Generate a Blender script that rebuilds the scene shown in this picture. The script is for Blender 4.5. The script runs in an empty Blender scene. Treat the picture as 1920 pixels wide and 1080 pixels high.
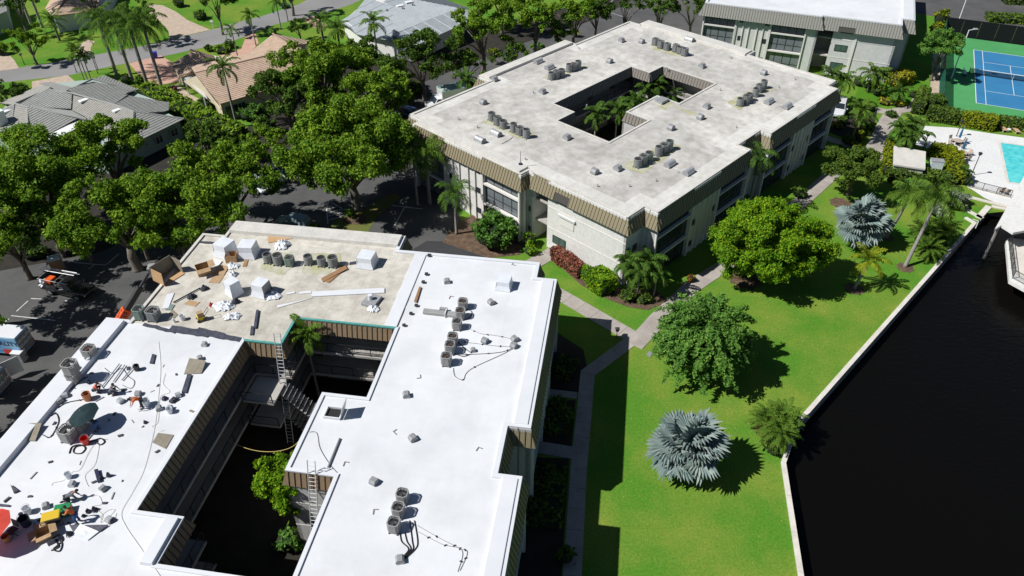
import bpy, bmesh, math, random
import numpy as np
from mathutils import Vector, Matrix, geometry, noise

S = bpy.context.scene
COL = S.collection
rnd = random.Random(7)
rng = np.random.default_rng(7)
R = math.radians

# ---------------------------------------------------------------- camera
CAM_H = 50.9
FPX = 1429.24            # focal length in pixels of the 1920 wide photograph
PITCH, ROLL = R(38.4862), R(-0.2644)
_f = Vector((0, math.cos(PITCH), -math.sin(PITCH)))
_r0 = Vector((1, 0, 0)); _u0 = Vector((0, math.sin(PITCH), math.cos(PITCH)))
_r = _r0 * math.cos(ROLL) + _u0 * math.sin(ROLL)
_u = _u0 * math.cos(ROLL) - _r0 * math.sin(ROLL)
cam_d = bpy.data.cameras.new('camera'); cam = bpy.data.objects.new('camera', cam_d); COL.objects.link(cam)
cam_d.sensor_width = 36; cam_d.lens = 36 * FPX / 1920; cam_d.clip_start = 1; cam_d.clip_end = 1500
cam.matrix_world = Matrix(((_r.x, _u.x, -_f.x, 0), (_r.y, _u.y, -_f.y, 0), (_r.z, _u.z, -_f.z, CAM_H), (0, 0, 0, 1)))
S.camera = cam

# ---------------------------------------------------------------- light
SUN_EL, SUN_DIR = R(48.3), R(14.2)          # shadows run along SUN_DIR
w = bpy.data.worlds.new('World'); S.world = w; w.use_nodes = True
nt = w.node_tree; nt.nodes.clear()
sky = nt.nodes.new('ShaderNodeTexSky'); sky.sky_type = 'NISHITA'; sky.sun_disc = False
sky.sun_elevation = SUN_EL
sky.sun_rotation = math.atan2(-math.cos(SUN_DIR), -math.sin(SUN_DIR))
sky.air_density = 0.7; sky.dust_density = 0.3; sky.ozone_density = 3.0
bg = nt.nodes.new('ShaderNodeBackground'); bg.inputs['Strength'].default_value = 0.05
out = nt.nodes.new('ShaderNodeOutputWorld')
nt.links.new(sky.outputs[0], bg.inputs[0]); nt.links.new(bg.outputs[0], out.inputs[0])
sd = bpy.data.lights.new('sun', 'SUN'); sd.energy = 5.0; sd.angle = R(0.5); sd.color = (1.0, 0.985, 0.955)
so = bpy.data.objects.new('sun', sd); COL.objects.link(so)
sv = Vector((math.cos(SUN_DIR) * math.cos(SUN_EL), math.sin(SUN_DIR) * math.cos(SUN_EL), -math.sin(SUN_EL)))
so.rotation_euler = sv.to_track_quat('-Z', 'Y').to_euler(); so.location = (-40, 40, 90)
S.view_settings.view_transform = 'Standard'; S.view_settings.look = 'None'
S.view_settings.exposure = 0.16; S.view_settings.gamma = 1.0; S.view_settings.use_curve_mapping = False

def gp(px, py, z=0.0):
    """the place on the level z seen at a pixel of the photograph"""
    d = _f + _r * ((px - 960) / FPX) - _u * ((py - 540) / FPX)
    t = (z - CAM_H) / d.z
    return Vector((d.x * t, d.y * t, z))
def mpp(px, py, z=0.0):
    """metres per photograph pixel at that place"""
    p = gp(px, py, z) - Vector((0, 0, CAM_H))
    return p.dot(_f) / FPX

# ---------------------------------------------------------------- materials
MATS = {}
def _new(name):
    m = bpy.data.materials.new(name); m.use_nodes = True
    n = m.node_tree; n.nodes.clear()
    o = n.nodes.new('ShaderNodeOutputMaterial')
    MATS[name] = m
    return m, n, o
def _noise(n, scale, detail=4, rough=0.55, coord='Object', stretch=None):
    tc = n.nodes.new('ShaderNodeTexCoord'); t = n.nodes.new('ShaderNodeTexNoise')
    t.inputs['Scale'].default_value = scale; t.inputs['Detail'].default_value = detail; t.inputs['Roughness'].default_value = rough
    if stretch:
        mp = n.nodes.new('ShaderNodeMapping'); mp.inputs['Scale'].default_value = stretch
        n.links.new(tc.outputs[coord], mp.inputs[0]); n.links.new(mp.outputs[0], t.inputs['Vector'])
    else:
        n.links.new(tc.outputs[coord], t.inputs['Vector'])
    return t
def _ramp(n, fac, stops):
    r = n.nodes.new('ShaderNodeValToRGB'); e = r.color_ramp.elements
    while len(e) > len(stops): e.remove(e[-1])
    while len(e) < len(stops): e.new(1)
    for i, (p, c) in enumerate(stops):
        e[i].position = p; e[i].color = (*c, 1)
    n.links.new(fac, r.inputs[0]); return r
def _mixc(n, fac, a, b, mode='MIX'):
    m = n.nodes.new('ShaderNodeMix'); m.data_type = 'RGBA'; m.blend_type = mode
    if hasattr(fac, 'links'): n.links.new(fac, m.inputs[0])
    else: m.inputs[0].default_value = fac
    for v, i in ((a, 6), (b, 7)):
        if hasattr(v, 'links'): n.links.new(v, m.inputs[i])
        else: m.inputs[i].default_value = (*v, 1)
    return m.outputs[2]
def mat(name, col, rough=0.7, col2=None, scale=2.0, metal=0.0, bump=0.0, bscale=None, fine=None, stretch=None, lo=0.35, hi=0.65, spec=0.5, clear=0.0, fk=0.4):
    m, n, o = _new(name)
    p = n.nodes.new('ShaderNodeBsdfPrincipled'); n.links.new(p.outputs[0], o.inputs[0])
    p.inputs['Roughness'].default_value = rough; p.inputs['Metallic'].default_value = metal
    p.inputs['Specular IOR Level'].default_value = spec
    if clear: p.inputs['Coat Weight'].default_value = clear
    if col2 is None:
        p.inputs['Base Color'].default_value = (*col, 1)
    else:
        t = _noise(n, scale, 6, 0.6, stretch=stretch)
        c = _ramp(n, t.outputs[0], [(lo, col), (hi, col2)]).outputs[0]
        if fine:
            t2 = _noise(n, fine, 3, 0.7)
            g = _ramp(n, t2.outputs[0], [(0.3, (1 - .28 * fk, 1 - .28 * fk, 1 - .28 * fk)), (0.7, (1 + .2 * fk, 1 + .2 * fk, 1 + .2 * fk))]).outputs[0]
            c = _mixc(n, 1.0, c, g, 'MULTIPLY')
        n.links.new(c, p.inputs['Base Color'])
    if bump:
        t3 = _noise(n, bscale or scale * 4, 4, 0.6)
        b = n.nodes.new('ShaderNodeBump'); b.inputs['Strength'].default_value = bump; b.inputs['Distance'].default_value = 0.05
        n.links.new(t3.outputs[0], b.inputs['Height']); n.links.new(b.outputs[0], p.inputs['Normal'])
    return m
def leafmat(name, dark, light, trans=0.25, third=None, gloss=0.0):
    m, n, o = _new(name)
    g = n.nodes.new('ShaderNodeNewGeometry')
    st = [(0.0, dark), (0.55, light)] + ([(0.97, third)] if third else [(1.0, tuple(x * 1.25 for x in light))])
    c = _ramp(n, g.outputs['Random Per Island'], st).outputs[0]
    t = _noise(n, 0.35, 2, 0.5)
    gg = _ramp(n, t.outputs[0], [(0.3, (0.75, 0.8, 0.8)), (0.7, (1.2, 1.12, 1.0))]).outputs[0]
    c = _mixc(n, 1.0, c, gg, 'MULTIPLY')
    d = n.nodes.new('ShaderNodeBsdfPrincipled'); d.inputs['Roughness'].default_value = 0.55 if gloss else 0.8
    d.inputs['Specular IOR Level'].default_value = 0.15 + gloss
    n.links.new(c, d.inputs['Base Color'])
    tr = n.nodes.new('ShaderNodeBsdfTranslucent'); n.links.new(_mixc(n, 1.0, c, (1.25, 1.25, 0.55), 'MULTIPLY'), tr.inputs[0])
    mx = n.nodes.new('ShaderNodeMixShader'); mx.inputs[0].default_value = trans
    n.links.new(d.outputs[0], mx.inputs[1]); n.links.new(tr.outputs[0], mx.inputs[2]); n.links.new(mx.outputs[0], o.inputs[0])
    return m

# ---------------------------------------------------------------- mesh building
class MB:
    """collects shapes and links them as one mesh object"""
    def __init__(s): s.v = []; s.f = []; s.mi = []; s.cur = 0
    def add(s, vs, fs):
        b = len(s.v); s.v.extend([tuple(x) for x in vs])
        for q in fs: s.f.append(tuple(b + i for i in q)); s.mi.append(s.cur)
        return s
    def box(s, x0, x1, y0, y1, z0, z1, M=None):
        vs = [Vector((x, y, z)) for z in (z0, z1) for x, y in ((x0, y0), (x1, y0), (x1, y1), (x0, y1))]
        if M is not None: vs = [M @ v for v in vs]
        return s.add(vs, [(0, 3, 2, 1), (4, 5, 6, 7), (0, 1, 5, 4), (1, 2, 6, 5), (2, 3, 7, 6), (3, 0, 4, 7)])
    def cbox(s, c, sx, sy, sz, rz=0, M=None):
        T = Matrix.Translation(Vector(c)) @ Matrix.Rotation(rz, 4, 'Z')
        if M is not None: T = M @ T
        return s.box(-sx / 2, sx / 2, -sy / 2, sy / 2, -sz / 2, sz / 2, T)
    def frustum(s, x0, x1, y0, y1, z0, X0, X1, Y0, Y1, z1):
        vs = [(x0, y0, z0), (x1, y0, z0), (x1, y1, z0), (x0, y1, z0), (X0, Y0, z1), (X1, Y0, z1), (X1, Y1, z1), (X0, Y1, z1)]
        return s.add(vs, [(0, 3, 2, 1), (4, 5, 6, 7), (0, 1, 5, 4), (1, 2, 6, 5), (2, 3, 7, 6), (3, 0, 4, 7)])
    def prism(s, poly, z0, z1):
        n = len(poly)
        vs = [(p[0], p[1], z0) for p in poly] + [(p[0], p[1], z1) for p in poly]
        fs = [(i, (i + 1) % n, n + (i + 1) % n, n + i) for i in range(n)]
        tri = geometry.tessellate_polygon([[Vector((p[0], p[1], 0)) for p in poly]])
        for t in tri:
            a, b, c = [Vector((poly[i][0], poly[i][1], 0)) for i in t]
            if (b - a).cross(c - a).z < 0: t = (t[0], t[2], t[1])
            fs.append(tuple(n + i for i in t)); fs.append(tuple(reversed(t)))
        return s.add(vs, fs)
    def sheet(s, polys, z):
        flat = [Vector((p[0], p[1], 0)) for pl in polys for p in pl]
        tri = geometry.tessellate_polygon([[Vector((p[0], p[1], 0)) for p in pl] for pl in polys])
        fs = []
        for t in tri:
            a, b, c = [flat[i] for i in t]
            if (b - a).cross(c - a).z < 0: t = (t[0], t[2], t[1])
            fs.append(tuple(t))
        return s.add([(p.x, p.y, z) for p in flat], fs)
    def cyl(s, p0, p1, r0, r1=None, n=10, cap=True):
        r1 = r0 if r1 is None else r1
        p0 = Vector(p0); p1 = Vector(p1); d = (p1 - p0).normalized()
        a = d.orthogonal().normalized(); b = d.cross(a)
        ring = [a * math.cos(2 * math.pi * i / n) + b * math.sin(2 * math.pi * i / n) for i in range(n)]
        vs = [p0 + q * r0 for q in ring] + [p1 + q * r1 for q in ring]
        fs = [(i, (i + 1) % n, n + (i + 1) % n, n + i) for i in range(n)]
        if cap: fs += [tuple(range(n - 1, -1, -1)), tuple(range(n, 2 * n))]
        return s.add(vs, fs)
    def tube(s, pts, r, n=5):
        pts = [Vector(p) for p in pts]; vs = []; m = len(pts)
        rr = r if isinstance(r, (list, tuple)) else [r] * m
        for i, p in enumerate(pts):
            d = (pts[min(i + 1, m - 1)] - pts[max(i - 1, 0)]).normalized()
            ref = Vector((0, 0, 1)) if abs(d.z) < 0.9 else Vector((1, 0, 0))
            a = d.cross(ref).normalized(); b = d.cross(a)
            vs += [p + (a * math.cos(2 * math.pi * k / n) + b * math.sin(2 * math.pi * k / n)) * rr[i] for k in range(n)]
        fs = [(i * n + k, i * n + (k + 1) % n, (i + 1) * n + (k + 1) % n, (i + 1) * n + k) for i in range(m - 1) for k in range(n)]
        fs += [tuple(range(n - 1, -1, -1)), tuple((m - 1) * n + k for k in range(n))]
        return s.add(vs, fs)
    def ball(s, c, r, nu=10, nv=6, sx=1, sy=1, sz=1):
        c = Vector(c); vs = [c + Vector((0, 0, r * sz))]
        for j in range(1, nv):
            t = math.pi * j / nv
            vs += [c + Vector((sx * r * math.sin(t) * math.cos(2 * math.pi * i / nu), sy * r * math.sin(t) * math.sin(2 * math.pi * i / nu), sz * r * math.cos(t))) for i in range(nu)]
        vs.append(c - Vector((0, 0, r * sz))); L = len(vs) - 1; fs = []
        for i in range(nu):
            k = (i + 1) % nu
            fs.append((0, 1 + i, 1 + k))
            for j in range(nv - 2): fs.append((1 + j * nu + i, 1 + (j + 1) * nu + i, 1 + (j + 1) * nu + k, 1 + j * nu + k))
            fs.append((L, 1 + (nv - 2) * nu + k, 1 + (nv - 2) * nu + i))
        return s.add(vs, fs)
    def mesh(s, name, m, smooth=False):
        me = bpy.data.meshes.new(name); me.from_pydata(s.v, [], s.f)
        for q in (m if isinstance(m, (list, tuple)) else [m]): me.materials.append(MATS[q] if isinstance(q, str) else q)
        if any(s.mi): me.polygons.foreach_set('material_index', s.mi)
        if smooth: me.polygons.foreach_set('use_smooth', [True] * len(me.polygons))
        me.update(); return me
    def build(s, name, m, parent=None, smooth=False, bevel=0.0, loc=None, rz=0):
        o = bpy.data.objects.new(name, s.mesh(name, m, smooth)); COL.objects.link(o)
        if parent: o.parent = parent
        if loc is not None: o.location = loc
        if rz: o.rotation_euler.z = rz
        if bevel:
            b = o.modifiers.new('bevel', 'BEVEL'); b.width = bevel; b.segments = 2; b.limit_method = 'ANGLE'; b.angle_limit = R(35)
        return o
def tag(o, label=None, cat=None, group=None, kind=None):
    if label: o['label'] = label
    if cat: o['category'] = cat
    if group: o['group'] = group
    if kind: o['kind'] = kind
    return o
def empty(name, loc, rz=0, label=None, cat=None, group=None):
    o = bpy.data.objects.new(name, None); COL.objects.link(o); o.location = loc; o.rotation_euler.z = rz
    o.empty_display_size = 0.2
    return tag(o, label, cat, group)
def inst(name, me, parent=None, loc=(0, 0, 0), rot=(0, 0, 0), sc=1):
    o = bpy.data.objects.new(name, me); COL.objects.link(o); o.location = loc; o.rotation_euler = rot
    o.scale = (sc, sc, sc) if not isinstance(sc, (tuple, list)) else sc
    if parent: o.parent = parent
    return o
def copy_tree(o, parent=None, loc=None, rz=None):
    c = o.copy(); COL.objects.link(c)
    if parent: c.parent = parent
    if loc is not None: c.location = loc
    if rz is not None: c.rotation_euler.z = rz
    for ch in list(o.children): copy_tree(ch, c)
    return c
def structure(name, polys, z, m):
    o = MB().sheet(polys, z).build(name, m); o['kind'] = 'structure'; return o
def poly_px(pts, z=0.0): return [gp(x, y, z).xy for x, y in pts]
ORD = ['first', 'second', 'third', 'fourth', 'fifth', 'sixth', 'seventh', 'eighth', 'ninth', 'tenth', 'eleventh', 'twelfth']
# ================================================================ SETTING
mat('lawn_grass', (0.082, 0.215, 0.020), 0.9, (0.185, 0.25, 0.036), 0.16, bump=0.6, bscale=9, fine=5.0, spec=0.1, lo=0.40, hi=0.66, fk=.9)
mat('yard_grass', (0.05, 0.16, 0.012), 0.9, (0.085, 0.2, 0.015), 0.12, bump=0.5, bscale=8, fine=4.0, spec=0.1)
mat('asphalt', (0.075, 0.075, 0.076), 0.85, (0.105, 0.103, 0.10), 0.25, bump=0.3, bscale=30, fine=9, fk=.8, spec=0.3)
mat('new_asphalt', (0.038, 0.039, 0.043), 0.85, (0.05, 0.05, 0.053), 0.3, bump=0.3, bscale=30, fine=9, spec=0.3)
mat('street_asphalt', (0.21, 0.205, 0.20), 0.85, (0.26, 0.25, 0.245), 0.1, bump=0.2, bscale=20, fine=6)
mat('concrete_path', (0.30, 0.265, 0.235), 0.85, (0.40, 0.36, 0.325), 0.5, fine=6, bump=0.2, bscale=20)
mat('path_joint', (0.09, 0.085, 0.075), 0.9)
mat('paver_beige', (0.40, 0.31, 0.23), 0.85, (0.50, 0.40, 0.31), 1.2, fine=5, bump=0.2)
mat('paver_pink', (0.46, 0.27, 0.20), 0.85, (0.54, 0.34, 0.26), 0.9, fine=4, bump=0.2)
mat('mulch', (0.07, 0.045, 0.03), 0.95, (0.16, 0.10, 0.06), 1.5, bump=0.8, bscale=14, fine=7)
mat('dry_grass', (0.14, 0.11, 0.03), 0.95, (0.10, 0.14, 0.02), 0.6, bump=0.6, bscale=10, fine=6)
mat('paint_line', (0.62, 0.62, 0.6), 0.7, (0.45, 0.45, 0.44), 2.0)
mat('court_green', (0.055, 0.27, 0.085), 0.8, (0.07, 0.31, 0.10), 0.3)
mat('court_blue', (0.025, 0.165, 0.34), 0.75, (0.03, 0.19, 0.38), 0.25)
mat('court_white', (0.72, 0.75, 0.76), 0.7)
mat('pool_deck_white', (0.63, 0.63, 0.62), 0.8, (0.68, 0.68, 0.67), 0.3, fine=4)
mat('cap_concrete', (0.55, 0.51, 0.45), 0.85, (0.66, 0.62, 0.56), 0.7, fine=5)
mat('wall_concrete', (0.18, 0.17, 0.155), 0.9, (0.26, 0.25, 0.23), 1.0)
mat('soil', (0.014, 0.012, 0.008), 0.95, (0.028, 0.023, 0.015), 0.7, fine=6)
def watermat():
    m, n, o = _new('canal_water')
    p = n.nodes.new('ShaderNodeBsdfPrincipled'); n.links.new(p.outputs[0], o.inputs[0])
    p.inputs['Base Color'].default_value = (0.0035, 0.0032, 0.0026, 1); p.inputs['Roughness'].default_value = 0.08
    p.inputs['IOR'].default_value = 1.33; p.inputs['Specular IOR Level'].default_value = 0.3
    t = _noise(n, 1.1, 5, 0.6, stretch=(1.0, 2.4, 1)); b = n.nodes.new('ShaderNodeBump'); b.inputs['Strength'].default_value = 0.5; b.inputs['Distance'].default_value = 0.15
    n.links.new(t.outputs[0], b.inputs['Height']); n.links.new(b.outputs[0], p.inputs['Normal'])
watermat()
def poolmat():
    m, n, o = _new('pool_water')
    p = n.nodes.new('ShaderNodeBsdfPrincipled'); n.links.new(p.outputs[0], o.inputs[0])
    v = n.nodes.new('ShaderNodeTexVoronoi'); v.inputs['Scale'].default_value = 1.6; v.feature = 'SMOOTH_F1'
    tc = n.nodes.new('ShaderNodeTexCoord'); n.links.new(tc.outputs['Object'], v.inputs['Vector'])
    c = _ramp(n, v.outputs['Distance'], [(0.1, (0.04, 0.46, 0.49)), (0.7, (0.14, 0.62, 0.62))]).outputs[0]
    n.links.new(c, p.inputs['Base Color']); p.inputs['Roughness'].default_value = 0.05; p.inputs['IOR'].default_value = 1.33
    t = _noise(n, 2.5, 4); b = n.nodes.new('ShaderNodeBump'); b.inputs['Strength'].default_value = 0.25
    n.links.new(t.outputs[0], b.inputs['Height']); n.links.new(b.outputs[0], p.inputs['Normal'])
poolmat()

SW = [gp(1505, 1080).xy, gp(1472, 870).xy, gp(1498, 797).xy, gp(1830, 420).xy]
SW[0] = SW[0] + (SW[0] - SW[1]) * 2.6
E1, E2 = gp(1846, 400).xy, gp(1892, 396).xy
ground_poly = [Vector((-600, -120)), Vector((SW[0].x, -120))] + SW + [E1, E2, Vector((110, E2.y - 3)), Vector((700, E2.y - 3)), Vector((700, 700)), Vector((-600, 700))]
structure('ground', [ground_poly], 0.0, 'lawn_grass')
structure('water', [[Vector((-20, -160)), Vector((700, -160)), Vector((700, 130)), Vector((-20, 130))]], -1.1, 'canal_water')
structure('canal_bed', [[Vector((-40, -180)), Vector((720, -180)), Vector((720, 150)), Vector((-40, 150))]], -2.4, 'soil')

# seawall: a wall face and separate cap lengths
def seawall():
    m = MB()
    pts = SW + [gp(1811, 409).xy]
    for a, b in zip(pts[:-1], pts[1:]):
        d = (b - a).normalized(); n = Vector((d.y, -d.x))
        m.add([(*(a + n * .02), -2.3), (*(b + n * .02), -2.3), (*(b + n * .02), .02), (*(a + n * .02), .02),
               (*(a - n * .3), -2.3), (*(b - n * .3), -2.3), (*(b - n * .3), .02), (*(a - n * .3), .02)],
              [(0, 1, 2, 3), (7, 6, 5, 4), (3, 2, 6, 7), (0, 3, 7, 4), (1, 5, 6, 2)])
    root = m.build('seawall', 'wall_concrete'); tag(root, 'long concrete seawall with pale cap between lawn and dark canal', 'seawall')
    wdt = 0.36; offs = []
    for i, p in enumerate(pts):
        dirs = []
        if i: dirs.append((p - pts[i - 1]).normalized())
        if i < len(pts) - 1: dirs.append((pts[i + 1] - p).normalized())
        ns = [Vector((-d.y, d.x)) for d in dirs]; nn = sum(ns, Vector((0, 0))).normalized()
        offs.append(nn * wdt / max(0.5, nn.dot(ns[0])))
    for i in range(len(pts) - 1):
        a, b, oa, ob = pts[i], pts[i + 1], offs[i], offs[i + 1]
        n = max(1, int((b - a).length / 3.2))
        for k in range(n):
            t0, t1 = k / n, (k + 1) / n
            g = 0.006 / (b - a).length * 2
            q = [a.lerp(b, t0 + g), a.lerp(b, t1 - g), (a + oa).lerp(b + ob, t1 - g), (a + oa).lerp(b + ob, t0 + g)]
            q[0] = q[0] - oa * .12; q[1] = q[1] - ob * .12
            c = MB().prism(q, 0.03, 0.2).build('cap_block', 'cap_concrete', root)
seawall()

def sheet_px(name, pts, z, m): return structure(name, [poly_px(pts)], z, m)
# parking and drives
lot = [(-900, 760), (-300, 560), (0, 505), (190, 470), (330, 405), (455, 345), (560, 300), (690, 230), (800, 150), (960, 85), (1100, 40), (1180, 0), (1235, -60), (1420, -80),
       (1330, 20), (1330, 60), (1000, 200), (810, 235), (870, 430), (905, 452), (915, 484), (860, 530), (700, 540), (440, 500), (205, 700), (-150, 1150), (-900, 1500)]
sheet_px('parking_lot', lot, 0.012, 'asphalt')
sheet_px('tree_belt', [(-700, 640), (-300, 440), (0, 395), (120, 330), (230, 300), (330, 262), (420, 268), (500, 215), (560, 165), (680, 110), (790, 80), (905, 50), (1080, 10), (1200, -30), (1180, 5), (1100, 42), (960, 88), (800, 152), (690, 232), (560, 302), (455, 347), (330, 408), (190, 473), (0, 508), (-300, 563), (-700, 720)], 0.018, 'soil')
sheet_px('driveway', [(770, 470), (800, 452), (905, 455), (918, 486), (880, 520), (760, 510)], 0.024, 'new_asphalt')
sheet_px('far_road', [(1690, -70), (2100, -60), (2100, 60), (1920, 52), (1800, 40), (1690, 20)], 0.012, 'asphalt')
street = [(-300, 200), (0, 155), (127, 142), (215, 123), (305, 106), (437, 77), (515, 46), (593, 29), (660, 8), (760, -40), (690, -60), (560, 8), (489, 31), (433, 45), (393, 57), (260, 88), (178, 103), (70, 122), (0, 132), (-300, 172)]
sheet_px('street', street, 0.012, 'street_asphalt')
for nm, pts, m in (('driveway', [(-60, 85), (-5, 93), (14, 100), (27, 113), (36, 128), (-60, 142)], 'paver_beige'),
                   ('driveway', [(276, 8), (305, 10), (330, 22), (352, 38), (394, 56), (318, 74), (316, 58), (300, 40), (280, 24)], 'paver_beige'),
                   ('driveway', [(60, 153), (127, 141), (140, 152), (152, 165), (100, 175), (60, 168)], 'paver_beige'),
                   ('driveway', [(135, 92), (165, 74), (178, 78), (170, 90), (171, 104), (146, 108)], 'paver_beige'),
                   ('driveway', [(242, 119), (302, 104), (322, 117), (345, 128), (352, 150), (280, 163), (268, 150), (258, 138)], 'paver_pink'),
                   ('driveway', [(462, 68), (478, 60), (485, 80), (470, 100), (440, 112), (400, 120), (410, 105), (452, 92)], 'paver_pink'),
                   ('driveway', [(570, 36), (590, 30), (612, 48), (600, 56), (580, 48)], 'paver_pink')):
    sheet_px(nm, pts, 0.024, m)
# parking lot markings
def line_px(a, b, wd=0.12, z=0.02, m='paint_line', name='parking_line'):
    A, B = gp(*a).xy, gp(*b).xy; d = (B - A).normalized(); n = Vector((-d.y, d.x)) * wd / 2
    return structure(name, [[A - n, B - n, B + n, A + n]], z, m)
for a, b in (((31, 584), (53, 564)), ((122, 564), (137, 566)), ((21, 592), (104, 601)), ((9, 604), (17, 598)), ((139, 492), (179, 496)), ((179, 496), (199, 497)), ((200, 496), (223, 476)),
             ((166, 505), (178, 496)), ((612, 390), (615, 420)), ((612, 391), (617, 377)), ((616, 377), (647, 394)), ((613, 392), (632, 388)), ((614, 399), (640, 393)),
             ((614, 406), (641, 398)), ((615, 413), (642, 406)), ((737, 428), (759, 388)), ((722, 384), (792, 392)), ((58, 560), (84, 561)), ((1150, 0), (1120, 22)), ((1128, 18), (1170, 32))):
    line_px(a, b)
sheet_px('planting_island', [(614, 428), (628, 415), (650, 403), (672, 399), (722, 368), (742, 362), (752, 372), (705, 408), (688, 440), (640, 440)], 0.03, 'dry_grass')
sheet_px('tree_bed', [(640, 412), (655, 404), (680, 402), (690, 412), (680, 422), (652, 421)], 0.045, 'mulch')
sheet_px('shrub_bed', [(830, 455), (850, 425), (890, 400), (985, 455), (975, 478), (915, 484)], 0.03, 'mulch')
sheet_px('shrub_bed', [(1028, 478), (1050, 474), (1160, 540), (1230, 545), (1255, 565), (1215, 582), (1175, 575), (1140, 562), (1090, 535), (1050, 500)], 0.03, 'mulch')
sheet_px('shrub_bed', [(1480, 812), (1455, 842), (1440, 835), (1412, 805), (1425, 775), (1490, 772)], 0.03, 'dry_grass')
sheet_px('painted_shade_bed', [(1036, 618), (1094, 656), (1101, 692), (1086, 736), (1010, 729)], 0.03, 'soil')  # dark soil colour paints in the block's near-black shade over the grass
sheet_px('painted_shade_bed', [(1000, 752), (1079, 751), (1071, 842), (985, 829)], 0.03, 'soil')  # soil under the shrubs, its dark tone doubling as painted shade
sheet_px('painted_shade_bed', [(985, 857), (1067, 860), (1052, 1080), (1042, 1200), (900, 1200), (950, 1000)], 0.03, 'soil')
sheet_px('garden_bed', [(1545, 245), (1560, 222), (1600, 205), (1645, 208), (1640, 230), (1612, 270)], 0.03, 'soil')
sheet_px('garden_bed', [(1600, 190), (1615, 150), (1690, 145), (1740, 160), (1720, 190), (1650, 200)], 0.012, 'yard_grass')
# pine-straw rings round the lawn palms
def disc(name, px, py, r, z, m):
    c = gp(px, py).xy
    return structure(name, [[c + Vector((math.cos(2 * math.pi * k / 22), math.sin(2 * math.pi * k / 22))) * r * (1 + .14 * math.sin(k * 2.3)) for k in range(22)]], z, m)
for px, py, r in ((1602, 542, 1.0), (1697, 502, 0.9), (1576, 381, 1.3), (1398, 525, 1.7), (1290, 860, 1.6), (1610, 445, 1.6), (1662, 445, .8)):
    disc('mulch_ring', px, py, r, 0.03, 'mulch')

# ------------------------------------------------- concrete walks made of slabs
def walk(label, pts, wd, slab=1.9, z=0.055, ends=True, m='concrete_path'):
    root = empty('path', (*gp(*pts[0]).xy, 0)); root['kind'] = 'structure'
    o = root.location.copy(); P = [gp(*p).xy - o.xy for p in pts]
    L = [0.0]
    for a, b in zip(P[:-1], P[1:]): L.append(L[-1] + (b - a).length)
    def at(d):
        for i in range(len(P) - 1):
            if d <= L[i + 1] or i == len(P) - 2:
                t = (d - L[i]) / (L[i + 1] - L[i]); return P[i].lerp(P[i + 1], t)
    cut = []
    for i in range(len(P) - 1):
        n = max(1, round((L[i + 1] - L[i]) / slab)); cut += [L[i] + (L[i + 1] - L[i]) * k / n for k in range(n)]
    cut.append(L[-1])
    def nrm(i):
        d = cut[i]; a = at(max(0, d - .05)); b = at(min(L[-1], d + .05)); q = (b - a).normalized(); 
        for k, l in enumerate(L[1:-1], 1):
            if abs(l - d) < 1e-4:
                d0 = (P[k] - P[k - 1]).normalized(); d1 = (P[k + 1] - P[k]).normalized(); h = (d0 + d1).normalized()
                return Vector((-h.y, h.x)) / max(.55, h.dot(d0))
        return Vector((-q.y, q.x))
    for i in range(len(cut) - 1):
        a, b = at(cut[i]), at(cut[i + 1]); na, nb = nrm(i) * wd / 2, nrm(i + 1) * wd / 2
        g = (b - a).normalized() * 0.014
        MB().prism([a - na + g, b - nb - g, b + nb - g, a + na + g], 0.0, z + rnd.uniform(-.004, .004)).build('paving_slab', m, root)
    return root
walk('', [(1040, 547), (1195, 637)], 1.75)
walk('', [(1188, 648), (1213, 622), (1232, 600), (1295, 540), (1323, 521), (1372, 490), (1440, 430), (1510, 372), (1566, 322)], 1.85)
walk('', [(1180, 642), (1102, 700), (1096, 765), (1085, 880), (1073, 1080), (1064, 1200)], 1.35)
walk('', [(1082, 742), (1030, 736)], 0.8, z=0.05)
walk('', [(1078, 850), (1005, 838)], 1.3, z=0.05)
walk('', [(995, 497), (1030, 478), (1048, 466)], 1.9)
walk('', [(1535, 254), (1623, 284)], 1.4)
walk('', [(1632, 295), (1648, 262), (1664, 228), (1676, 210)], 2.3)
walk('', [(1620, 288), (1655, 297)], 1.6, z=.05)
walk('', [(1640, 205), (1665, 211), (1715, 203), (1722, 186)], 1.7, z=.06)
walk('', [(1757, 178), (1760, 125), (1762, 90)], 2.1, m='paver_beige')
walk('', [(325, 160), (345, 178), (372, 192)], 1.5, m='paver_beige', z=.04)

# ------------------------------------------------- tennis court
TC0 = gp(1829.6, 193.5).xy; tc = gp(1825, 93).xy - TC0
TA = math.atan2(tc.y, tc.x) ; tl = Vector((math.cos(TA), math.sin(TA))); tw = Vector((tl.y, -tl.x))
def T(a, b): return TC0 + tl * a + tw * b
def trect(a0, a1, b0, b1): return [T(a0, b0), T(a1, b0), T(a1, b1), T(a0, b1)]
structure('tennis_court', [trect(-5.0, 29.5, -5.2, 20)], 0.03, 'court_green')
structure('court_surface', [trect(0, 23.77, 0, 10.97)], 0.036, 'court_blue')
for q in (trect(0, 23.77, 0, .1), trect(0, 23.77, 10.87, 10.97), trect(0, .1, .1, 10.87), trect(23.67, 23.77, .1, 10.87), trect(.1, 23.67, 1.37, 1.45), trect(.1, 23.67, 9.52, 9.6),
          trect(5.48, 5.56, 1.45, 9.52), trect(18.21, 18.29, 1.45, 9.52), trect(5.56, 18.21, 5.45, 5.53)):
    structure('court_line', [q], 0.042, 'court_white')
for q in (trect(5.6, 18.2, 2.55, 2.6), trect(9.75, 9.8, 2.6, 9.5), trect(13.95, 14.0, 2.6, 9.5)):
    structure('court_line', [q], 0.042, 'court_blue')

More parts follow.
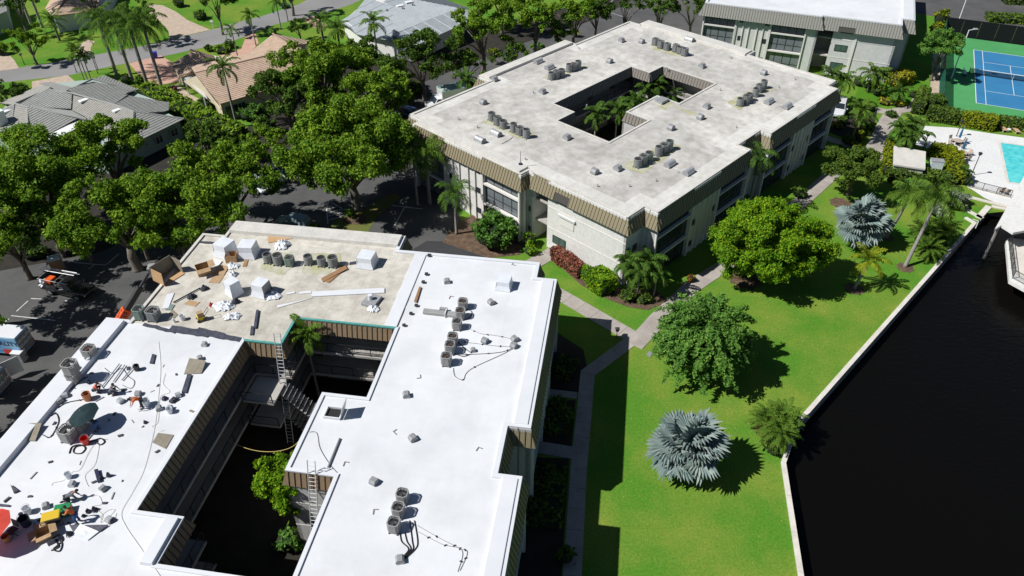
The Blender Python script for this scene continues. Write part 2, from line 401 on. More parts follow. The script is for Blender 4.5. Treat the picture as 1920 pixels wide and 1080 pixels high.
# ------------------------------------------------- pool terrace
deck = [(1722, 236), (1790, 240), (1860, 251), (1990, 268), (2050, 330), (2000, 420), (1893, 392), (1846, 372), (1812, 349), (1800, 330), (1796, 300), (1778, 288), (1715, 272)]
deckp = poly_px(deck)
structure('pool_deck', [deckp], 0.05, 'pool_deck_white')
PA, PB, PC = gp(1876, 268).xy, gp(1889, 341).xy, gp(1960, 281).xy
pe = (PC - PA).normalized(); pn = Vector((-pe.y, pe.x)); 
if (PB - PA).dot(pn) < 0: pn = -pn
plen = (PB - PA).dot(pn)
def PP(a, b): return PA + pe * a + pn * b
structure('pool_coping', [[PP(-.35, -.35), PP(12.35, -.35), PP(12.35, plen + .35), PP(-.35, plen + .35)]], 0.062, 'cap_concrete')
structure('pool_water', [[PP(0, 0), PP(12, 0), PP(12, plen), PP(0, plen)]], 0.066, 'pool_water')
# ================================================================ APARTMENT BUILDINGS
mat('mansard_tan', (0.205, 0.175, 0.105), 0.6, (0.245, 0.205, 0.125), 1.2, metal=0.0, fine=3)
mat('mansard_grey', (0.25, 0.245, 0.215), 0.6, (0.30, 0.295, 0.26), 1.2, fine=3)
mat('mansard_wood', (0.17, 0.15, 0.125), 0.8, (0.25, 0.23, 0.20), 2.0, fine=5, stretch=(1, 1, 8))
mat('mansard_brown', (0.20, 0.145, 0.085), 0.6, (0.25, 0.18, 0.11), 1.2, fine=3)
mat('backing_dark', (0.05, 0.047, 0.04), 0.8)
mat('stucco_white', (0.63, 0.62, 0.59), 0.9, (0.68, 0.67, 0.64), 0.5, fine=3, bump=0.05, bscale=25)
mat('stucco_grey', (0.46, 0.455, 0.44), 0.9, (0.52, 0.515, 0.50), 0.5, fine=3, bump=0.05, bscale=25)
mat('stucco_light', (0.58, 0.58, 0.565), 0.9, (0.63, 0.63, 0.615), 0.5, fine=3)
mat('stucco_trim', (0.68, 0.66, 0.62), 0.85)
mat('frame_white', (0.62, 0.62, 0.60), 0.5)
mat('frame_dark', (0.035, 0.035, 0.038), 0.45)
mat('glass_dark', (0.035, 0.042, 0.05), 0.06, spec=0.6)
mat('glass_screen', (0.14, 0.16, 0.175), 0.12, (0.20, 0.22, 0.235), 0.8, spec=0.6)
mat('glass_green', (0.07, 0.12, 0.10), 0.08, spec=0.6)
mat('gallery_slab', (0.36, 0.34, 0.31), 0.9, (0.44, 0.42, 0.385), 0.6)
mat('gallery_wall', (0.30, 0.285, 0.26), 0.9, (0.35, 0.33, 0.30), 0.5)
mat('door_dark', (0.08, 0.075, 0.07), 0.6)
mat('rail_black', (0.02, 0.02, 0.02), 0.5)
mat('teal_tape', (0.06, 0.27, 0.24), 0.6, (0.10, 0.34, 0.30), 3)
def roofmat(name, a, b, c, brick=False, k=1.0):
    m, n, o = _new(name)
    p = n.nodes.new('ShaderNodeBsdfPrincipled'); n.links.new(p.outputs[0], o.inputs[0]); p.inputs['Roughness'].default_value = 0.9
    p.inputs['Specular IOR Level'].default_value = 0.2
    t = _noise(n, 0.16, 7, 0.62); c1 = _ramp(n, t.outputs[0], [(0.36, a), (0.5, b), (0.66, c)]).outputs[0]
    t2 = _noise(n, 0.9, 6, 0.7); g = _ramp(n, t2.outputs[0], [(0.28, (1 - .2 * k, 1 - .21 * k, 1 - .23 * k)), (0.62, (1 + .06 * k, 1 + .06 * k, 1 + .06 * k))]).outputs[0]
    c2 = _mixc(n, 1.0, c1, g, 'MULTIPLY')
    t4 = _noise(n, 0.5, 8, 0.65, stretch=(3.2, 0.4, 1)); g4 = _ramp(n, t4.outputs[0], [(0.60, (1, 1, 1)), (0.72, (1 + .16 * k, 1 + .15 * k, 1 + .14 * k))]).outputs[0]
    c2 = _mixc(n, 1.0, c2, g4, 'MULTIPLY')
    if brick:
        tc = n.nodes.new('ShaderNodeTexCoord'); br = n.nodes.new('ShaderNodeTexBrick'); n.links.new(tc.outputs['Object'], br.inputs[0])
        br.inputs['Scale'].default_value = 1; br.inputs['Mortar Size'].default_value = 0.035; br.inputs['Brick Width'].default_value = 2.6; br.inputs['Row Height'].default_value = 1.9
        br.inputs['Color1'].default_value = (1, 1, 1, 1); br.inputs['Color2'].default_value = (.95, .95, .95, 1); br.inputs['Mortar'].default_value = ((.82, .81, .79, 1) if brick is True else (.965, .965, .965, 1)); br.inputs['Mortar Smooth'].default_value = .6
        c2 = _mixc(n, 1.0, c2, br.outputs[0], 'MULTIPLY')
    n.links.new(c2, p.inputs['Base Color'])
    t3 = _noise(n, 6, 4); b_ = n.nodes.new('ShaderNodeBump'); b_.inputs['Strength'].default_value = 0.15; b_.inputs['Distance'].default_value = .03
    n.links.new(t3.outputs[0], b_.inputs['Height']); n.links.new(b_.outputs[0], p.inputs['Normal'])
roofmat('roof_grey', (0.40, 0.385, 0.36), (0.49, 0.475, 0.445), (0.60, 0.58, 0.54), k=1.35)
roofmat('roof_bare', (0.49, 0.46, 0.405), (0.545, 0.515, 0.455), (0.59, 0.56, 0.50), True, k=1.4)
roofmat('roof_white', (0.60, 0.613, 0.63), (0.655, 0.668, 0.685), (0.68, 0.692, 0.71), 'soft', k=.2)
mat('coating_white', (0.65, 0.665, 0.685), 0.7, (0.60, 0.615, 0.64), 0.4)
mat('parapet_cream', (0.60, 0.58, 0.53), 0.85, (0.52, 0.50, 0.46), 0.7, fine=3)
mat('algae', (0.38, 0.37, 0.20), 0.9, (0.46, 0.45, 0.37), 0.9, fine=3, lo=.42, hi=.62)

def off_poly(P, k):
    """orthogonal polygon moved outwards by k (normal = right of travel)"""
    n = len(P); out_ = []
    for i in range(n):
        a, b, c = Vector(P[i - 1]), Vector(P[i]), Vector(P[(i + 1) % n])
        d0, d1 = (b - a).normalized(), (c - b).normalized()
        n0, n1 = Vector((d0.y, -d0.x)), Vector((d1.y, -d1.x))
        q = (n0 + n1) if abs(n0.dot(n1)) < .9 else n0
        out_.append(b + q * k)
    return out_
def clip(poly, ax, lim, keep_less):
    o = []
    for i in range(len(poly)):
        a, b = poly[i - 1], poly[i]
        ia = (a[ax] <= lim) if keep_less else (a[ax] >= lim); ib = (b[ax] <= lim) if keep_less else (b[ax] >= lim)
        if ia != ib:
            t = (lim - a[ax]) / (b[ax] - a[ax]); o.append((a[0] + (b[0] - a[0]) * t, a[1] + (b[1] - a[1]) * t))
        if ib: o.append(b)
    return o
PANEL = {}
def mansard(root, P, D, zt, zb, sp, m, skip=(), cuts={}, name='mansard_panel', gone={}):
    n = len(P); O = off_poly(P, D); back = MB()
    for i in range(n):
        a, b = Vector(P[i]), Vector(P[(i + 1) % n]); oa, ob = O[i], O[(i + 1) % n]
        d = (b - a).normalized(); L = (b - a).length; nn = Vector((d.y, -d.x))
        x0, x1 = (oa - a).dot(d), L + (ob - b).dot(d)
        k = .06
        back.add([(*(a - nn * k), zt), (*(b - nn * k), zt), (*(ob - nn * k), zb + .02), (*(oa - nn * k), zb + .02)], [(0, 3, 2, 1)])
        if i in skip: continue
        quad = [(0, 0), (L, 0), (x1, 1), (x0, 1)]
        sl = Vector((nn.x * D, nn.y * D, zb - zt)); SL = sl.length; sl.normalize()
        X = Vector((d.x, d.y, 0)); Z = X.cross(sl)
        xm, xM = min(0, x0), max(L, x1)
        cnt = max(1, round((xM - xm) / sp)); w_ = (xM - xm) / cnt
        for j in range(cnt):
            xa, xb = xm + j * w_, xm + (j + 1) * w_
            if i in gone and any(g0 <= (xa + xb) / 2 <= g1 for g0, g1 in gone[i]): continue
            hb = 1.0
            for (c0, c1, h) in cuts.get(i, ()):
                if c0 <= (xa + xb) / 2 <= c1: hb = h
            pl = clip(clip(quad, 0, xa, False), 0, xb, True)
            # mitre lines are already in quad
            pl = clip(pl, 1, hb, True)
            if len(pl) < 3: continue
            full = (len(pl) == 4 and all(min(abs(p[0] - xa), abs(p[0] - xb)) < 1e-4 for p in pl))
            key = (round(w_, 3), round(SL, 3), hb, m) if full else None
            if key and key in PANEL: me = PANEL[key]
            else:
                mb = MB(); q = [((p[0] - xa), p[1] * SL) for p in pl]; kk = len(q)
                ar = sum(q[t - 1][0] * q[t][1] - q[t][0] * q[t - 1][1] for t in range(kk))
                if ar < 0: q.reverse()
                cx = sum(p[0] for p in q) / kk; cy = sum(p[1] for p in q) / kk
                q = [(cx + (p[0] - cx) * max(0.2, 1 - .012 / max(.05, w_ / 2)), p[1]) for p in q]
                mb.add([(p[0], p[1], -.02) for p in q] + [(p[0], p[1], .03) for p in q],
                       [tuple(range(kk))[::-1], tuple(range(kk, 2 * kk))] + [(t, (t + 1) % kk, kk + (t + 1) % kk, kk + t) for t in range(kk)])
                ya = [p[1] for p in q if p[0] < .03 + min(z[0] for z in q)]
                if full or len(ya) >= 2 and max(ya) - min(ya) > .2:
                    xs = min(z[0] for z in q); mb.box(xs, xs + .055, min(ya), max(ya), -.085, -.0205)
                me = mb.mesh(name, m)
                if key: PANEL[key] = me
            o = bpy.data.objects.new(name, me); COL.objects.link(o); o.parent = root
            p0 = Vector((a.x + d.x * xa, a.y + d.y * xa, zt))
            o.matrix_local = Matrix(((X.x, sl.x, Z.x, p0.x), (X.y, sl.y, Z.y, p0.y), (X.z, sl.z, Z.z, p0.z), (0, 0, 0, 1)))
    back.build('mansard_backing', 'backing_dark', root)
def cap_ring(root, P, wdt, z0, z1, m, over=.05, name='roof_edge_trim', skip=()):
    A = off_poly(P, over); B = off_poly(P, -wdt); n = len(P); mb = MB()
    for i in range(n):
        if i in skip: continue
        j = (i + 1) % n
        mb.add([(*A[i], z0), (*A[j], z0), (*B[j], z0), (*B[i], z0), (*A[i], z1), (*A[j], z1), (*B[j], z1), (*B[i], z1)],
               [(4, 5, 6, 7), (0, 1, 5, 4), (2, 3, 7, 6), (3, 2, 1, 0)])
    return mb.build(name, m, root)
WIN = {}
def window(root, M, w_, h, cols=2, frame='frame_dark', glass='glass_dark', name='window'):
    """M: matrix with X along the wall, Y up, Z out"""
    key = (w_, h, cols, frame, glass)
    if key not in WIN:
        f = MB(); t = .05
        f.box(0, w_, 0, t, 0, .07); f.box(0, w_, h - t, h, 0, .07); f.box(0, t, t, h - t, 0, .07); f.box(w_ - t, w_, t, h - t, 0, .07)
        for c in range(1, cols): f.box(w_ * c / cols - .025, w_ * c / cols + .025, t, h - t, 0, .06)
        pw = (w_ - t * 2) / cols
        WIN[key] = (f.mesh(name, frame), MB().box(.02, pw - .02, .02, h - 2 * t - .02, 0, .03).mesh('pane', glass))
    fm, pm = WIN[key]
    o = inst(name, fm, root); o.matrix_local = M
    t = .05; pw = (w_ - t * 2) / cols
    for c in range(cols): inst('pane', pm, o, (t + c * pw, t, 0.005))
    return o
def wallM(a, d, nn, x, z, out=0.0):
    p = a + d * x + nn * out
    return Matrix(((d.x, 0, nn.x, p.x), (d.y, 0, nn.y, p.y), (0, 1, 0, z), (0, 0, 0, 1)))
def facade(root, P, D, inset, elems, zt, fl, wm, base=0.0):
    """walls under the mansard; elems[i] = list of (x0, x1, kind, opts)"""
    Wl = off_poly(P, D - inset); n = len(P)
    for i in range(n):
        a0, b0 = Vector(P[i]), Vector(P[(i + 1) % n]); a, b = Wl[i], Wl[(i + 1) % n]
        d = (b - a).normalized(); nn = Vector((d.y, -d.x)); L = (b - a).length; sh = (a0 - a).dot(d)
        es = elems.get(i, [(None, None, 'wall', {})])
        for x0, x1, kind, op in es:
            xa = 0.0 if x0 is None else x0 + sh; xb = L if x1 is None else x1 + sh
            def seg(y0, y1, z0, z1, nm, m, q0=None, q1=None, bevel=0):
                q0 = xa if q0 is None else q0; q1 = xb if q1 is None else q1
                c = [a + d * q0 + nn * y0, a + d * q1 + nn * y0, a + d * q1 + nn * y1, a + d * q0 + nn * y1]
                mb = MB(); mb.add([(*p, z0) for p in c] + [(*p, z1) for p in c], [(0, 1, 2, 3), (7, 6, 5, 4), (0, 4, 5, 1), (1, 5, 6, 2), (2, 6, 7, 3), (3, 7, 4, 0)])
                return mb.build(nm, m, root)
            if kind in ('wall', 'win', 'ribs'):
                seg(0, -.3, base, zt - .15, 'wall', op.get('m', wm))
            if kind in ('win',):
                for zf in fl[1:]: seg(.03, -.05, zf - .06, zf + .06, 'string_course', 'stucco_trim')
                for (wx, wz, ww, wh) in op.get('w', ()): window(root, wallM(a, d, nn, wx + sh, wz, .01), ww, wh, 2, glass=op.get('g', 'glass_green'))
                for px in op.get('pil', ()): seg(.16, -.05, base, fl[2] + .4, 'pilaster', 'stucco_trim', px + sh, px + sh + .28)
            if kind == 'ribs':
                for fr in op.get('r', (.0, .2, .38, .62, .8, .97)):
                    q = xa + (xb - xa) * fr; seg(.18, -.05, base, zt - 1.95, 'wall_rib', 'stucco_trim', q, q + .14)
                for k, zf in enumerate(fl):
                    for fr in ((.10, .84) if not op.get('few') else (.84,)):
                        q = xa + (xb - xa) * fr; window(root, wallM(a, d, nn, q, zf + .9, .01), .75, .7, 1)
            if kind == 'glass':
                cols = op.get('n', 4); seg(-.9, -1.0, base, zt - .15, 'wall', 'door_dark')
                for q in (xa, xb - .22): seg(.22, -.45, base, zt - 1.85, 'pier', 'stucco_trim', q, q + .22)
                for k, zf in enumerate(fl):
                    top = (fl[k + 1] if k + 1 < len(fl) else zt - .3)
                    if k: seg(.16, -.4, zf - (.14 if 'dark' in op.get('g', '') else .22), zf + .02, 'floor_band', 'stucco_trim', xa + .225, xb - .225)
                    pw = (xb - xa - .46) / cols
                    fr = MB(); c0 = xa + .23
                    z0, z1 = zf + .03, top - .24; zm = zf + .95
                    for c in range(cols + 1): fr.box(c * pw - .04, c * pw + .04, 0, z1 - z0, 0, .09)
                    for zz in (0.0, zm - z0, z1 - z0 - .07): fr.box(-.04, cols * pw + .04, zz, zz + .07, -.002, .085)
                    fo = fr.build('glazing_frame', 'frame_dark', root); fo.matrix_local = wallM(a, d, nn, c0, z0, -.3)
                    key = ('gp', round(pw, 3), round(z1 - zm, 3)); key2 = ('gq', round(pw, 3), round(zm - z0, 3))
                    g1 = op.get('g', 'glass_screen')
                    if key + (g1,) not in WIN:
                        WIN[key + (g1,)] = MB().box(.05, pw - .05, .08, z1 - zm - .08, 0, .03).mesh('pane', g1)
                    if key2 + (g1,) not in WIN:
                        WIN[key2 + (g1,)] = MB().box(.05, pw - .05, .08, zm - z0 - .01, 0, .03).mesh('pane', g1 if op.get('low') is None else op['low'])
                    for c in range(cols):
                        inst('pane', WIN[key + (g1,)], fo, (c * pw, zm - z0, .02)); inst('pane', WIN[key2 + (g1,)], fo, (c * pw, 0, .02))
            if kind == 'void':
                dp = op.get('d', 3.0)
                seg(-dp, -dp - .2, base, zt - .15, 'wall', 'gallery_wall', xa - .3, xb + .3)
                seg(-.02, -dp, base, zt - .15, 'wall', wm, xa - .28, xa - .02); seg(-.02, -dp, base, zt - .15, 'wall', wm, xb + .02, xb + .28)
                for zf in fl[1:]: seg(-.35, -dp + .02, zf - .18, zf, 'landing', 'gallery_slab', xa + .01, xb - .01)
RAILM = {}
def railing(root, a, b, z, h=1.05, name='railing', sp=.13):
    d = (b - a); L = d.length; d.normalize(); mb = MB(); ang = math.atan2(d.y, d.x)
    mb.box(0, L, -.025, .025, h - .05, h); mb.box(0, L, -.015, .015, .1, .13)
    k = max(1, round(L / 1.8))
    for i in range(k + 1): mb.box(L * i / k - .025, L * i / k + .025, -.027, .027, 0, h - .05)
    k = int(L / sp)
    for i in range(k):
        x = (i + .5) * L / k; mb.add([(x - .012, -.012, .1), (x + .012, -.012, .1), (x, .012, .1), (x - .012, -.012, h - .04), (x + .012, -.012, h - .04), (x, .012, h - .04)], [(0, 1, 4, 3), (1, 2, 5, 4), (2, 0, 3, 5)])
    o = mb.build(name, 'rail_black', root); o.location = (a.x, a.y, z); o.rotation_euler.z = ang; return o
def gallery(root, H_, D, zt, fl, solid=(), back=1.7):
    """open walkways round a courtyard; H_ runs clockwise"""
    E_ = off_poly(H_, D + .12); Bk = off_poly(H_, -back); n = len(H_)
    for i in range(n):
        j = (i + 1) % n
        if i in solid:
            a, b = off_poly(H_, D - .1)[i], off_poly(H_, D - .1)[j]
            nn = Vector(((b - a).normalized().y, -(b - a).normalized().x))
            c = [a, b, b - nn * .25, a - nn * .25]
            mb = MB(); mb.add([(*p, 0) for p in c] + [(*p, zt - 1.36) for p in c], [(0, 1, 2, 3), (7, 6, 5, 4), (0, 4, 5, 1), (1, 5, 6, 2), (2, 6, 7, 3), (3, 7, 4, 0)])
            mb.build('courtyard_wall', 'stucco_grey', root)
            for zf in fl[1:]:
                mb = MB(); c2 = [a + nn * .02, b + nn * .02, b - nn * .02, a - nn * .02]
                mb.add([(*p, zf - .06) for p in c2] + [(*p, zf + .06) for p in c2], [(0, 1, 2, 3), (7, 6, 5, 4), (0, 4, 5, 1), (1, 5, 6, 2), (2, 6, 7, 3), (3, 7, 4, 0)]); mb.build('string_course', 'stucco_trim', root)
            continue
        a, b = Bk[i], Bk[j]; dd = (b - a).normalized(); nn = Vector((dd.y, -dd.x))
        c = [a, b, b - nn * .2, a - nn * .2]
        mb = MB(); mb.add([(*p, 0) for p in c] + [(*p, zt - .2) for p in c], [(0, 1, 2, 3), (7, 6, 5, 4), (0, 4, 5, 1), (1, 5, 6, 2), (2, 6, 7, 3), (3, 7, 4, 0)])
        mb.build('courtyard_wall', 'gallery_wall', root)
        L = (b - a).length
        for zf in fl:
            for q in range(max(1, int(L / 4.2))):
                x = (q + .5) * L / max(1, int(L / 4.2)) 
                MB().box(-.5, .5, 0, .06, 0, 2.1).build('door', 'door_dark', root, loc=(*(a + dd * (x - 1.0) + nn * .002), zf + .02), rz=math.atan2(dd.y, dd.x) + math.pi)
                window(root, wallM(a, dd, nn, min(x + .2, L - 1.4), zf + .9, .01), 1.3, 1.1, 2, 'frame_white', 'glass_dark')
        for zf in fl[1:]:
            c = [E_[i], E_[j], Bk[j], Bk[i]]
            mb = MB(); mb.add([(*p, zf - .22) for p in c] + [(*p, zf) for p in c], [(0, 1, 2, 3), (7, 6, 5, 4), (0, 4, 5, 1), (1, 5, 6, 2), (2, 6, 7, 3), (3, 7, 4, 0)])
            mb.build('walkway_slab', 'gallery_slab', root)
            ed = (E_[j] - E_[i]).normalized(); en = Vector((ed.y, -ed.x)); railing(root, E_[i] - en * .1, E_[j] - en * .1, zf)
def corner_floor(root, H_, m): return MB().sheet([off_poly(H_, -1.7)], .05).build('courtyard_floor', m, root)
FL = (0.0, 2.8, 5.5)
# ---------------------------------------------------------------- the grey roofed block
A1 = R(46.0); O1 = gp(1178, 405, 8.8).xy; B1 = empty('apartment_building', (*O1, 0), A1, 'three storey apartment block with weathered grey flat roof and palm courtyard', 'building')
P1 = [(0, 0), (2.7, 0), (2.7, -1.65), (20.85, -1.65), (20.85, 0), (26.1, 0), (26.1, -1.35), (43.6, -1.35), (43.6, 0), (45.9, 0), (45.9, 13.2), (47.6, 13.2), (47.6, 32), (45.3, 32), (45.3, 33.9),
      (32.1, 33.9), (32.1, 36), (14.2, 36), (14.2, 33.7), (0, 33.7), (0, 31.4), (-1.3, 31.4), (-1.3, 13.65), (0, 13.65)]
H1 = [(34.2, 19.8), (34.2, 11.2), (25.6, 11.2), (25.6, 14.6), (19.1, 14.6), (19.1, 11.2), (11.2, 11.2), (11.2, 19.4), (14.5, 19.4), (14.5, 22.9), (31.1, 22.9), (31.1, 19.8)]
H1v = [Vector(p) for p in H1]
def bay_elems(L, g='glass_screen', a=.31, b=.67):
    if 'dark' in g: a, b = .365, .65
    return [(None, L * a, 'glass', {'g': g}), (L * a, L * b, 'ribs', {}), (L * b, None, 'glass', {'g': g})]
el1 = {2: bay_elems(18.15, 'glass_dark'), 6: bay_elems(17.5, 'glass_dark'), 4: [(None, 1.6, 'wall', {}), (1.6, 3.8, 'void', {}), (3.8, None, 'wall', {})],
       0: [(None, None, 'win', {'w': [(1.1, 3.9, .7, .8), (1.1, 1.2, .7, .8)]})],
       21: bay_elems(17.75), 23: [(None, 1.0, 'win', {'w': [(.3, 3.7, .55, .6), (.3, 1.0, .55, .6)], 'pil': (.72,)}), (1.0, 3.1, 'void', {'d': 2.6}), (3.1, None, 'win', {'w': [(4.0, 1.1, 1.9, 1.0), (4.4, 6.6, 1.7, .8)]})]}
mansard(B1, P1, .75, 8.72, 7.0, .42, 'mansard_tan', skip=(9, 10, 11, 12, 13, 14, 15), cuts={23: [(4.1, 6.3, .5)]})
facade(B1, P1, .75, .55, el1, 8.8, FL, 'stucco_white')
cap_ring(B1, P1, .22, 8.655, 8.79, 'parapet_cream', over=.11)
roofmat('roof_edge_pale', (0.54, 0.525, 0.49), (0.60, 0.585, 0.55), (0.65, 0.635, 0.60))
MB().sheet([off_poly(P1, -.21), off_poly(P1, -1.9)], 8.668).build('roof_edge_strip', 'roof_edge_pale', B1)
mansard(B1, H1, .4, 8.72, 7.5, .45, 'mansard_wood'); cap_ring(B1, H1, .16, 8.655, 8.75, 'parapet_cream', name='courtyard_edge_trim', over=.1)
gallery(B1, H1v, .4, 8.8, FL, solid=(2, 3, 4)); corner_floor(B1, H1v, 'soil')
MB().sheet([off_poly(P1, -.2), [Vector(p) for p in off_poly(H1, -.2)]], 8.66).build('roof_deck', 'roof_grey', B1)
for x0, x1, y0, y1 in ((-1.25, .2, 13.9, 31.2), (14.4, 31.9, 34.3, 35.8), (45.4, 47.4, 13.4, 31.8)):
    MB().box(x0, x1, y0, y1, 8.6, 9.0).build('parapet', 'parapet_cream', B1, bevel=.05)
MB().box(-1.1, .1, 14.4, 14.6, 8.62, 8.64)
# shutter over the end wall window
sh = empty('roll_shutter', (0, 0, 0)); sh.parent = B1
def b1_local(u, v, z): return Vector((u, v, z))
MB().box(-.42, -.21, 6.5, 8.9, 5.0, 5.28).build('shutter_box', 'frame_white', sh, bevel=.03)
MB().box(-.27, -.21, 6.7, 8.7, 3.9, 5.0).build('shutter_curtain', 'stucco_trim', sh)
# ---------------------------------------------------------------- the white coated block under repair
A2 = R(81.0833); O2 = gp(1010, 493, 8.8).xy; B2 = empty('apartment_building', (*O2, 0), A2, 'three storey block being reroofed, half bright white coating and half bare tan deck', 'building')
P2 = [(0, 0), (0, 13.45), (2.4, 13.45), (2.4, 30.8), (0, 30.8), (0, 33.1), (-13.2, 33.1), (-13.2, 35.2), (-31.5, 35.2), (-31.5, 33.1), (-45, 33.1), (-45, 0), (-41.8, 0), (-41.8, -1.83), (-24.3, -1.83), (-24.3, -.15), (-19.8, -.15), (-19.8, -1.83), (-2.3, -1.83), (-2.3, 0)]
H2 = [(-10.7, 19.4), (-10.7, 10.6), (-18.8, 10.6), (-18.8, 14.1), (-26.0, 14.1), (-26.0, 10.6), (-34.1, 10.6), (-34.1, 19.3), (-30.7, 19.3), (-30.7, 22.6), (-14.0, 22.6), (-14.0, 19.4)]
H2v = [Vector(p) for p in H2]
el2 = {17: bay_elems(17.5, 'glass_dark'), 13: bay_elems(17.5, 'glass_dark'), 1: [(None, None, 'wall', {})], 2: bay_elems(17.35), 7: bay_elems(18.3), 0: [(None, 9, 'win', {'w': [(3, 1.1, 1.9, 1.0), (3, 3.9, 1.9, 1.0)]}), (9, 11.4, 'void', {}), (11.4, None, 'wall', {})]}
mansard(B2, P2, .55, 8.74, 7.15, .44, 'mansard_tan', skip=(3, 4, 5, 6, 9, 10, 11, 12), gone={})
facade(B2, P2, .55, .4, el2, 8.8, FL, 'stucco_grey')
cap_ring(B2, P2, .25, 8.67, 8.81, 'coating_white', over=.11, skip=(2, 3, 4, 5))
cap_ring(B2, P2, .25, 8.70, 8.80, 'parapet_cream', skip=(0, 1, 6, 7, 8, 9, 10, 11, 12, 13, 14, 15, 16, 17, 18, 19), over=.03)
mansard(B2, H2, .4, 8.74, 7.5, .44, 'mansard_brown')
cap_ring(B2, H2, .18, 8.67, 8.80, 'coating_white', over=.1, name='courtyard_edge_trim', skip=(0, 10, 11))
cap_ring(B2, H2, .10, 8.67, 8.79, 'teal_tape', name='courtyard_edge_flashing', over=.1, skip=(1, 2, 3, 4, 5, 6, 7, 8, 9))
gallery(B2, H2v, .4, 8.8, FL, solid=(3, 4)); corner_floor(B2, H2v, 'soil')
MB().sheet([off_poly(P2, -.2), [Vector(p) for p in off_poly(H2, -.15)]], 8.66).build('roof_deck', 'roof_bare', B2)
# white coating: right wing, front wing and left wing, with a wavy lapped border
def wob(a, b, n, k=.06): return [Vector(a).lerp(Vector(b), t / n) + Vector((rnd.uniform(-k, k), rnd.uniform(-k, k))) for t in range(1, n)]
cw = [(-.2, .2), (-.1, 10.7)] + wob((-.1, 10.7), (-10.5, 10.5), 12, .05) + [(-10.5, 10.45), (-18.75, 10.45), (-18.95, 10.6), (-18.95, 13.95), (-25.85, 13.95), (-25.85, 10.45), (-34.25, 10.45), (-34.25, 19.45), (-30.85, 19.45), (-30.85, 22.75), (-13.75, 22.75)] + \
     wob((-13.75, 22.75), (-13.1, 33), 12, .12) + [(-13.35, 33), (-13.35, 35), (-31.4, 35), (-31.4, 32.9), (-44.8, 32.9), (-44.8, .2), (-41.6, .2), (-41.6, -1.6), (-24.5, -1.6), (-24.5, .1), (-19.6, .1), (-19.6, -1.6), (-2.5, -1.6), (-2.5, .2)]
MB().sheet([[Vector(p) for p in cw]], 8.685).build('roof_coating', 'roof_white', B2)
def raised(x0, x1, y0, y1, h, m, s=.12, z=8.62):
    MB().frustum(x0, x1, y0, y1, z, x0 + (s if x0 > -50 else 0), x1 - s, y0 + s, y1 - s, z + h).build('parapet', m, B2, bevel=.03)
raised(-31.4, -13.35, 33.35, 35.15, .42, 'coating_white', .08)
raised(-19.7, -2.4, -1.78, -.55, .28, 'coating_white', .1); raised(-41.7, -24.4, -1.78, -.55, .28, 'coating_white', .1)
raised(-34.2, -30.8, 19.36, 20.3, .4, 'coating_white', .05)
raised(.55, 2.35, 13.55, 30.7, .42, 'parapet_cream', .06)
MB().box(-10.55, -.2, 10.62, 11.7, 8.66, 8.78).build('coated_curb', 'coating_white', B2, bevel=.04)
# dark underlayment strips along the unfinished border, rolled edges
mat('membrane_dark', (0.035, 0.04, 0.055), 0.6, (0.07, 0.075, 0.10), 3, bump=.6, bscale=8)
for a, b, wd in (((-13.35, 31.8), (-13.9, 28.6), .35), ((-13.55, 29.3), (-13.75, 25.7), .75), ((-13.75, 25.7), (-14.0, 22.9), .5), ((-13.2, 27), (-13.6, 24.5), .3), ((-1.35, 33.0), (-1.3, 29.6), .3), ((.05, 11.2), (-1.6, 11.0), .3)):
    A, Bq = Vector(a), Vector(b); d = (Bq - A).normalized(); nn = Vector((-d.y, d.x)) * wd / 2
    pts = [A - nn] + [A.lerp(Bq, t / 8) - nn + Vector((rnd.uniform(-.06, .06), rnd.uniform(-.06, .06))) for t in range(1, 8)] + [Bq - nn, Bq + nn] + [Bq.lerp(A, t / 8) + nn + Vector((rnd.uniform(-.06, .06), rnd.uniform(-.06, .06))) for t in range(1, 8)] + [A + nn]
    MB().prism(pts, 8.68, 8.73 + wd * .06).build('membrane_strip', 'membrane_dark', B2)
# roof hatch on the courtyard tongue
hx = F2h = None
mat('hatch_dark', (0.012, 0.012, 0.013), 0.8)
ho = empty('roof_hatch', (-20.6, 12.6, 8.69)); ho.parent = B2
mb = MB()
for x0, x1, y0, y1 in ((-.55, .55, -.65, -.57), (-.55, .55, .57, .65), (-.55, -.47, -.57, .57), (.47, .55, -.57, .57)): mb.box(x0, x1, y0, y1, 0, .22)
mb.build('hatch_curb', 'coating_white', ho); MB().box(-.47, .47, -.57, .57, .0, .03).build('hatch_opening', 'hatch_dark', ho)
MB().box(-.55, .55, -.04, .0, 0, 1.15, Matrix.Translation((0, -.67, .23)) @ Matrix.Rotation(R(14), 4, 'X')).build('hatch_lid', 'frame_white', ho)
# stairs with landings in the corner of the courtyard
st = empty('staircase', (-15.2, 19.2, 0)); st.parent = B2
for f in range(2):
    mb = MB()
    for k in range(9): mb.box(-1.2, .3, -(k + 1) * .27, -k * .27, f * 2.75 + 2.75 - (k + 1) * .3 - .12, f * 2.75 + 2.75 - (k + 1) * .3 + .001)
    mb.build('stair_flight', 'gallery_slab', st)
for z in (2.75, 5.5):
    MB().box(-2.4, .4, .01, 2.6, z - .2, z - .01).build('landing', 'gallery_slab', st); railing(st, Vector((-2.4, .05)), Vector((-2.4, 2.6)), z); railing(st, Vector((-1.25, -2.4)), Vector((-1.25, 0)), z - 1.4)
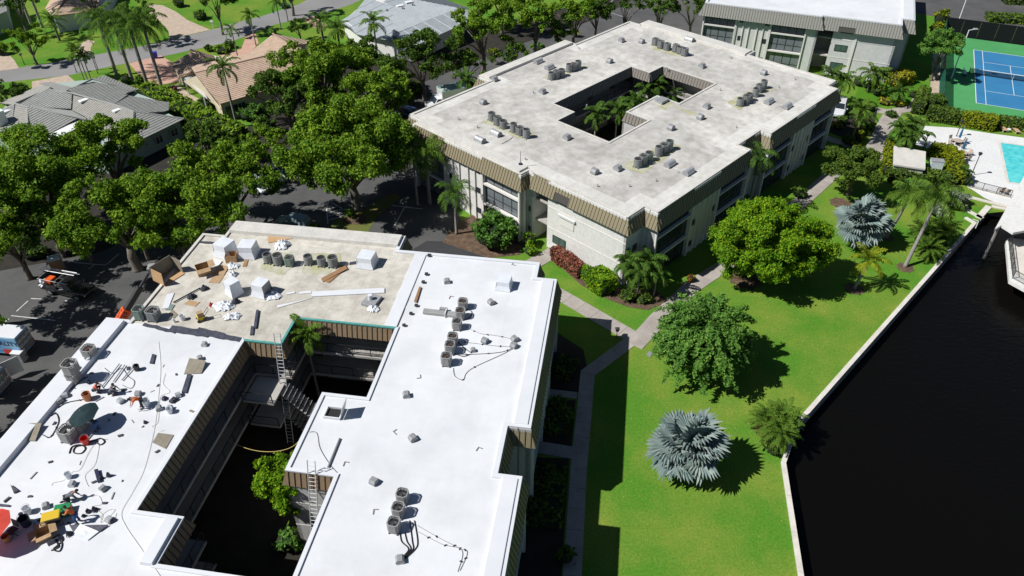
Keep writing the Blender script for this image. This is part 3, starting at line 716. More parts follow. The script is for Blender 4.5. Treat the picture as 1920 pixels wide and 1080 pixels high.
# ---------------------------------------------------------------- the far white roofed block
A3 = R(-22.3695); Z3 = 9.4; O3 = gp(1691, 47, Z3).xy; B3 = empty('apartment_building', (*O3, 0), A3, 'distant grey apartment block with white roof beside the tennis court', 'building')
P3 = [(-30.0, -.5), (-11.7, -.5), (-11.7, 0), (0, 0), (0, 3.1), (1.8, 3.1), (1.8, 21), (0, 21), (0, 40), (-30, 40)]
FL3 = (0.0, 3.1, 6.0)
L3 = 18.3
el3 = {0: [(None, 5.5, 'glass', {}), (5.5, 10.9, 'ribs', {}), (10.9, 16.6, 'glass', {}), (16.6, None, 'wall', {})],
       2: [(None, 2.3, 'void', {}), (2.3, None, 'win', {'w': [(3.0, 1.3, 1.9, 1.0), (3.0, 4.2, 1.9, 1.0), (3.3, 7.1, 1.9, .9)], 'pil': (5.7,)})]}
mansard(B3, P3, .75, Z3, 7.45, .42, 'mansard_grey', skip=(6, 7, 8), cuts={2: [(3.0, 5.4, .62)]})
facade(B3, P3, .75, .75, el3, Z3, FL3, 'stucco_light')
cap_ring(B3, P3, .25, Z3 - .13, Z3 + .08, 'coating_white', over=.11)
MB().sheet([off_poly(P3, -.2)], Z3 - .12).build('roof_deck', 'roof_white', B3)
MB().box(.1, 1.7, 3.2, 20.8, Z3 - .14, Z3 + .2).build('parapet', 'coating_white', B3, bevel=.04)
# ---------------------------------------------------------------- boat-side building at the right edge
def right_building():
    z = 3.3
    root = empty('canal_building', (*gp(1960, 420, z).xy, 0), 0, 'pale roofed waterside building with railed deck at right edge', 'building')
    o = root.location
    def q(px, py, zz): p = gp(px, py, zz); return Vector((p.x - o.x, p.y - o.y))
    roof = [q(1865, 430, z), q(1920, 330, z), q(2060, 280, z), q(2200, 480, z), q(1960, 425, z), q(1900, 436, z), q(1878, 422, z)]
    MB().prism(roof, z - .3, z).build('roof', 'stucco_white', root)
    roofw = [q(1915, 415, z), q(1945, 362, z), q(2050, 320, z), q(2150, 465, z), q(1960, 421, z)]
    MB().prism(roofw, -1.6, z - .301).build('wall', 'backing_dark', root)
    for px, py in ((1873, 424), (1915, 345)): p = q(px, py, z); MB().cyl((p.x, p.y, -2.2), (p.x, p.y, z - .301), .16, n=8).build('piling', 'wall_concrete', root)
    d = 1.0
    dk = [q(1886, 450, d), q(1905, 436, d), q(1990, 420, d), q(2200, 470, d), q(2100, 640, d), q(1893, 526, d)]
    MB().prism(dk, d - .4, d).build('deck', 'stucco_white', root)
    wl = [q(1925, 456, d), q(1990, 440, d), q(2160, 480, d), q(2080, 590, d), q(1930, 510, d)]
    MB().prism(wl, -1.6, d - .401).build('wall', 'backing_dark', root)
    inn = [q(1897, 450, d), q(1990, 428, d), q(2160, 480, d), q(2090, 618, d), q(1905, 516, d)]
    MB().prism(inn, d + .001, d + .02).build('deck_floor', 'cap_concrete', root)
    pr = [q(1890, 452, d), q(1898, 522, d), q(2096, 632, d)]
    railing(root, pr[0], pr[1], d); railing(root, pr[1], pr[2], d); railing(root, q(1905, 438, d), q(1990, 422, d), d)
right_building()
# dock platform at the canal head with its railing
def dock():
    z = .12
    root = empty('dock_platform', (*gp(1830, 390).xy, 0), 0, 'sunken concrete dock box at the canal head below the pool railing', 'dock')
    o = root.location
    def q(px, py, zz=z): p = gp(px, py, zz); return Vector((p.x - o.x, p.y - o.y))
    outer = [q(1798, 388), q(1840, 410), q(1860, 388), q(1900, 396), q(1900, 388), q(1815, 366)]
    MB().prism(outer, -2.3, -.25).build('dock_wall', 'wall_concrete', root)
    for a, b, w_ in ((outer[0], outer[1], .55), (outer[1], outer[2], .7), (outer[2], outer[3], .5), (outer[4], outer[5], .5), (outer[5], outer[0], .5)):
        d = (b - a).normalized(); n = Vector((-d.y, d.x)) * w_
        MB().prism([a, b, b + n, a + n], -.24, z).build('dock_curb', 'cap_concrete', root)
    MB().prism([q(1818, 372), q(1845, 381), q(1838, 398), q(1808, 384)], -.24, -.12).build('dock_floor', 'concrete_path', root)
dock()
pr = empty('pool_railing', (*gp(1815, 352).xy, .06), 0, 'black metal railing along the pool terrace above the dock', 'railing')
a, b = gp(1815, 352).xy, gp(1893, 372).xy; railing(pr, Vector((0, 0)), b - a, 0, 1.1, name='rail_section')
MB().prism([Vector((0, -.12)), (b - a) + Vector((0, -.12)), (b - a) + Vector((0, .2)), Vector((0, .2))], -.06, .1).build('railing_curb', 'cap_concrete', pr)
# ================================================================ HOUSES
mat('tile_grey', (0.262, 0.265, 0.248), 0.85, (0.32, 0.322, 0.30), 1.4, fine=6)
mat('tile_olive', (0.27, 0.26, 0.23), 0.8, (0.32, 0.31, 0.275), 1.4, fine=6)
mat('tile_pink', (0.42, 0.30, 0.215), 0.85, (0.52, 0.385, 0.285), 1.2, fine=6)
mat('ridge_cap', (0.30, 0.305, 0.29), 0.85)
mat('ridge_cap_pink', (0.36, 0.24, 0.18), 0.8)
mat('metal_roof', (0.29, 0.32, 0.34), 0.55, (0.345, 0.375, 0.39), 0.8)
mat('house_cream', (0.55, 0.47, 0.34), 0.9, (0.62, 0.54, 0.40), 1)
mat('house_green', (0.33, 0.40, 0.36), 0.9)
mat('white_paint', (0.74, 0.75, 0.75), 0.6)
def house_face(root, pts, e0, e1, m, sp=.4, mode='course', name='roof_tiles', thick=.045):
    o = root.location; P = [gp(x, y, z) - o for x, y, z in pts]
    n = Vector((0, 0, 0)); c = sum(P, Vector()) / len(P)
    for i in range(len(P)): n += (P[i] - c).cross(P[(i + 1) % len(P)] - c)
    n.normalize()
    if n.z < 0: n = -n
    e = (P[e1] - P[e0]); e -= n * e.dot(n); e.normalize(); s = n.cross(e)
    if s.z < 0: s = -s
    q = [((p - c).dot(e), (p - c).dot(s)) for p in P]
    ax = 1 if mode == 'course' else 0; lo = min(p[ax] for p in q); hi = max(p[ax] for p in q); k = max(1, round((hi - lo) / sp)); h = (hi - lo) / k; mb = MB()
    for i in range(k):
        b = clip(clip(q, ax, lo + i * h, False), ax, lo + (i + 1) * h, True)
        if len(b) < 3: continue
        if mode == 'course': zs = [.02 + thick * (1 - (p[1] - lo - i * h) / h) for p in b]
        else: zs = [.02] * len(b)
        top = [c + e * p[0] + s * p[1] + n * z for p, z in zip(b, zs)]; bot = [c + e * p[0] + s * p[1] - n * .06 for p in b]
        K = len(b); mb.add(top + bot, [tuple(range(K)), tuple(range(2 * K - 1, K - 1, -1))] + [(t, t + K, (t + 1) % K + K, (t + 1) % K) for t in range(K)])
        if mode == 'rib' and i:
            ys = [p[1] for p in b if abs(p[0] - (lo + i * h)) < 1e-3]
            if len(ys) >= 2 and max(ys) - min(ys) > .3:
                A, B = [c + e * (lo + i * h) + s * y for y in (min(ys), max(ys))]; mb.tube([A + n * .04, B + n * .04], .06, 4)
    ob = mb.build(name, m, root); ob['kind'] = 'stuff'; return P
def ridge(root, pts, m='ridge_cap', r=.13):
    MB().tube([gp(x, y, z) - root.location + Vector((0, 0, .05)) for x, y, z in pts], r, 6).build('ridge_cap', m, root)
def zc(sx, sy, ox, oy, pts): return [(ox + x / sx, oy + y / sy, z) for x, y, z in pts]
def walls(root, pts, z1, m, inset=.5, z0=0):
    P = [gp(x, y, z) - root.location for x, y, z in pts]; c = sum(P, Vector()) / len(P)
    Q = [Vector((p.x, p.y)) - (Vector((p.x - c.x, p.y - c.y)).normalized() * inset) for p in P]
    return MB().prism(Q, z0, z1).build('wall', m, root)
# grey tiled hip roofed house
g = empty('house', (*gp(170, 200, 3).xy, 0), 0, 'low house with many hipped grey tile roofs and white awning', 'house')
Z = lambda pts: zc(5.333, 5.333, 0, 130, pts)
a, b, c, d, e = (1840, 497, 3.0), (1050, 880, 3.0), (1340, 425, 4.7), (1345, 525, 4.15), (1090, 650, 4.1)
g1, g2, g3, g4 = (715, 240, 5.2), (1140, 355, 4.85), (865, 500, 3.5), (715, 405, 4.2)
h1, h2, h3 = (925, 100, 5.0), (1375, 215, 3.1), (1270, 262, 3.3)
m1, m2 = (150, 345, 5.0), (475, 205, 5.2)
house_face(g, Z([b, a, c, d, e]), 0, 1, 'tile_grey')
house_face(g, Z([e, d, c, g2, g1, g4, g3]), 0, 1, 'tile_olive', .4, thick=.03)
house_face(g, Z([h3, h2, h1, (660, 225, 5.1), g2]), 0, 1, 'tile_grey')
house_face(g, Z([h2, (1382, 200, 3.1), (1040, 62, 4.5), h1]), 0, 1, 'tile_grey', thick=.03)
house_face(g, Z([(1640, 440, 3.1), (1685, 415, 3.1), (1690, 325, 3.1), (1275, 262, 4.3), g2, c]), 0, 1, 'tile_grey')
house_face(g, Z([(265, 372, 4.7), g4, g1, m2, m1]), 4, 3, 'tile_grey')
house_face(g, Z([(0, 345, 3.0), m1, m2, (520, 190, 5.0), (390, 150, 4.3)]), 0, 4, 'tile_olive', thick=.03)
house_face(g, Z([(660, 225, 5.1), (720, 185, 4.2), (500, 122, 3.9), (390, 150, 4.3), (520, 190, 5.0)]), 1, 2, 'tile_grey', thick=.03)
house_face(g, Z([(390, 690, 3.1), (790, 500, 3.3), g3, (275, 382, 4.9), (285, 670, 3.4)]), 0, 1, 'tile_grey')
house_face(g, Z([(265, 372, 4.7), g4, g3, (275, 382, 4.9)]), 1, 2, 'tile_grey', thick=.03)
house_face(g, Z([(150, 690, 3.2), (285, 670, 3.4), (275, 382, 4.9), m1, (135, 480, 4.2)]), 0, 1, 'tile_olive', thick=.03)
house_face(g, Z([(-60, 660, 3.1), (150, 690, 3.2), (135, 480, 4.2), m1, (-60, 425, 4.6)]), 4, 3, 'tile_grey')
for l in ([a, c], [c, g2, g1], [g1, m2], [m1, (275, 382, 4.95), g3], [c, d, e], [h1, (660, 225, 5.1)], [g2, (1275, 262, 4.35)], [(275, 385, 4.95), (285, 670, 3.45)], [h1, h2], [m1, m2]): ridge(g, Z(l))
for x, y, z in ((410, 275, 4.7), (840, 318, 4.75), (1178, 415, 4.6), (60, 430, 4.5)):
    p = gp(x / 5.333, 130 + y / 5.333, z) - g.location
    MB().cbox((p.x, p.y, p.z + .12), .75, 1.3, .22, R(-38)).build('skylight', 'white_paint', g, bevel=.03)
p = gp(2, 226, 4.3) - g.location; MB().cbox((p.x, p.y, 4.2), 1.1, 1.3, 3.0, R(-38)).build('chimney', 'white_paint', g)
MB().add([tuple(gp(x / 5.333, 130 + y / 5.333, 3.25) - g.location) for x, y in ((390, 700), (800, 500), (885, 530), (420, 760))] + [tuple(gp(x / 5.333, 130 + y / 5.333, 3.15) - g.location) for x, y in ((390, 700), (800, 500), (885, 530), (420, 760))],
         [(0, 1, 2, 3), (7, 6, 5, 4), (0, 4, 5, 1), (1, 5, 6, 2), (2, 6, 7, 3), (3, 7, 4, 0)]).build('awning', 'white_paint', g)
walls(g, Z([a, (1685, 415, 3), (1690, 325, 3), (1382, 200, 3), (1040, 62, 3), (500, 122, 3), (0, 345, 3), (-200, 640, 3), b]), 2.95, 'house_green', .9)
A, B_ = [gp(x / 5.333, 130 + y / 5.333, 3) - g.location for x, y in ((1050, 880), (1840, 497))]; dd = (B_ - A).normalized().xy; nn = Vector((dd.y, -dd.x))
for t in (.62, .82): q = A.xy.lerp(B_.xy, t) - nn * .62; window(g, Matrix(((dd.x, 0, nn.x, q.x), (dd.y, 0, nn.y, q.y), (0, 1, 0, 1.0), (0, 0, 0, 1))), 1.2, 1.1, 2, 'frame_white')
# pink tiled house
g = empty('house', (*gp(430, 140, 3).xy, 0), 0, 'pink tiled low house with cream gable beside the tall palm', 'house')
Z = lambda pts: zc(4.5, 4.5, 260, 0, pts)
house_face(g, Z([(682, 878, 3.0), (1330, 690, 3.0), (1370, 400, 5.0), (475, 620, 5.0)]), 0, 1, 'tile_pink', .42)
house_face(g, Z([(1370, 400, 5.0), (475, 620, 5.0), (440, 560, 4.0), (900, 460, 4.0)]), 2, 3, 'tile_pink', .42)
house_face(g, Z([(880, 505, 3.9), (1130, 285, 5.2), (1290, 395, 4.9), (1110, 468, 4.9)]), 2, 1, 'tile_pink', .42, thick=.05)
house_face(g, Z([(1130, 285, 5.2), (1440, 345, 3.2), (1290, 395, 4.4)]), 1, 2, 'tile_pink', .42, thick=.05)
house_face(g, Z([(350, 640, 3.0), (275, 560, 3.0), (435, 425, 4.6), (500, 445, 4.6), (580, 525, 3.6), (575, 585, 3.4)]), 1, 2, 'tile_pink', .42, thick=.05)
house_face(g, Z([(435, 425, 4.6), (640, 462, 3.0), (640, 492, 3.0), (580, 525, 3.6), (500, 445, 4.6)]), 0, 1, 'tile_pink', .42, thick=.05)
for l in ([(475, 620, 5.0), (1110, 465, 5.0)], [(1130, 285, 5.2), (1290, 395, 4.9)], [(435, 425, 4.6), (500, 445, 4.65)], [(500, 445, 4.65), (580, 525, 3.65)], [(350, 640, 3.05), (575, 585, 3.45)]): ridge(g, Z(l), 'ridge_cap_pink')
walls(g, Z([(682, 878, 3), (475, 620, 3), (275, 560, 3), (435, 425, 3), (640, 462, 3), (900, 470, 3), (1130, 285, 3), (1440, 345, 3), (1330, 690, 3)]), 2.9, 'house_cream', .5)
P = [gp(x, y, z) - g.location for x, y, z in Z([(482, 640, 4.85), (676, 862, 3.0)])]; q = gp(*Z([(475, 620, 5)])[0][:2], 3.0) - g.location
gb = MB(); s0 = Vector((P[1].x, P[1].y)); s1 = s0 + (Vector((P[0].x, P[0].y)) - s0) * 1.9
n2 = (s1 - s0).normalized(); n2 = Vector((n2.y, -n2.x)) * .1; mdp = s0.lerp(s1, .53)
gb.add([(*(s0 + n2), 2.0), (*(s1 + n2), 2.0), (*(mdp + n2), 4.8), (*(s0 - n2), 2.0), (*(s1 - n2), 2.0), (*(mdp - n2), 4.8)], [(0, 1, 2), (5, 4, 3), (0, 3, 4, 1), (1, 4, 5, 2), (2, 5, 3, 0)]); gb.build('gable', 'house_cream', g)
pr_ = Z([(385, 655, 2.7), (470, 625, 2.7), (580, 830, 2.7), (545, 810, 2.7)]); Q = [gp(*p) - g.location for p in pr_]
MB().prism([x.xy for x in Q], 2.6, 2.72).build('porch_roof', 'stucco_grey', g)
for t in (0, 1): p = Q[t * 3]; MB().cbox((p.x, p.y, 1.3), .16, .16, 2.6).build('porch_post', 'white_paint', g)
A, B_ = [gp(*p) - g.location for p in Z([(682, 878, 3), (1330, 690, 3)])]; dd = (B_ - A).normalized().xy; nn = Vector((dd.y, -dd.x))
for t, w_ in ((.06, 2.0), (.22, 1.2)): q = A.xy.lerp(B_.xy, t) - nn * .42; window(g, Matrix(((dd.x, 0, nn.x, q.x), (dd.y, 0, nn.y, q.y), (0, 1, 0, .3), (0, 0, 0, 1))), w_, 1.9, 2, 'frame_white')
# metal roofed house
g = empty('house', (*gp(750, 30, 3).xy, 0), 0, 'house with blue grey standing seam metal roof behind the trees', 'house')
Z = lambda pts: zc(6.4, 6.4, 600, 0, pts)
k1, k2, k3, k4 = (880, 75, 4.9), (1090, -10, 4.9), (1660, 95, 4.2), (880, 415, 3.9)
house_face(g, Z([k4, k3, k2, k1]), 0, 1, 'metal_roof', .42, 'rib', 'roof_sheeting')
house_face(g, Z([(1110, 560, 2.9), (1760, 275, 3.1), (1790, 125, 3.9), k3, k4, (905, 440, 3.7)]), 0, 1, 'metal_roof', 2.5, 'rib', 'roof_sheeting')
house_face(g, Z([(880, 530, 3.0), (440, 400, 2.9), (230, 240, 2.9), (420, 150, 3.3), (560, -20, 4.2), (840, 60, 4.8), k1, k4]), 1, 2, 'metal_roof', 3, 'rib', 'roof_sheeting')
house_face(g, Z([k1, (840, 60, 4.8), (760, 20, 4.4), (900, -60, 4.2), k2]), 0, 1, 'metal_roof', 3, 'rib', 'roof_sheeting')
house_face(g, Z([k2, k3, (1800, 110, 3.6), (1400, -40, 3.4)]), 2, 3, 'metal_roof', .42, 'rib', 'roof_sheeting')
for x, y, z in ((960, 75, 4.8), (1070, 30, 4.9)):
    p = gp(600 + x / 6.4, y / 6.4, z) - g.location; MB().cbox((p.x, p.y, p.z + .1), 1.3, .8, .2, R(30)).build('skylight', 'white_paint', g, bevel=.03)
for x, y, z in ((800, 130, 4.5), (1110, 60, 4.8), (990, 108, 4.7)):
    p = gp(600 + x / 6.4, y / 6.4, z) - g.location; MB().cyl((p.x, p.y, p.z - .1), (p.x, p.y, p.z + .35), .18).build('roof_vent', 'ridge_cap', g)
walls(g, Z([(1110, 560, 2.9), (880, 530, 2.9), (440, 400, 2.9), (230, 240, 2.9), (560, -20, 2.9), (1300, -20, 2.9), (1790, 125, 2.9), (1760, 275, 2.9)]), 2.85, 'stucco_white', .8)
# pink roofed house, top left and the house at the very corner
g = empty('house', (*gp(120, 5, 3).xy, 0), 0, 'pink tiled house at the top edge behind royal palms', 'house')
house_face(g, [(100, 33, 3.0), (150, 24, 3.0), (190, 18, 3), (175, -30, 5.0), (128, -12, 5.0)], 0, 1, 'tile_pink', .42)
house_face(g, [(84, 15, 3.0), (100, 33, 3.0), (128, -12, 5.0), (110, -25, 4.4)], 0, 1, 'tile_pink', .42, thick=.04)
ridge(g, [(100, 33, 3.05), (128, -12, 5.05)], 'ridge_cap_pink')
walls(g, [(100, 33, 3.0), (190, 18, 3), (230, -60, 3), (120, -60, 3), (84, 15, 3)], 2.9, 'stucco_white', .6)
g = empty('house', (*gp(-10, 20, 3).xy, 0), 0, 'pale grey house cut by the top left corner', 'house')
house_face(g, [(14, 22, 3.4), (-60, 50, 3.4), (-90, 0, 5.2), (4, -22, 5.2)], 0, 1, 'tile_grey', .42)
walls(g, [(14, 22, 3.4), (-60, 50, 3.4), (-110, -20, 3.4), (0, -40, 3.4)], 3.3, 'house_green', .5)
# pale pump shed by the pool
g = empty('utility_shed', (*gp(1705, 295, 2.2).xy, 0), 0, 'low shed with flat pale roof enclosed by hedges near pool', 'shed')
Q = [gp(x, y, 2.2) - g.location for x, y in ((1676, 273), (1736, 284), (1735, 317), (1675, 308))]
MB().prism([x.xy for x in Q], 2.0, 2.2).build('roof', 'parapet_cream', g)
c = sum(Q, Vector()) / 4; MB().prism([(x.xy - c.xy) * .93 + c.xy for x in Q], 0, 1.998).build('wall', 'stucco_grey', g)
# ================================================================ VEGETATION
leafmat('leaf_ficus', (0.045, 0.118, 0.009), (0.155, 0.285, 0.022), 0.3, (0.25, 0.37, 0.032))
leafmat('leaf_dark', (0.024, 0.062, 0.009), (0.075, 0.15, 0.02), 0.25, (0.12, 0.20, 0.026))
leafmat('leaf_bright', (0.055, 0.16, 0.006), (0.145, 0.31, 0.012), 0.3, (0.27, 0.38, 0.014))
leafmat('leaf_cool', (0.052, 0.15, 0.022), (0.122, 0.275, 0.048), 0.34, (0.19, 0.34, 0.072))
leafmat('leaf_hedge', (0.035, 0.085, 0.012), (0.085, 0.15, 0.018), 0.2, (0.13, 0.19, 0.03))
leafmat('leaf_yellow', (0.12, 0.15, 0.01), (0.30, 0.29, 0.02), 0.2, (0.42, 0.36, 0.03))
leafmat('leaf_lime', (0.09, 0.14, 0.006), (0.20, 0.25, 0.01), 0.25, (0.28, 0.30, 0.015))
leafmat('leaf_copper', (0.10, 0.03, 0.02), (0.24, 0.085, 0.06), 0.15, (0.30, 0.14, 0.10))
leafmat('leaf_orange', (0.30, 0.10, 0.01), (0.45, 0.18, 0.015), 0.2)
leafmat('leaf_gray', (0.12, 0.16, 0.11), (0.21, 0.26, 0.19), 0.15, (0.28, 0.32, 0.25))
leafmat('frond_green', (0.03, 0.085, 0.012), (0.075, 0.155, 0.022), 0.28, (0.11, 0.19, 0.03))
leafmat('frond_light', (0.045, 0.11, 0.012), (0.10, 0.19, 0.022), 0.25, (0.15, 0.24, 0.03))
leafmat('frond_yellow', (0.10, 0.16, 0.01), (0.20, 0.26, 0.014), 0.25, (0.30, 0.32, 0.02))
leafmat('frond_silver', (0.13, 0.19, 0.195), (0.215, 0.28, 0.28), 0.08, (0.29, 0.35, 0.345))
leafmat('frond_dead', (0.18, 0.12, 0.06), (0.28, 0.19, 0.10), 0.1)
mat('bark', (0.10, 0.085, 0.07), 0.95, (0.16, 0.14, 0.12), 2.0, bump=.6, bscale=10)
mat('palm_bark', (0.20, 0.185, 0.165), 0.9, (0.29, 0.27, 0.245), 1.5, bump=.5, bscale=8, stretch=(1, 1, 5))
mat('palm_brown', (0.14, 0.105, 0.075), 0.95, (0.20, 0.15, 0.11), 2, bump=.6, bscale=8, stretch=(1, 1, 5))
mat('crownshaft', (0.09, 0.16, 0.05), 0.6)
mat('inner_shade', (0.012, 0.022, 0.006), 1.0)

def quads_mesh(name, V, m, extra=None):
    """V (n,4,3) array of leaf corners"""
    n = len(V); nv = n * 4; vs = V.reshape(-1, 3); loops = np.arange(nv, dtype=np.int32)
    mats_ = [MATS[m]]; ev, ef = ([], []) if extra is None else (extra.v, extra.f)
    if ef:
        vs = np.concatenate([vs, np.array(ev)]); le = np.array([i + nv for q in ef for i in q], dtype=np.int32); loops = np.concatenate([loops, le])
    me = bpy.data.meshes.new(name); me.vertices.add(len(vs)); me.vertices.foreach_set('co', vs.astype(np.float32).ravel())
    me.loops.add(len(loops)); me.loops.foreach_set('vertex_index', loops)
    tot = np.full(n, 4, dtype=np.int32)
    if ef: tot = np.concatenate([tot, np.array([len(q) for q in ef], dtype=np.int32)])
    st = np.concatenate([[0], np.cumsum(tot)[:-1]]).astype(np.int32)
    me.polygons.add(len(tot)); me.polygons.foreach_set('loop_start', st)
    me.materials.append(mats_[0])
    if ef:
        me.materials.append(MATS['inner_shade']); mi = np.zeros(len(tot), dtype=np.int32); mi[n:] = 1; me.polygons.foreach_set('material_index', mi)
    me.update(calc_edges=True); return me
def unit(a): return a / np.maximum(1e-6, np.linalg.norm(a, axis=-1, keepdims=True))
def leaves(C, N, s, asp=.55):
    """leaf cards at C facing N with half length s"""
    n = len(C); t = unit(np.cross(N, rng.normal(size=(n, 3)))); b = np.cross(N, t); s = s[:, None]
    f = N * s * .25
    return np.stack([C - t * s, C - b * s * asp - f, C + t * s, C + b * s * asp - f], 1)
def puffs(centres, radii, dens, size, up=.35, flat=.8, rough=.55):
    out_ = []; cr = []
    for c, r in zip(centres, radii):
        if r < .55: cr.append((c, r)); continue
        for k in range(6):
            d = unit(rng.normal(size=3) + np.array([0, 0, .3])); cr.append((np.array(c) + d * r * rng.uniform(.35, .72) * np.array([1.1, 1.1, flat * .8]), r * rng.uniform(.32, .55)))
    for c, r in cr:
        n = max(8, int(dens * r * r))
        d = unit(rng.normal(size=(n, 3)) + np.array([0, 0, up])); rr = r * (rng.uniform(.5, 1.1, n) + (rng.random(n) < .16) * rng.uniform(0, .5, n))[:, None]
        C = np.array(c) + d * rr * np.array([1, 1, flat])
        N = unit(d + rng.normal(size=(n, 3)) * rough + np.array([0, 0, .25])); out_.append(leaves(C, N, size * rng.uniform(.65, 1.3, n)))
    return np.concatenate(out_)
def crown_centres(rx, rz, n, low=-.25, inner=.45):
    P = []; k = 0
    while len(P) < n:
        i = len(P) + .5; ph = i * 2.39996 + rng.uniform(-.4, .4); zz = 1 - (1 - low) * (i / n); zz = min(1, max(low, zz + rng.uniform(-.1, .1)))
        q = math.sqrt(max(0, 1 - zz * zz)); rr = rng.uniform(.62, .92) if rng.random() > .22 else rng.uniform(inner * .5, .6)
        P.append((math.cos(ph) * q * rx * rr, math.sin(ph) * q * rx * rr, zz * rz * rr))
    return P
def limb_mesh(hc, rx, tr, tops, base=.0, n=6):
    mb = MB(); fork = hc * .42
    mb.tube([(0, 0, -.1), (0, 0, .25), (tr * .4, 0, fork * .6), (0, tr * .3, fork)], [tr * 1.6, tr * 1.15, tr * .95, tr * .85], 8)
    for t in tops:
        t = Vector(t); mid = Vector((t.x * .42, t.y * .42, fork + (t.z - fork) * .55))
        mb.tube([(0, 0, fork - .15), mid, t], [tr * .6, tr * .35, tr * .1], n)
    return mb
def tree(label, px, py, rpx, hc, m='leaf_ficus', ratio=.62, np_=34, ls=.36, dens=62, tr=None, group=None, cat='tree', name='tree', pr=(.13, .33), low=-.3, sx=1.0, rough=.55, name_full=False):
    p = gp(px, py, hc); rad = rpx * mpp(px, py, hc)
    root = empty(name, (p.x, p.y, 0), rnd.uniform(0, 6.28) if sx == 1 else 0, label, cat, group)
    if m in ('leaf_ficus', 'leaf_dark') and not name_full: np_ = int(np_ * .86); pr = (pr[0] * 1.05, pr[1] * .92)
    C = crown_centres(rad * .9, rad * ratio, np_, low); C = [(c[0] * sx, c[1], c[2] + hc) for c in C]
    ph = rng.uniform(0, 6.28, 3); C2 = []
    for c in C:
        a = math.atan2(c[1], c[0]); k = 1 + .13 * math.sin(2 * a + ph[0]) + .10 * math.sin(3 * a + ph[1]) + .08 * math.sin(5 * a + ph[2]) + rng.normal() * .05
        C2.append((c[0] * k, c[1] * k, c[2] + rad * .07 * rng.normal()))
    C = C2; r = [rad * (pr[0] + (pr[1] - pr[0]) * rng.random() ** 1.4) for _ in C]
    o = inst('crown', quads_mesh('crown', puffs(C, r, dens / (ls * .52 / .36) ** 2 * .82, ls * .52, rough=rough + .1), m), root)
    tops = [C[i] for i in rng.choice(len(C), min(7, len(C)), replace=False)]
    limb_mesh(hc, rad, tr or max(.12, rad * .055), tops).build('trunk', 'bark', root, smooth=True)
    return root
def bush(label, px, py, rpx, h, m='leaf_hedge', np_=12, ls=.2, dens=130, cat='shrub', name='shrub', group=None, sx=1.0, rz=0, flat=.8):
    p = gp(px, py, h * .5); rad = rpx * mpp(px, py, h * .5)
    C = crown_centres(rad * .68, h * .42, np_, -.5); C = [(c[0] * sx, c[1], c[2] + h * .46) for c in C]
    r = [min(rad * .42, h * .5) * rng.uniform(.75, 1.15) for _ in C]
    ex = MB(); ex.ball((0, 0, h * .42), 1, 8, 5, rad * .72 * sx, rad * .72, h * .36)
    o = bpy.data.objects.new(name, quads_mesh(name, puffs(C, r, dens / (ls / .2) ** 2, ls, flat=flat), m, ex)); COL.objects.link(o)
    o.location = (p.x, p.y, 0); o.rotation_euler.z = rz; return tag(o, label, cat, group)
def hedge(label, pts, wd, h, m='leaf_hedge', ls=.2, dens=26, name='hedge', cat='hedge', group=None, wob=.12, z0=0):
    o0 = gp(*pts[0]); P = [gp(*p).xy - o0.xy for p in pts]; V = []; ex = MB()
    for a, b in zip(P[:-1], P[1:]):
        d = (b - a); L = d.length; d.normalize(); n_ = Vector((-d.y, d.x))
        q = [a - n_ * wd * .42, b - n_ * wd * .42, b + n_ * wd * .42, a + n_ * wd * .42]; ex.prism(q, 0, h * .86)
        for kind, area in (('top', L * wd), ('s1', L * h), ('s0', L * h), ('e0', wd * h), ('e1', wd * h)):
            n = int(area * dens * (.2 / ls) ** 2) + 4; u_, v_ = rng.uniform(0, 1, n), rng.uniform(0, 1, n)
            A = np.array([*a, 0]); D = np.array([*d, 0]); Nn = np.array([*n_, 0]); Z = np.array([0, 0, 1.])
            if kind == 'top': C = A + D * (u_ * L)[:, None] + Nn * ((v_ - .5) * wd)[:, None] + Z * h; Nr = Z
            elif kind[0] == 's': sg = 1 if kind == 's1' else -1; C = A + D * (u_ * L)[:, None] + Nn * sg * wd / 2 + Z * (v_ * h)[:, None]; Nr = Nn * sg
            else: sg = 1 if kind == 'e1' else 0; C = A + D * (L * sg) + Nn * ((u_ - .5) * wd)[:, None] + Z * (v_ * h)[:, None]; Nr = D * (1 if sg else -1)
            bump = np.sin(C[:, 0] * 2.1 + C[:, 1] * 1.3) * np.cos(C[:, 1] * 1.9 - C[:, 2] * 2.3)
            C = C + Nr * (bump * wob + rng.normal(size=n) * .07)[:, None]
            V.append(leaves(C, unit(Nr + rng.normal(size=(n, 3)) * .55), ls * rng.uniform(.6, 1.3, n)))
    o = bpy.data.objects.new(name, quads_mesh(name, np.concatenate(V), m, ex)); COL.objects.link(o); o.location = (o0.x, o0.y, z0)
    return tag(o, label, cat, group)

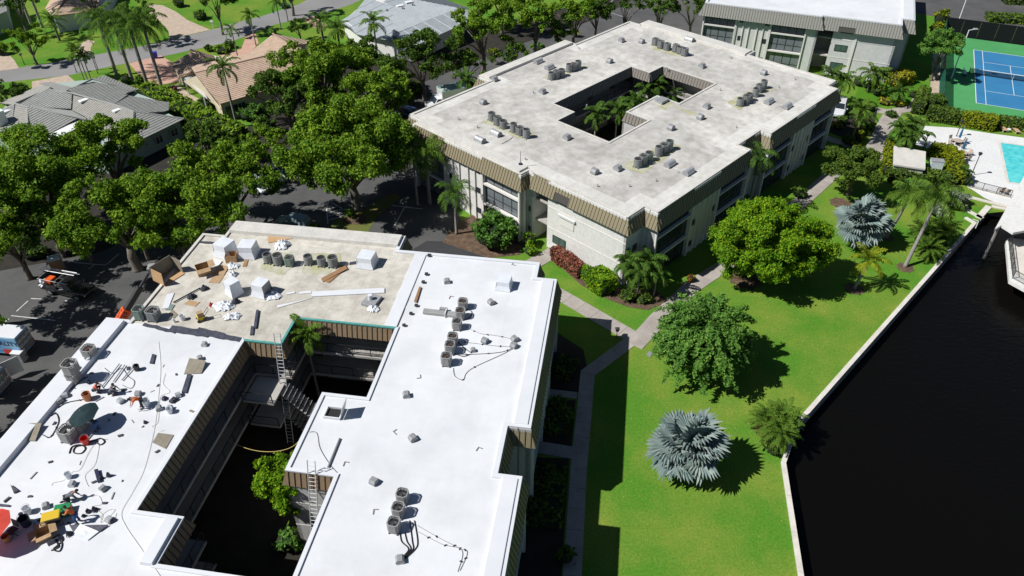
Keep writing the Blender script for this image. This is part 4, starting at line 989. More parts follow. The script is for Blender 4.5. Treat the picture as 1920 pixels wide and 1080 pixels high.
# ---- palm fronds (shared meshes)
FR = {}
def frond(kind, L, elev, droop, m, leaf=.24, nl=24, wide=.055, hang=.5, vee=.5):
    key = (kind, L, elev, droop, m, leaf, nl)
    if key in FR: return FR[key]
    pts = []; p = Vector((0, 0, 0)); n = 9; e = R(elev)
    for i in range(n + 1):
        pts.append(p.copy()); t = i / n; a = e - R(droop) * t ** 1.35; p = p + Vector((math.cos(a), 0, math.sin(a))) * L / n
    V = []; 
    def at(t):
        x = t * n; i = min(n - 1, int(x)); return pts[i].lerp(pts[i + 1], x - i), (pts[i + 1] - pts[i]).normalized()
    for i in range(n):  # rachis
        a, b = pts[i], pts[i + 1]; w0, w1 = .05 * (1 - i / n) + .008, .05 * (1 - (i + 1) / n) + .008
        V.append([(a.x, -w0, a.z), (b.x, -w1, b.z), (b.x, w1, b.z), (a.x, w0, a.z)])
    for k in range(nl):
        t = .14 + .86 * (k + .5) / nl; c, d = at(t); upv = Vector((0, 1, 0)).cross(d) * -1
        ll = L * leaf * (math.sin(math.pi * min(1, (t * .88 + .10))) ** .6)
        for sg in (-1, 1):
            side = Vector((0, sg, 0)); r1 = rnd.uniform(.85, 1.15)
            dr = (side * 1.0 + d * (.35 + .7 * t) + upv * vee * rnd.uniform(.5, 1.2)).normalized()
            mid = c + dr * ll * .5 * r1; tip = c + dr * ll * r1 + Vector((0, 0, -ll * hang * rnd.uniform(.7, 1.3)))
            wv = d * wide
            V.append([c - wv * .6, mid - wv, tip, mid + wv])
    arr = np.array([[tuple(q) for q in v] for v in V]); me = quads_mesh('frond', arr, m); FR[key] = me; return me
def fan(L, R_, elev, m, nseg=26, key=None):
    k = ('fan', L, R_, elev, m, key)
    if k in FR: return FR[k]
    e = R(elev); ax = Vector((math.cos(e), 0, math.sin(e))); c = ax * L; V = []
    V.append([(0, -.04, 0), tuple(c + Vector((0, -.02, 0))), tuple(c + Vector((0, .02, 0))), (0, .04, 0)])
    e2 = e - R(rnd.uniform(0, 38)); ax2 = Vector((math.cos(e2), 0, math.sin(e2))); nrm = Vector((-math.sin(e2), 0, math.cos(e2)))
    spread = R(290)
    for i in range(nseg):
        a = -spread / 2 + spread * (i + .5) / nseg; da = spread / nseg * .52
        rr = R_ * rnd.uniform(.82, 1.08) * (1 - .12 * abs(a) / 2.6)
        def dirv(x, lift): return (ax2 * math.cos(x) + Vector((0, 1, 0)) * math.sin(x) + nrm * lift).normalized()
        cup = .10 + .16 * math.cos(a)
        d0, d1, d2 = dirv(a - da, cup * .6), dirv(a, cup * .6 + .10), dirv(a + da, cup * .6)
        tip = c + dirv(a, cup - .25) * rr; i0, i1, i2 = c + d0 * rr * .74, c + d1 * rr * .76, c + d2 * rr * .74
        V.append([c, i0, tip, i1]); V.append([c, i1, tip, i2])
    me = quads_mesh('fan_frond', np.array([[tuple(q) for q in v] for v in V]), m); FR[k] = me; return me
def palm(label, px, py, h, L=2.6, n=16, tr=.14, m='frond_green', bark='palm_bark', group=None, leaf=.24, droop=70, rings=((72, .22), (45, .3), (15, .28), (-20, .2)), hang=.5, shaft=True, base=None, wide=.055, nl=22, cat='palm tree', vee=.5, name='palm_tree', at=None, bulge=1.0, lean=None):
    """px,py: the pixel of the crown's heart at height h"""
    p = at or gp(px, py, h); root = empty(name, (p.x, p.y, 0), 0, label, cat, group)
    b = Vector((0, 0, 0)) if base is None else gp(*base) - Vector((p.x, p.y, 0)); 
    if base is not None: b.z = 0
    sh_ = min(.9, h * .12) if shaft else 0.0
    mid = b.lerp(Vector((0, 0, h)), .5) + Vector((b.x * -.12, b.y * -.12, 0))
    MB().tube([b + Vector((0, 0, -.1)), b + Vector((0, 0, .3)), mid, Vector((0, 0, h - sh_))], [tr * 1.5, tr * 1.15, tr * bulge, tr * .8], 8).build('trunk', bark, root, smooth=True)
    if shaft: MB().tube([(0, 0, h - sh_ + .003), (0, 0, h)], [tr * .95, tr * .5], 8).build('crownshaft', 'crownshaft', root, smooth=True)
    g = rnd.uniform(0, 6.28); k = 0
    for e, fr in rings:
        c = max(2, round(n * fr))
        me = frond('p', L, e, droop, m, leaf, nl, wide, hang, vee)
        for i in range(c):
            inst('frond', me, root, (0, 0, h - .05), (0, rnd.uniform(-.12, .12), g + k * 2.399), rnd.uniform(.88, 1.08)); k += 1
    return root
def fan_palm(label, px, py, h, L=1.3, R_=1.25, m='frond_silver', counts=((86, 3), (62, 7), (38, 9), (14, 9), (-12, 6)), tr=.3, bark='palm_brown', name='palm_tree'):
    p = gp(px, py, h); root = empty(name, (p.x, p.y, 0), 0, label, 'palm tree')
    MB().tube([(0, 0, -.1), (0, 0, .4), (0, 0, h)], [tr * 1.2, tr, tr * .8], 9).build('trunk', bark, root, smooth=True)
    k = 0
    for e, c in counts:
        for i in range(c):
            inst('frond', fan(L, R_, e, m, key=i % 3), root, (0, 0, h - .1 + rnd.uniform(-.15, .1)), (rnd.uniform(-.3, .3), rnd.uniform(-.15, .15), k * 2.399 + rnd.uniform(-.2, .2)), rnd.uniform(.85, 1.12)); k += 1
    return root

def feathery(label, px, py, rpx, hc, m, n_br=330):
    p = gp(px, py, hc); rad = rpx * mpp(px, py, hc); root = empty('tree', (p.x, p.y, 0), 0, label, 'tree'); V = []; tops = []
    for k in range(n_br):
        az = k * 2.39996 + rng.uniform(-.3, .3); r0 = rad * math.sqrt((k + .5) / n_br) * rng.uniform(.5, .95); h0 = hc + rad * .5 * (1 - (r0 / rad) ** 2) - rng.uniform(0, 1.2) * rad * .55
        st_ = np.array([math.cos(az) * r0 * .7, math.sin(az) * r0 * .7, max(.8, h0)]); el = R(rng.uniform(15, 65)) * (1 - .5 * r0 / rad); L = rad * rng.uniform(.28, .5); d = np.array([math.cos(az) * math.cos(el), math.sin(az) * math.cos(el), math.sin(el)])
        q = st_.copy(); nst = 11; side = np.array([-math.sin(az), math.cos(az), 0])
        if k % 9 == 0: tops.append(tuple(st_))
        for i in range(nst):
            d = d + np.array([0, 0, -.13]); d /= np.linalg.norm(d); q = q + d * L / nst; n = 11
            C = q + rng.normal(size=(n, 3)) * np.array([.16, .16, .12]) * (1.25 - i / nst * .6); up = np.cross(d, side); up = up if up[2] > 0 else -up
            V.append(leaves(C, unit(np.tile(up, (n, 1)) + rng.normal(size=(n, 3)) * .5), .15 * rng.uniform(.7, 1.35, n), .5))
    inst('crown', quads_mesh('crown', np.concatenate(V), m), root)
    limb_mesh(hc, rad, .16, tops[:12]).build('trunk', 'bark', root, smooth=True); return root
# ---- the big trees along the parking lot
FT = 'broad trees along the parking lot'
tree('bright green broad tree at left edge in front of the grey tiled house', 66, 350, 150, 8.0, 'leaf_ficus', .6, 60, .34, 70, .5, FT)
tree('tall broad tree behind left tree, its crown just below the white gutter', 195, 275, 88, 8.5, 'leaf_ficus', .6, 40, .34, 70, .4, FT)
tree('wide tree with visible pale forked trunk above the portable toilet', 218, 398, 128, 7.5, 'leaf_ficus', .6, 54, .34, 70, .5, FT)
tree('broad tree left of the gap with the parked white car', 348, 388, 126, 7.5, 'leaf_ficus', .62, 54, .34, 70, .5, FT)
tree('darker tree overhanging the bare roof corner of the repaired block', 430, 330, 104, 7.0, 'leaf_ficus', .62, 42, .34, 70, .4, FT)
tree('low dark tree at the left frame edge above the parked pickup', 18, 445, 75, 5.5, 'leaf_dark', .6, 26, .34, 70, .3, FT)
tree('small dark tree under the wide canopies beside the grey tiled house wall', 385, 262, 50, 4.5, 'leaf_dark', .7, 22, .34, 70, .25, FT)
tree('largest spreading tree with thick trunk on the striped parking island', 652, 285, 138, 8.0, 'leaf_ficus', .6, 80, .36, 72, .55, FT)
tree('broad tree behind the pink tiled house ridge', 600, 140, 104, 7.0, 'leaf_ficus', .62, 46, .4, 70, .4, FT)
tree('dark tree filling the gap between palm and spreading island tree', 535, 180, 74, 5.5, 'leaf_dark', .7, 30, .38, 70, .3, FT)
tree('dark tree behind the island tree, beside the box truck', 705, 175, 76, 6.5, 'leaf_ficus', .65, 34, .4, 66, .3, FT)
TT = 'trees between the metal roofed house and the far parking'
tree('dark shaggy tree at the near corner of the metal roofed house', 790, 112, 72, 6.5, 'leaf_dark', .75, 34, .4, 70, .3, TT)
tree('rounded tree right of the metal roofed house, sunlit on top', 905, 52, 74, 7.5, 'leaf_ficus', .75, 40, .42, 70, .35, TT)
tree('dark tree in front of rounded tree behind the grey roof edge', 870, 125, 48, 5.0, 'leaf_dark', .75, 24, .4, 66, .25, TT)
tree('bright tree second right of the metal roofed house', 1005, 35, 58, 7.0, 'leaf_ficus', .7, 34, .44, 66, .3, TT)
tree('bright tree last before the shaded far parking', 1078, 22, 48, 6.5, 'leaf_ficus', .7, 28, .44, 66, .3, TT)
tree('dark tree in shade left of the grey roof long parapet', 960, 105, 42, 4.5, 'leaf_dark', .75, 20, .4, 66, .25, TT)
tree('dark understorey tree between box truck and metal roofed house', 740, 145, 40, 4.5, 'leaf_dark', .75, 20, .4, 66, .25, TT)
tree('tree with several thin bare stems beside the far parking lot', 1175, 5, 42, 7.0, 'leaf_dark', .55, 22, .44, 60, .22, TT)
tree('tree at top edge above the flat grey roof, left of two', 1240, 12, 40, 6.5, 'leaf_dark', .7, 24, .44, 60, .25, TT)
tree('tree at top edge touching the distant block, right of two', 1300, 12, 42, 6.0, 'leaf_dark', .7, 24, .44, 60, .25, TT)
tree('tree at top edge beyond the rounded tree', 940, -10, 60, 7, 'leaf_ficus', .7, 30, .5, 60, .3, TT)
# ---- lawn and garden trees
tree('large rounded bright green tree on the lawn beside the shaded facade', 1440, 456, 115, 4.6, 'leaf_bright', .68, 120, .27, 80, .32, None, pr=(.16, .27), low=-.5, rough=.6)
feathery('loose feathery green tree on the lawn with ragged shadow', 1325, 625, 108, 4.4, 'leaf_cool')
tree('dense low tree with dark trunk by the path and silver palm', 1604, 318, 62, 3.6, 'leaf_hedge', .62, 44, .25, 85, .28, None, pr=(.18, .3))
tree('leaning tree overhanging the tennis court fence', 1768, 88, 46, 5.6, 'leaf_cool', .7, 30, .3, 80, .22, None, pr=(.2, .32))
tree('slender green tree growing inside the white block courtyard', 538, 900, 58, 6.0, 'leaf_bright', 1.25, 70, .22, 95, .18, None, pr=(.2, .34), low=-.8)
bush('small yellowish bush at the foot of the courtyard tree', 540, 1012, 32, 1.8, 'leaf_cool')
tree('round leafy tree on the lawn left of the leaning royal palms', 52, 78, 42, 4.0, 'leaf_ficus', .75, 26, .34, 76, .2)
tree('dark tree by the upper paver driveway, casting shadow on grass', 262, 30, 44, 5.0, 'leaf_dark', .65, 26, .4, 66, .2)
tree('dark tree on white trunk at the upper road edge', 402, -2, 44, 6.5, 'leaf_dark', .6, 26, .42, 66, .2)
tree('round dark tree beside the pink house and the road', 560, 52, 26, 2.6, 'leaf_dark', .8, 20, .28, 90, .15)
tree('dark tree at the top left corner beside the pale house', 28, 5, 40, 6.0, 'leaf_dark', .7, 20, .4, 60, .25)
tree('dark tree shading the street at left edge', 12, 178, 38, 3.5, 'leaf_dark', .7, 20, .34, 76, .2)
tree('dark tree behind pink tiled roof at top left', 165, -14, 40, 6.0, 'leaf_dark', .7, 20, .44, 60, .25)
tree('tree at the far top edge above the street', 540, -30, 40, 6.0, 'leaf_dark', .7, 20, .44, 60, .25)
# ---- shrubs, hedges
bush('big dark green bush against the grey block glazing', 925, 432, 52, 4.0, 'leaf_cool', 20, .24, 120)
bush('small bright bush at the grey block entrance, upper lobe', 993, 447, 17, 2.0, 'leaf_bright', 8, .17, 170)
bush('small bright bush at the grey block entrance, lower lobe', 994, 468, 15, 1.3, 'leaf_bright', 8, .17, 170)
hedge('copper red hedge along the white end wall', [(1040, 482), (1090, 520)], 1.2, 1.5, 'leaf_copper', .15, 60, wob=.14)
bush('rounded clipped bright shrub beside the copper hedge', 1108, 512, 23, 2.3, 'leaf_bright', 12, .15, 220)
hedge('clipped long bright shrub at the white wall corner', [(1112, 528), (1140, 553)], 2.0, 2.0, 'leaf_bright', .15, 60, wob=.25)
bush('low shrub at the mulch edge near the palm cluster', 1178, 553, 18, 1.2, 'leaf_hedge')
bush('low yellowish shrub right of palm cluster', 1208, 558, 18, 1.0, 'leaf_hedge')
bush('orange flowering shrub beside the shaded facade path', 1296, 520, 11, 1.1, 'leaf_orange', 7, .14, 200)
hedge('long unkempt hedge between grey tiled and pink tiled houses', [(272, 182), (325, 205), (385, 238), (450, 268)], 3.2, 2.2, 'leaf_ficus', .28, 26, wob=.3)
hedge('short hedge of mixed green by the grey tiled house corner', [(360, 232), (395, 262)], 2.0, 1.6, 'leaf_hedge', .25, 26, wob=.3)
hedge('clipped hedge above the pool terrace, left length', [(1736, 222), (1792, 231)], 2.0, 1.9, 'leaf_hedge', .19, 34)
hedge('clipped yellow green hedge above the pool terrace, middle length', [(1797, 232), (1862, 243)], 2.0, 1.9, 'leaf_lime', .19, 34)
hedge('clipped hedge behind the tan loungers at right edge', [(1868, 236), (1990, 254)], 1.6, 1.5, 'leaf_hedge', .19, 34)
hedge('dark clipped hedge block at the tennis court corner', [(1737, 205), (1762, 205)], 2.6, 2.0, 'leaf_hedge', .19, 34)
hedge('narrow clipped hedge beside the garden path near tennis court', [(1718, 215), (1728, 185)], 1.6, 2.0, 'leaf_hedge', .19, 34)
hedge('yellow green hedge around the pale shed, left side', [(1668, 282), (1662, 330)], 1.5, 1.7, 'leaf_lime', .19, 34)
hedge('hedge around the pale shed, lower side', [(1664, 334), (1735, 344), (1782, 350)], 2.4, 1.6, 'leaf_hedge', .2, 34, wob=.2)
hedge('yellow green hedge around the pale shed, pool side', [(1742, 288), (1786, 300), (1788, 345)], 1.8, 1.6, 'leaf_lime', .19, 34)
bush('tall lime shrub beside the road above the tennis court', 1766, 30, 17, 4.2, 'leaf_lime', 14, .26, 90)
bush('tall lime shrub below the first one by the court fence', 1757, 55, 16, 3.6, 'leaf_lime', 14, .26, 90)
hedge('brownish verge hedge beyond the tennis court screen', [(1850, 38), (1990, 46)], 3.0, 1.2, 'leaf_hedge', .28, 24, wob=.25)
hedge('flowering verge at the very top right corner', [(1880, 4), (1990, 10)], 3.0, 1.2, 'leaf_hedge', .3, 22, wob=.25)
hedge('yellow oval clipped hedge in front of the distant block', [(1668, 160), (1700, 151)], 2.6, 1.7, 'leaf_yellow', .2, 34, wob=.25)
for i, (px, py, r, h, m, lb) in enumerate((
    (1555, 152, 20, 2.0, 'leaf_hedge', 'green shrub at the distant block entrance path'), (1612, 152, 15, 1.5, 'leaf_hedge', 'brownish shrub left of the yellow oval hedge'),
    (1630, 158, 13, 1.5, 'leaf_cool', 'dark shrub under the small garden palm'), (1647, 168, 15, 2.0, 'leaf_hedge', 'rounded olive shrub below the yellow oval hedge'),
    (1660, 190, 17, .8, 'leaf_yellow', 'low yellow shrub mass left of the garden path'), (1685, 194, 15, .8, 'leaf_yellow', 'low yellow shrub mass at the path bend'),
    (1632, 200, 14, 1.2, 'leaf_dark', 'dark shrub at the palm foot beside the path'), (1714, 176, 12, 1.2, 'leaf_dark', 'small dark shrub on the lawn near the tennis walk'),
    (1552, 228, 14, 1.2, 'leaf_yellow', 'yellow shrub in front of the white car, left'), (1571, 234, 12, 1.2, 'leaf_yellow', 'yellow shrub in front of the white car, right'),
    (1610, 252, 16, 1.2, 'leaf_lime', 'lime shrub in the garden bed beside the path'), (1630, 236, 15, 1.1, 'leaf_lime', 'lime shrub at the upper tip of the garden bed'),
    (1590, 262, 16, 1.2, 'leaf_dark', 'dark shrub in the shaded half of garden bed'), (1580, 224, 14, 1.3, 'leaf_dark', 'dark green shrub behind the white car nose'),
    (1672, 213, 14, .9, 'leaf_dark', 'low dark shrub at the path junction'), (1605, 272, 12, 1.0, 'leaf_lime', 'lime shrub at the lower tip of the garden bed'),
    (1450, 832, 26, 1.2, 'leaf_hedge', 'low shrub by the seawall bend'), (1452, 842, 20, .7, 'leaf_hedge', 'groundcover shrub on the seawall edge'),
    (1740, 470, 24, 1.0, 'leaf_hedge', 'low shrub below the cycads on the seawall'), (1765, 452, 22, 1.2, 'leaf_cool', 'shrub between cycads and seawall cap'),
    (1790, 372, 36, 2.0, 'leaf_gray', 'silvery buttonwood shrub by the dock'), (1760, 392, 26, 1.5, 'leaf_gray', 'silvery shrub below the drooping royal palm'),
    (1735, 350, 34, 1.8, 'leaf_cool', 'feathery green shrub under the leaning palms'), (1700, 350, 24, 1.4, 'leaf_cool', 'small green shrub beside the leaning palms'),
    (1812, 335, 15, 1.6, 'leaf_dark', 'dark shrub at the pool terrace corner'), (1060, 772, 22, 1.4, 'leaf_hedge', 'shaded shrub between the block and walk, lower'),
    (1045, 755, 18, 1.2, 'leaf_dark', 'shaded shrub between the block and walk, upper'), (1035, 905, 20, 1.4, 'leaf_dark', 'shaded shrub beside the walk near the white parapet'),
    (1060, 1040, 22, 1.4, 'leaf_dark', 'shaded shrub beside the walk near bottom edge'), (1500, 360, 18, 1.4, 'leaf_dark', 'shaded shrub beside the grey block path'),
    (1575, 285, 20, 1.5, 'leaf_dark', 'shaded shrub at the grey block far corner'), (657, 400, 12, 1.1, 'leaf_bright', 'small bright shrub at the foot of island tree'),
    (1330, 60, 14, 1.6, 'leaf_bright', 'bright shrub at the distant block left corner'), (1078, 60, 10, 1.8, 'leaf_lime', 'lime shrub by the far parking'),
    (925, 98, 14, 1.4, 'leaf_lime', 'yellow green shrub in the shade behind the grey roof'), (255, 168, 16, 1.6, 'leaf_yellow', 'yellow croton shrub at the foot of royal palms'),
    (262, 150, 14, 1.8, 'leaf_dark', 'dark shrub between two royal palm trunks'), (235, 148, 14, 1.6, 'leaf_dark', 'dark shrub left of the croton'),
    (355, 155, 10, 1.1, 'leaf_yellow', 'yellow shrub along the pink house wall'), (385, 190, 22, 2.0, 'leaf_dark', 'dark shrub beside the pink house porch'),
    (325, 166, 9, .8, 'leaf_copper', 'red shrub beside the pink house walk'), (415, 92, 20, 1.2, 'leaf_ficus', 'green shrub on the verge before pink house, right'),
    (392, 90, 12, 1.0, 'leaf_dark', 'small dark shrub on the verge before pink house'), (430, 82, 12, 1.6, 'leaf_dark', 'spiky dark shrub on the pink house verge'),
    (375, 28, 18, 1.6, 'leaf_dark', 'dark shrub beside the upper mailbox'), (335, 5, 14, 1.6, 'leaf_dark', 'dark shrub at the top edge beside driveway'),
    (110, 42, 20, 1.6, 'leaf_dark', 'dark shrub along the pink roofed house at top left'), (136, 40, 14, 1.5, 'leaf_dark', 'second dark shrub along the pink roofed house'),
    (510, 60, 12, 1.3, 'leaf_cool', 'green shrub beside the round dark tree'), (0, 92, 16, 2, 'leaf_gray', 'pale shrub at the left frame edge'),
    (35, 165, 20, 1.2, 'leaf_dark', 'dark ground shrub by the grey house drive'), (300, 440, 26, 1.6, 'leaf_dark', 'dark shrub in shade under the trees by the parking'),
    (185, 430, 22, 1.5, 'leaf_cool', 'shrub under the trees behind the portable toilet'), (60, 470, 30, 1.5, 'leaf_dark', 'dark shrub under the left trees beside the pickup'),
    (470, 210, 30, 2.2, 'leaf_cool', 'leafy shrub behind the pink house terrace'), (495, 235, 30, 2.4, 'leaf_dark', 'dark shrub right of the tall palm trunk'),
    (880, 165, 26, 2.2, 'leaf_dark', 'dark shrub behind the box truck'), (1010, 88, 18, 1.5, 'leaf_cool', 'small plant behind the grey roof long parapet'),
    (775, 165, 30, 2.4, 'leaf_dark', 'dark shrub left of the box truck cab'), (760, 190, 26, 1.8, 'leaf_dark', 'dark shrub behind the dark blue car'))):
    bush(lb, px, py, r, h, m, 9, .2 if py > 200 else .26, 120)
# ---- palms
RP = 'tall royal palms in front of the grey tiled house'
rr_ = dict(L=4.7, n=18, tr=.26, m='frond_green', leaf=.20, droop=95, group=RP, hang=.9, nl=24, wide=.08)
for b, c, lb in (((219, 141), (176, 40), 'first royal palm from the left in the row of four'), ((248, 150), (209, 45), 'second royal palm from the left in the row of four'),
                 ((279, 167), (238, 52), 'third royal palm from the left in the row of four'), ((304, 166), (262, 44), 'rightmost royal palm in the row of four, beside the blue bin')):
    B = gp(*b); hh = 0
    # height whose crown shows at the pixel
    lo_, hi_ = 2.0, 30.0
    for _ in range(40):
        md = (lo_ + hi_) / 2
        v = Vector((B.x, B.y, md - CAM_H)); yy = 540 - FPX * v.dot(_u) / v.dot(_f)
        if yy > c[1]: lo_ = md
        else: hi_ = md
    palm(lb + ' with grey trunk', 0, 0, md, at=Vector((B.x, B.y, md)), **rr_)
for b, lb in (((60, 50), 'left royal palm of the pair at top left, crown out of frame'), ((80, 52), 'right royal palm of the pair at top left, crown out of frame')):
    B = gp(*b); palm(lb, 0, 0, 13, at=Vector((B.x, B.y, 13)), L=3.6, n=14, tr=.22, leaf=.2, droop=90, hang=.9, wide=.08)
def palm_on(label, base, h, **k):
    B = gp(*base); return palm(label, 0, 0, h, at=Vector((B.x, B.y, h)), **k)
palm_on('tall foxtail palm standing before the pink tiled roof', (445, 238), 9.0, L=2.9, n=14, tr=.17, leaf=.22, droop=95, hang=.5, wide=.11, vee=.9)
palm_on('small palm on the pink house verge, left', (447, 112), 5.2, L=1.9, n=11, tr=.1, droop=100, wide=.08, m='frond_light')
palm_on('small palm on the pink house verge, right', (480, 85), 5.4, L=2.0, n=11, tr=.1, droop=100, wide=.08)
palm_on('date palm on the lawn behind the round leafy tree', (112, 76), 3.6, L=2.8, n=16, tr=.18, shaft=False, bark='bark', droop=75, wide=.06)
for i, (b, h, lb) in enumerate((((165, 152), 5.2, 'clustered areca palm by the basketball hoop, tallest stem'), ((158, 150), 4.6, 'clustered areca palm by the hoop, left stem'), ((171, 150), 4.2, 'clustered areca palm by the hoop, right stem'))):
    palm_on(lb, b, h, L=2.0, n=10, tr=.08, droop=95, m='frond_light', wide=.09)
palm_on('palm by the road right of the pink house, left of pair', (527, 54), 5.0, L=2.2, n=11, tr=.1, droop=100, wide=.09)
palm_on('palm by the road right of the pink house, right of pair', (540, 40), 4.6, L=2.2, n=11, tr=.1, droop=100, wide=.09)
bush('blue grey agave at the upper road edge', 533, 10, 12, 1.0, 'leaf_gray', 8, .3, 60)
palm('dark shaggy palm left of the metal roofed house', 632, 55, 5.5, L=3.0, n=18, tr=.2, m='frond_green', droop=90, shaft=False, bark='bark', wide=.09)
palm('second shaggy palm behind the first, near the metal roof', 600, 38, 6, L=2.6, n=14, tr=.2, m='frond_green', droop=90, shaft=False, bark='bark', wide=.09)
palm('coconut palm with yellow fruit before the metal roof', 700, 42, 6.6, L=3.2, n=15, tr=.16, m='frond_light', droop=95, wide=.1, shaft=False, rings=((75, .2), (48, .3), (20, .3), (-10, .2)))
cp = COL.objects[-1]
palm('palm in front of the box truck beside grey block', 872, 148, 6.2, L=2.3, n=13, tr=.13, m='frond_green', droop=90, wide=.09)
palm('bright shaggy royal palm against the grey block left corner', 798, 288, 7.0, L=3.3, n=17, tr=.2, m='frond_light', droop=110, hang=1.1, leaf=.26, nl=30, wide=.05, group=None)
palm('second slim palm trunk behind the bright royal palm', 775, 300, 6.4, L=2.6, n=10, tr=.14, m='frond_green', droop=100, hang=.8)
palm('drooping palm with brown skirt at the grey block glazing', 852, 362, 5.6, L=3.0, n=16, tr=.17, m='frond_green', droop=130, hang=.6, leaf=.22, wide=.06)
palm('drooping palm against the shaded facade notch of the grey block', 1424, 296, 7.4, L=2.9, n=15, tr=.17, m='frond_green', droop=140, hang=.6, wide=.07)
CP = 'slim palms inside the grey block courtyard'
for px, py, h, lb in ((1118, 214, 6.8, 'courtyard palm nearest the lower corner of the courtyard'), (1158, 206, 7.2, 'courtyard palm second from the lower corner'), (1193, 190, 6.0, 'courtyard palm beside the roof tongue'), (1228, 160, 6.6, 'courtyard palm deep in the courtyard near the grey wall'), (1212, 168, 6.0, 'courtyard palm left of the deepest one'), (1262, 178, 5.0, 'yellowish courtyard palm behind the roof tongue')):
    palm(lb, px, py, h, L=2.2, n=13, tr=.11, m='frond_green', droop=95, group=CP, wide=.08, leaf=.26)
palm('lit palm with slim trunk inside the white block courtyard by ladder', 572, 628, 7.6, L=2.3, n=16, tr=.11, m='frond_light', droop=85, wide=.06, leaf=.28, nl=26)
palm('short yellow green palm on the lawn beside its star shadow', 1629, 487, 3.6, L=2.3, n=13, tr=.15, m='frond_yellow', droop=80, base=(1602, 541), wide=.07, leaf=.26, bark='palm_bark')
palm('tall royal palm leaning over the seawall lawn', 1757, 372, 7.8, L=3.4, n=16, tr=.19, m='frond_light', droop=115, hang=1.1, base=(1697, 500), leaf=.26, nl=30, wide=.05)
palm('second royal palm behind the silver palm', 1706, 365, 6.5, L=2.9, n=14, tr=.17, m='frond_light', droop=115, hang=1.1, base=(1662, 445), leaf=.26, nl=30, wide=.05)
fan_palm('large silver blue fan palm on the near lawn', 1292, 838, 2.8, 1.6, 1.85)
fan_palm('silver blue fan palm further up the lawn by the trees', 1618, 420, 2.7, 1.6, 1.85)
YP = 'pygmy date palms on the seawall'
for px, py, h, L, lb in ((1440, 790, 1.3, 1.7, 'pygmy date palm at the seawall bend, left'), (1468, 785, 1.6, 1.8, 'pygmy date palm at the seawall bend, upper right'), (1465, 812, 1.3, 1.7, 'pygmy date palm at the seawall bend, lower right'),
                         (1735, 442, 1.5, 2.0, 'cycad on the seawall below the tall royal palm, left'), (1768, 432, 1.6, 2.0, 'cycad on the seawall below the tall royal palm, right'), (1742, 468, 1.2, 1.7, 'cycad on the seawall, nearest the water')):
    palm(lb, px, py, h, L=L * 1.15, n=34, tr=.13, m='frond_light', droop=75, shaft=False, bark='palm_brown', wide=.045, leaf=.2, nl=26, rings=((70, .25), (42, .35), (15, .3), (-8, .1)), cat='palm', group=YP)
KP = 'clump of palms at the white end wall corner'
for px, py, h, L, lb in ((1180, 492, 3.6, 2.2, 'clumped palm at the white wall corner, left'), (1218, 490, 4.0, 2.3, 'clumped palm at the white wall corner, right'), (1200, 512, 3.2, 2.2, 'clumped palm at the white wall corner, front'), (1232, 512, 3.0, 2.0, 'clumped palm at the white wall corner, lowest')):
    palm(lb, px, py, h, L=L, n=15, tr=.08, m='frond_green', droop=105, group=KP, wide=.09, leaf=.25, hang=.7)
GP = 'garden palms around the distant block and terrace'
for px, py, h, L, lb, m in ((1560, 142, 4.6, 2.6, 'garden palm drooping over the grey block right corner', 'frond_green'), (1582, 150, 4.2, 2.4, 'garden palm above the white car', 'frond_green'), (1636, 138, 3.0, 2.6, 'garden palm at the distant block wall, left', 'frond_light'), (1652, 142, 2.6, 2.2, 'garden palm at the distant block wall, right', 'frond_light'),
                            (1688, 172, 2.2, 2.0, 'short garden palm beside the yellow shrubs', 'frond_green'), (1618, 222, 2.2, 2.2, 'short garden palm in the bed beside the path', 'frond_green'),
                            (1690, 242, 3.6, 2.2, 'terrace palm clump by the pale shed, left', 'frond_green'), (1712, 232, 4.0, 2.2, 'terrace palm clump by the pale shed, top', 'frond_green'), (1722, 252, 3.4, 2.2, 'terrace palm clump by the pale shed, right', 'frond_green'), (1704, 258, 3.2, 2.0, 'terrace palm clump by the pale shed, front', 'frond_green'),
                            (1810, 322, 1.4, 1.3, 'small palm at the pool terrace corner', 'frond_green'), (1615, 205, 5.0, 2.4, 'leaning brown trunk palm between car and path', 'frond_light')):
    palm(lb, px, py, h, L=L, n=14, tr=.11, m=m, droop=100, group=GP, wide=.09, leaf=.25, hang=.6, bark='palm_brown')

for k, (x, y, r) in enumerate(((-150, 800, 120), (-120, 640, 100), (-190, 720, 110))):
    tree('broad tree standing outside the left frame edge, casting shade on the parking, ' + ('lower', 'upper', 'middle')[k], x, y, r, 8.0, 'leaf_ficus', .6, 40, .4, 60, .4, FT)
tree('tree beyond the left frame edge above the parked pickup', -60, 500, 90, 7.5, 'leaf_ficus', .6, 40, .4, 60, .4, FT)

for lb, x, y, r, h in (('understorey tree hanging low over the dark parking below wide canopies', 258, 432, 56, 4.0), ('dark understorey tree behind pickup and left canopies', 95, 425, 56, 4.0), ('dark understorey tree right of the pale forked trunk', 455, 300, 54, 4.0), ('dark understorey tree left of the island tree beside white cars', 500, 265, 50, 4.0), ('understorey tree hanging over the bare roof left corner', 335, 440, 50, 4.4)):
    tree(lb, x, y, r, h, 'leaf_ficus', .65, 26, .34, 70, .2, FT)
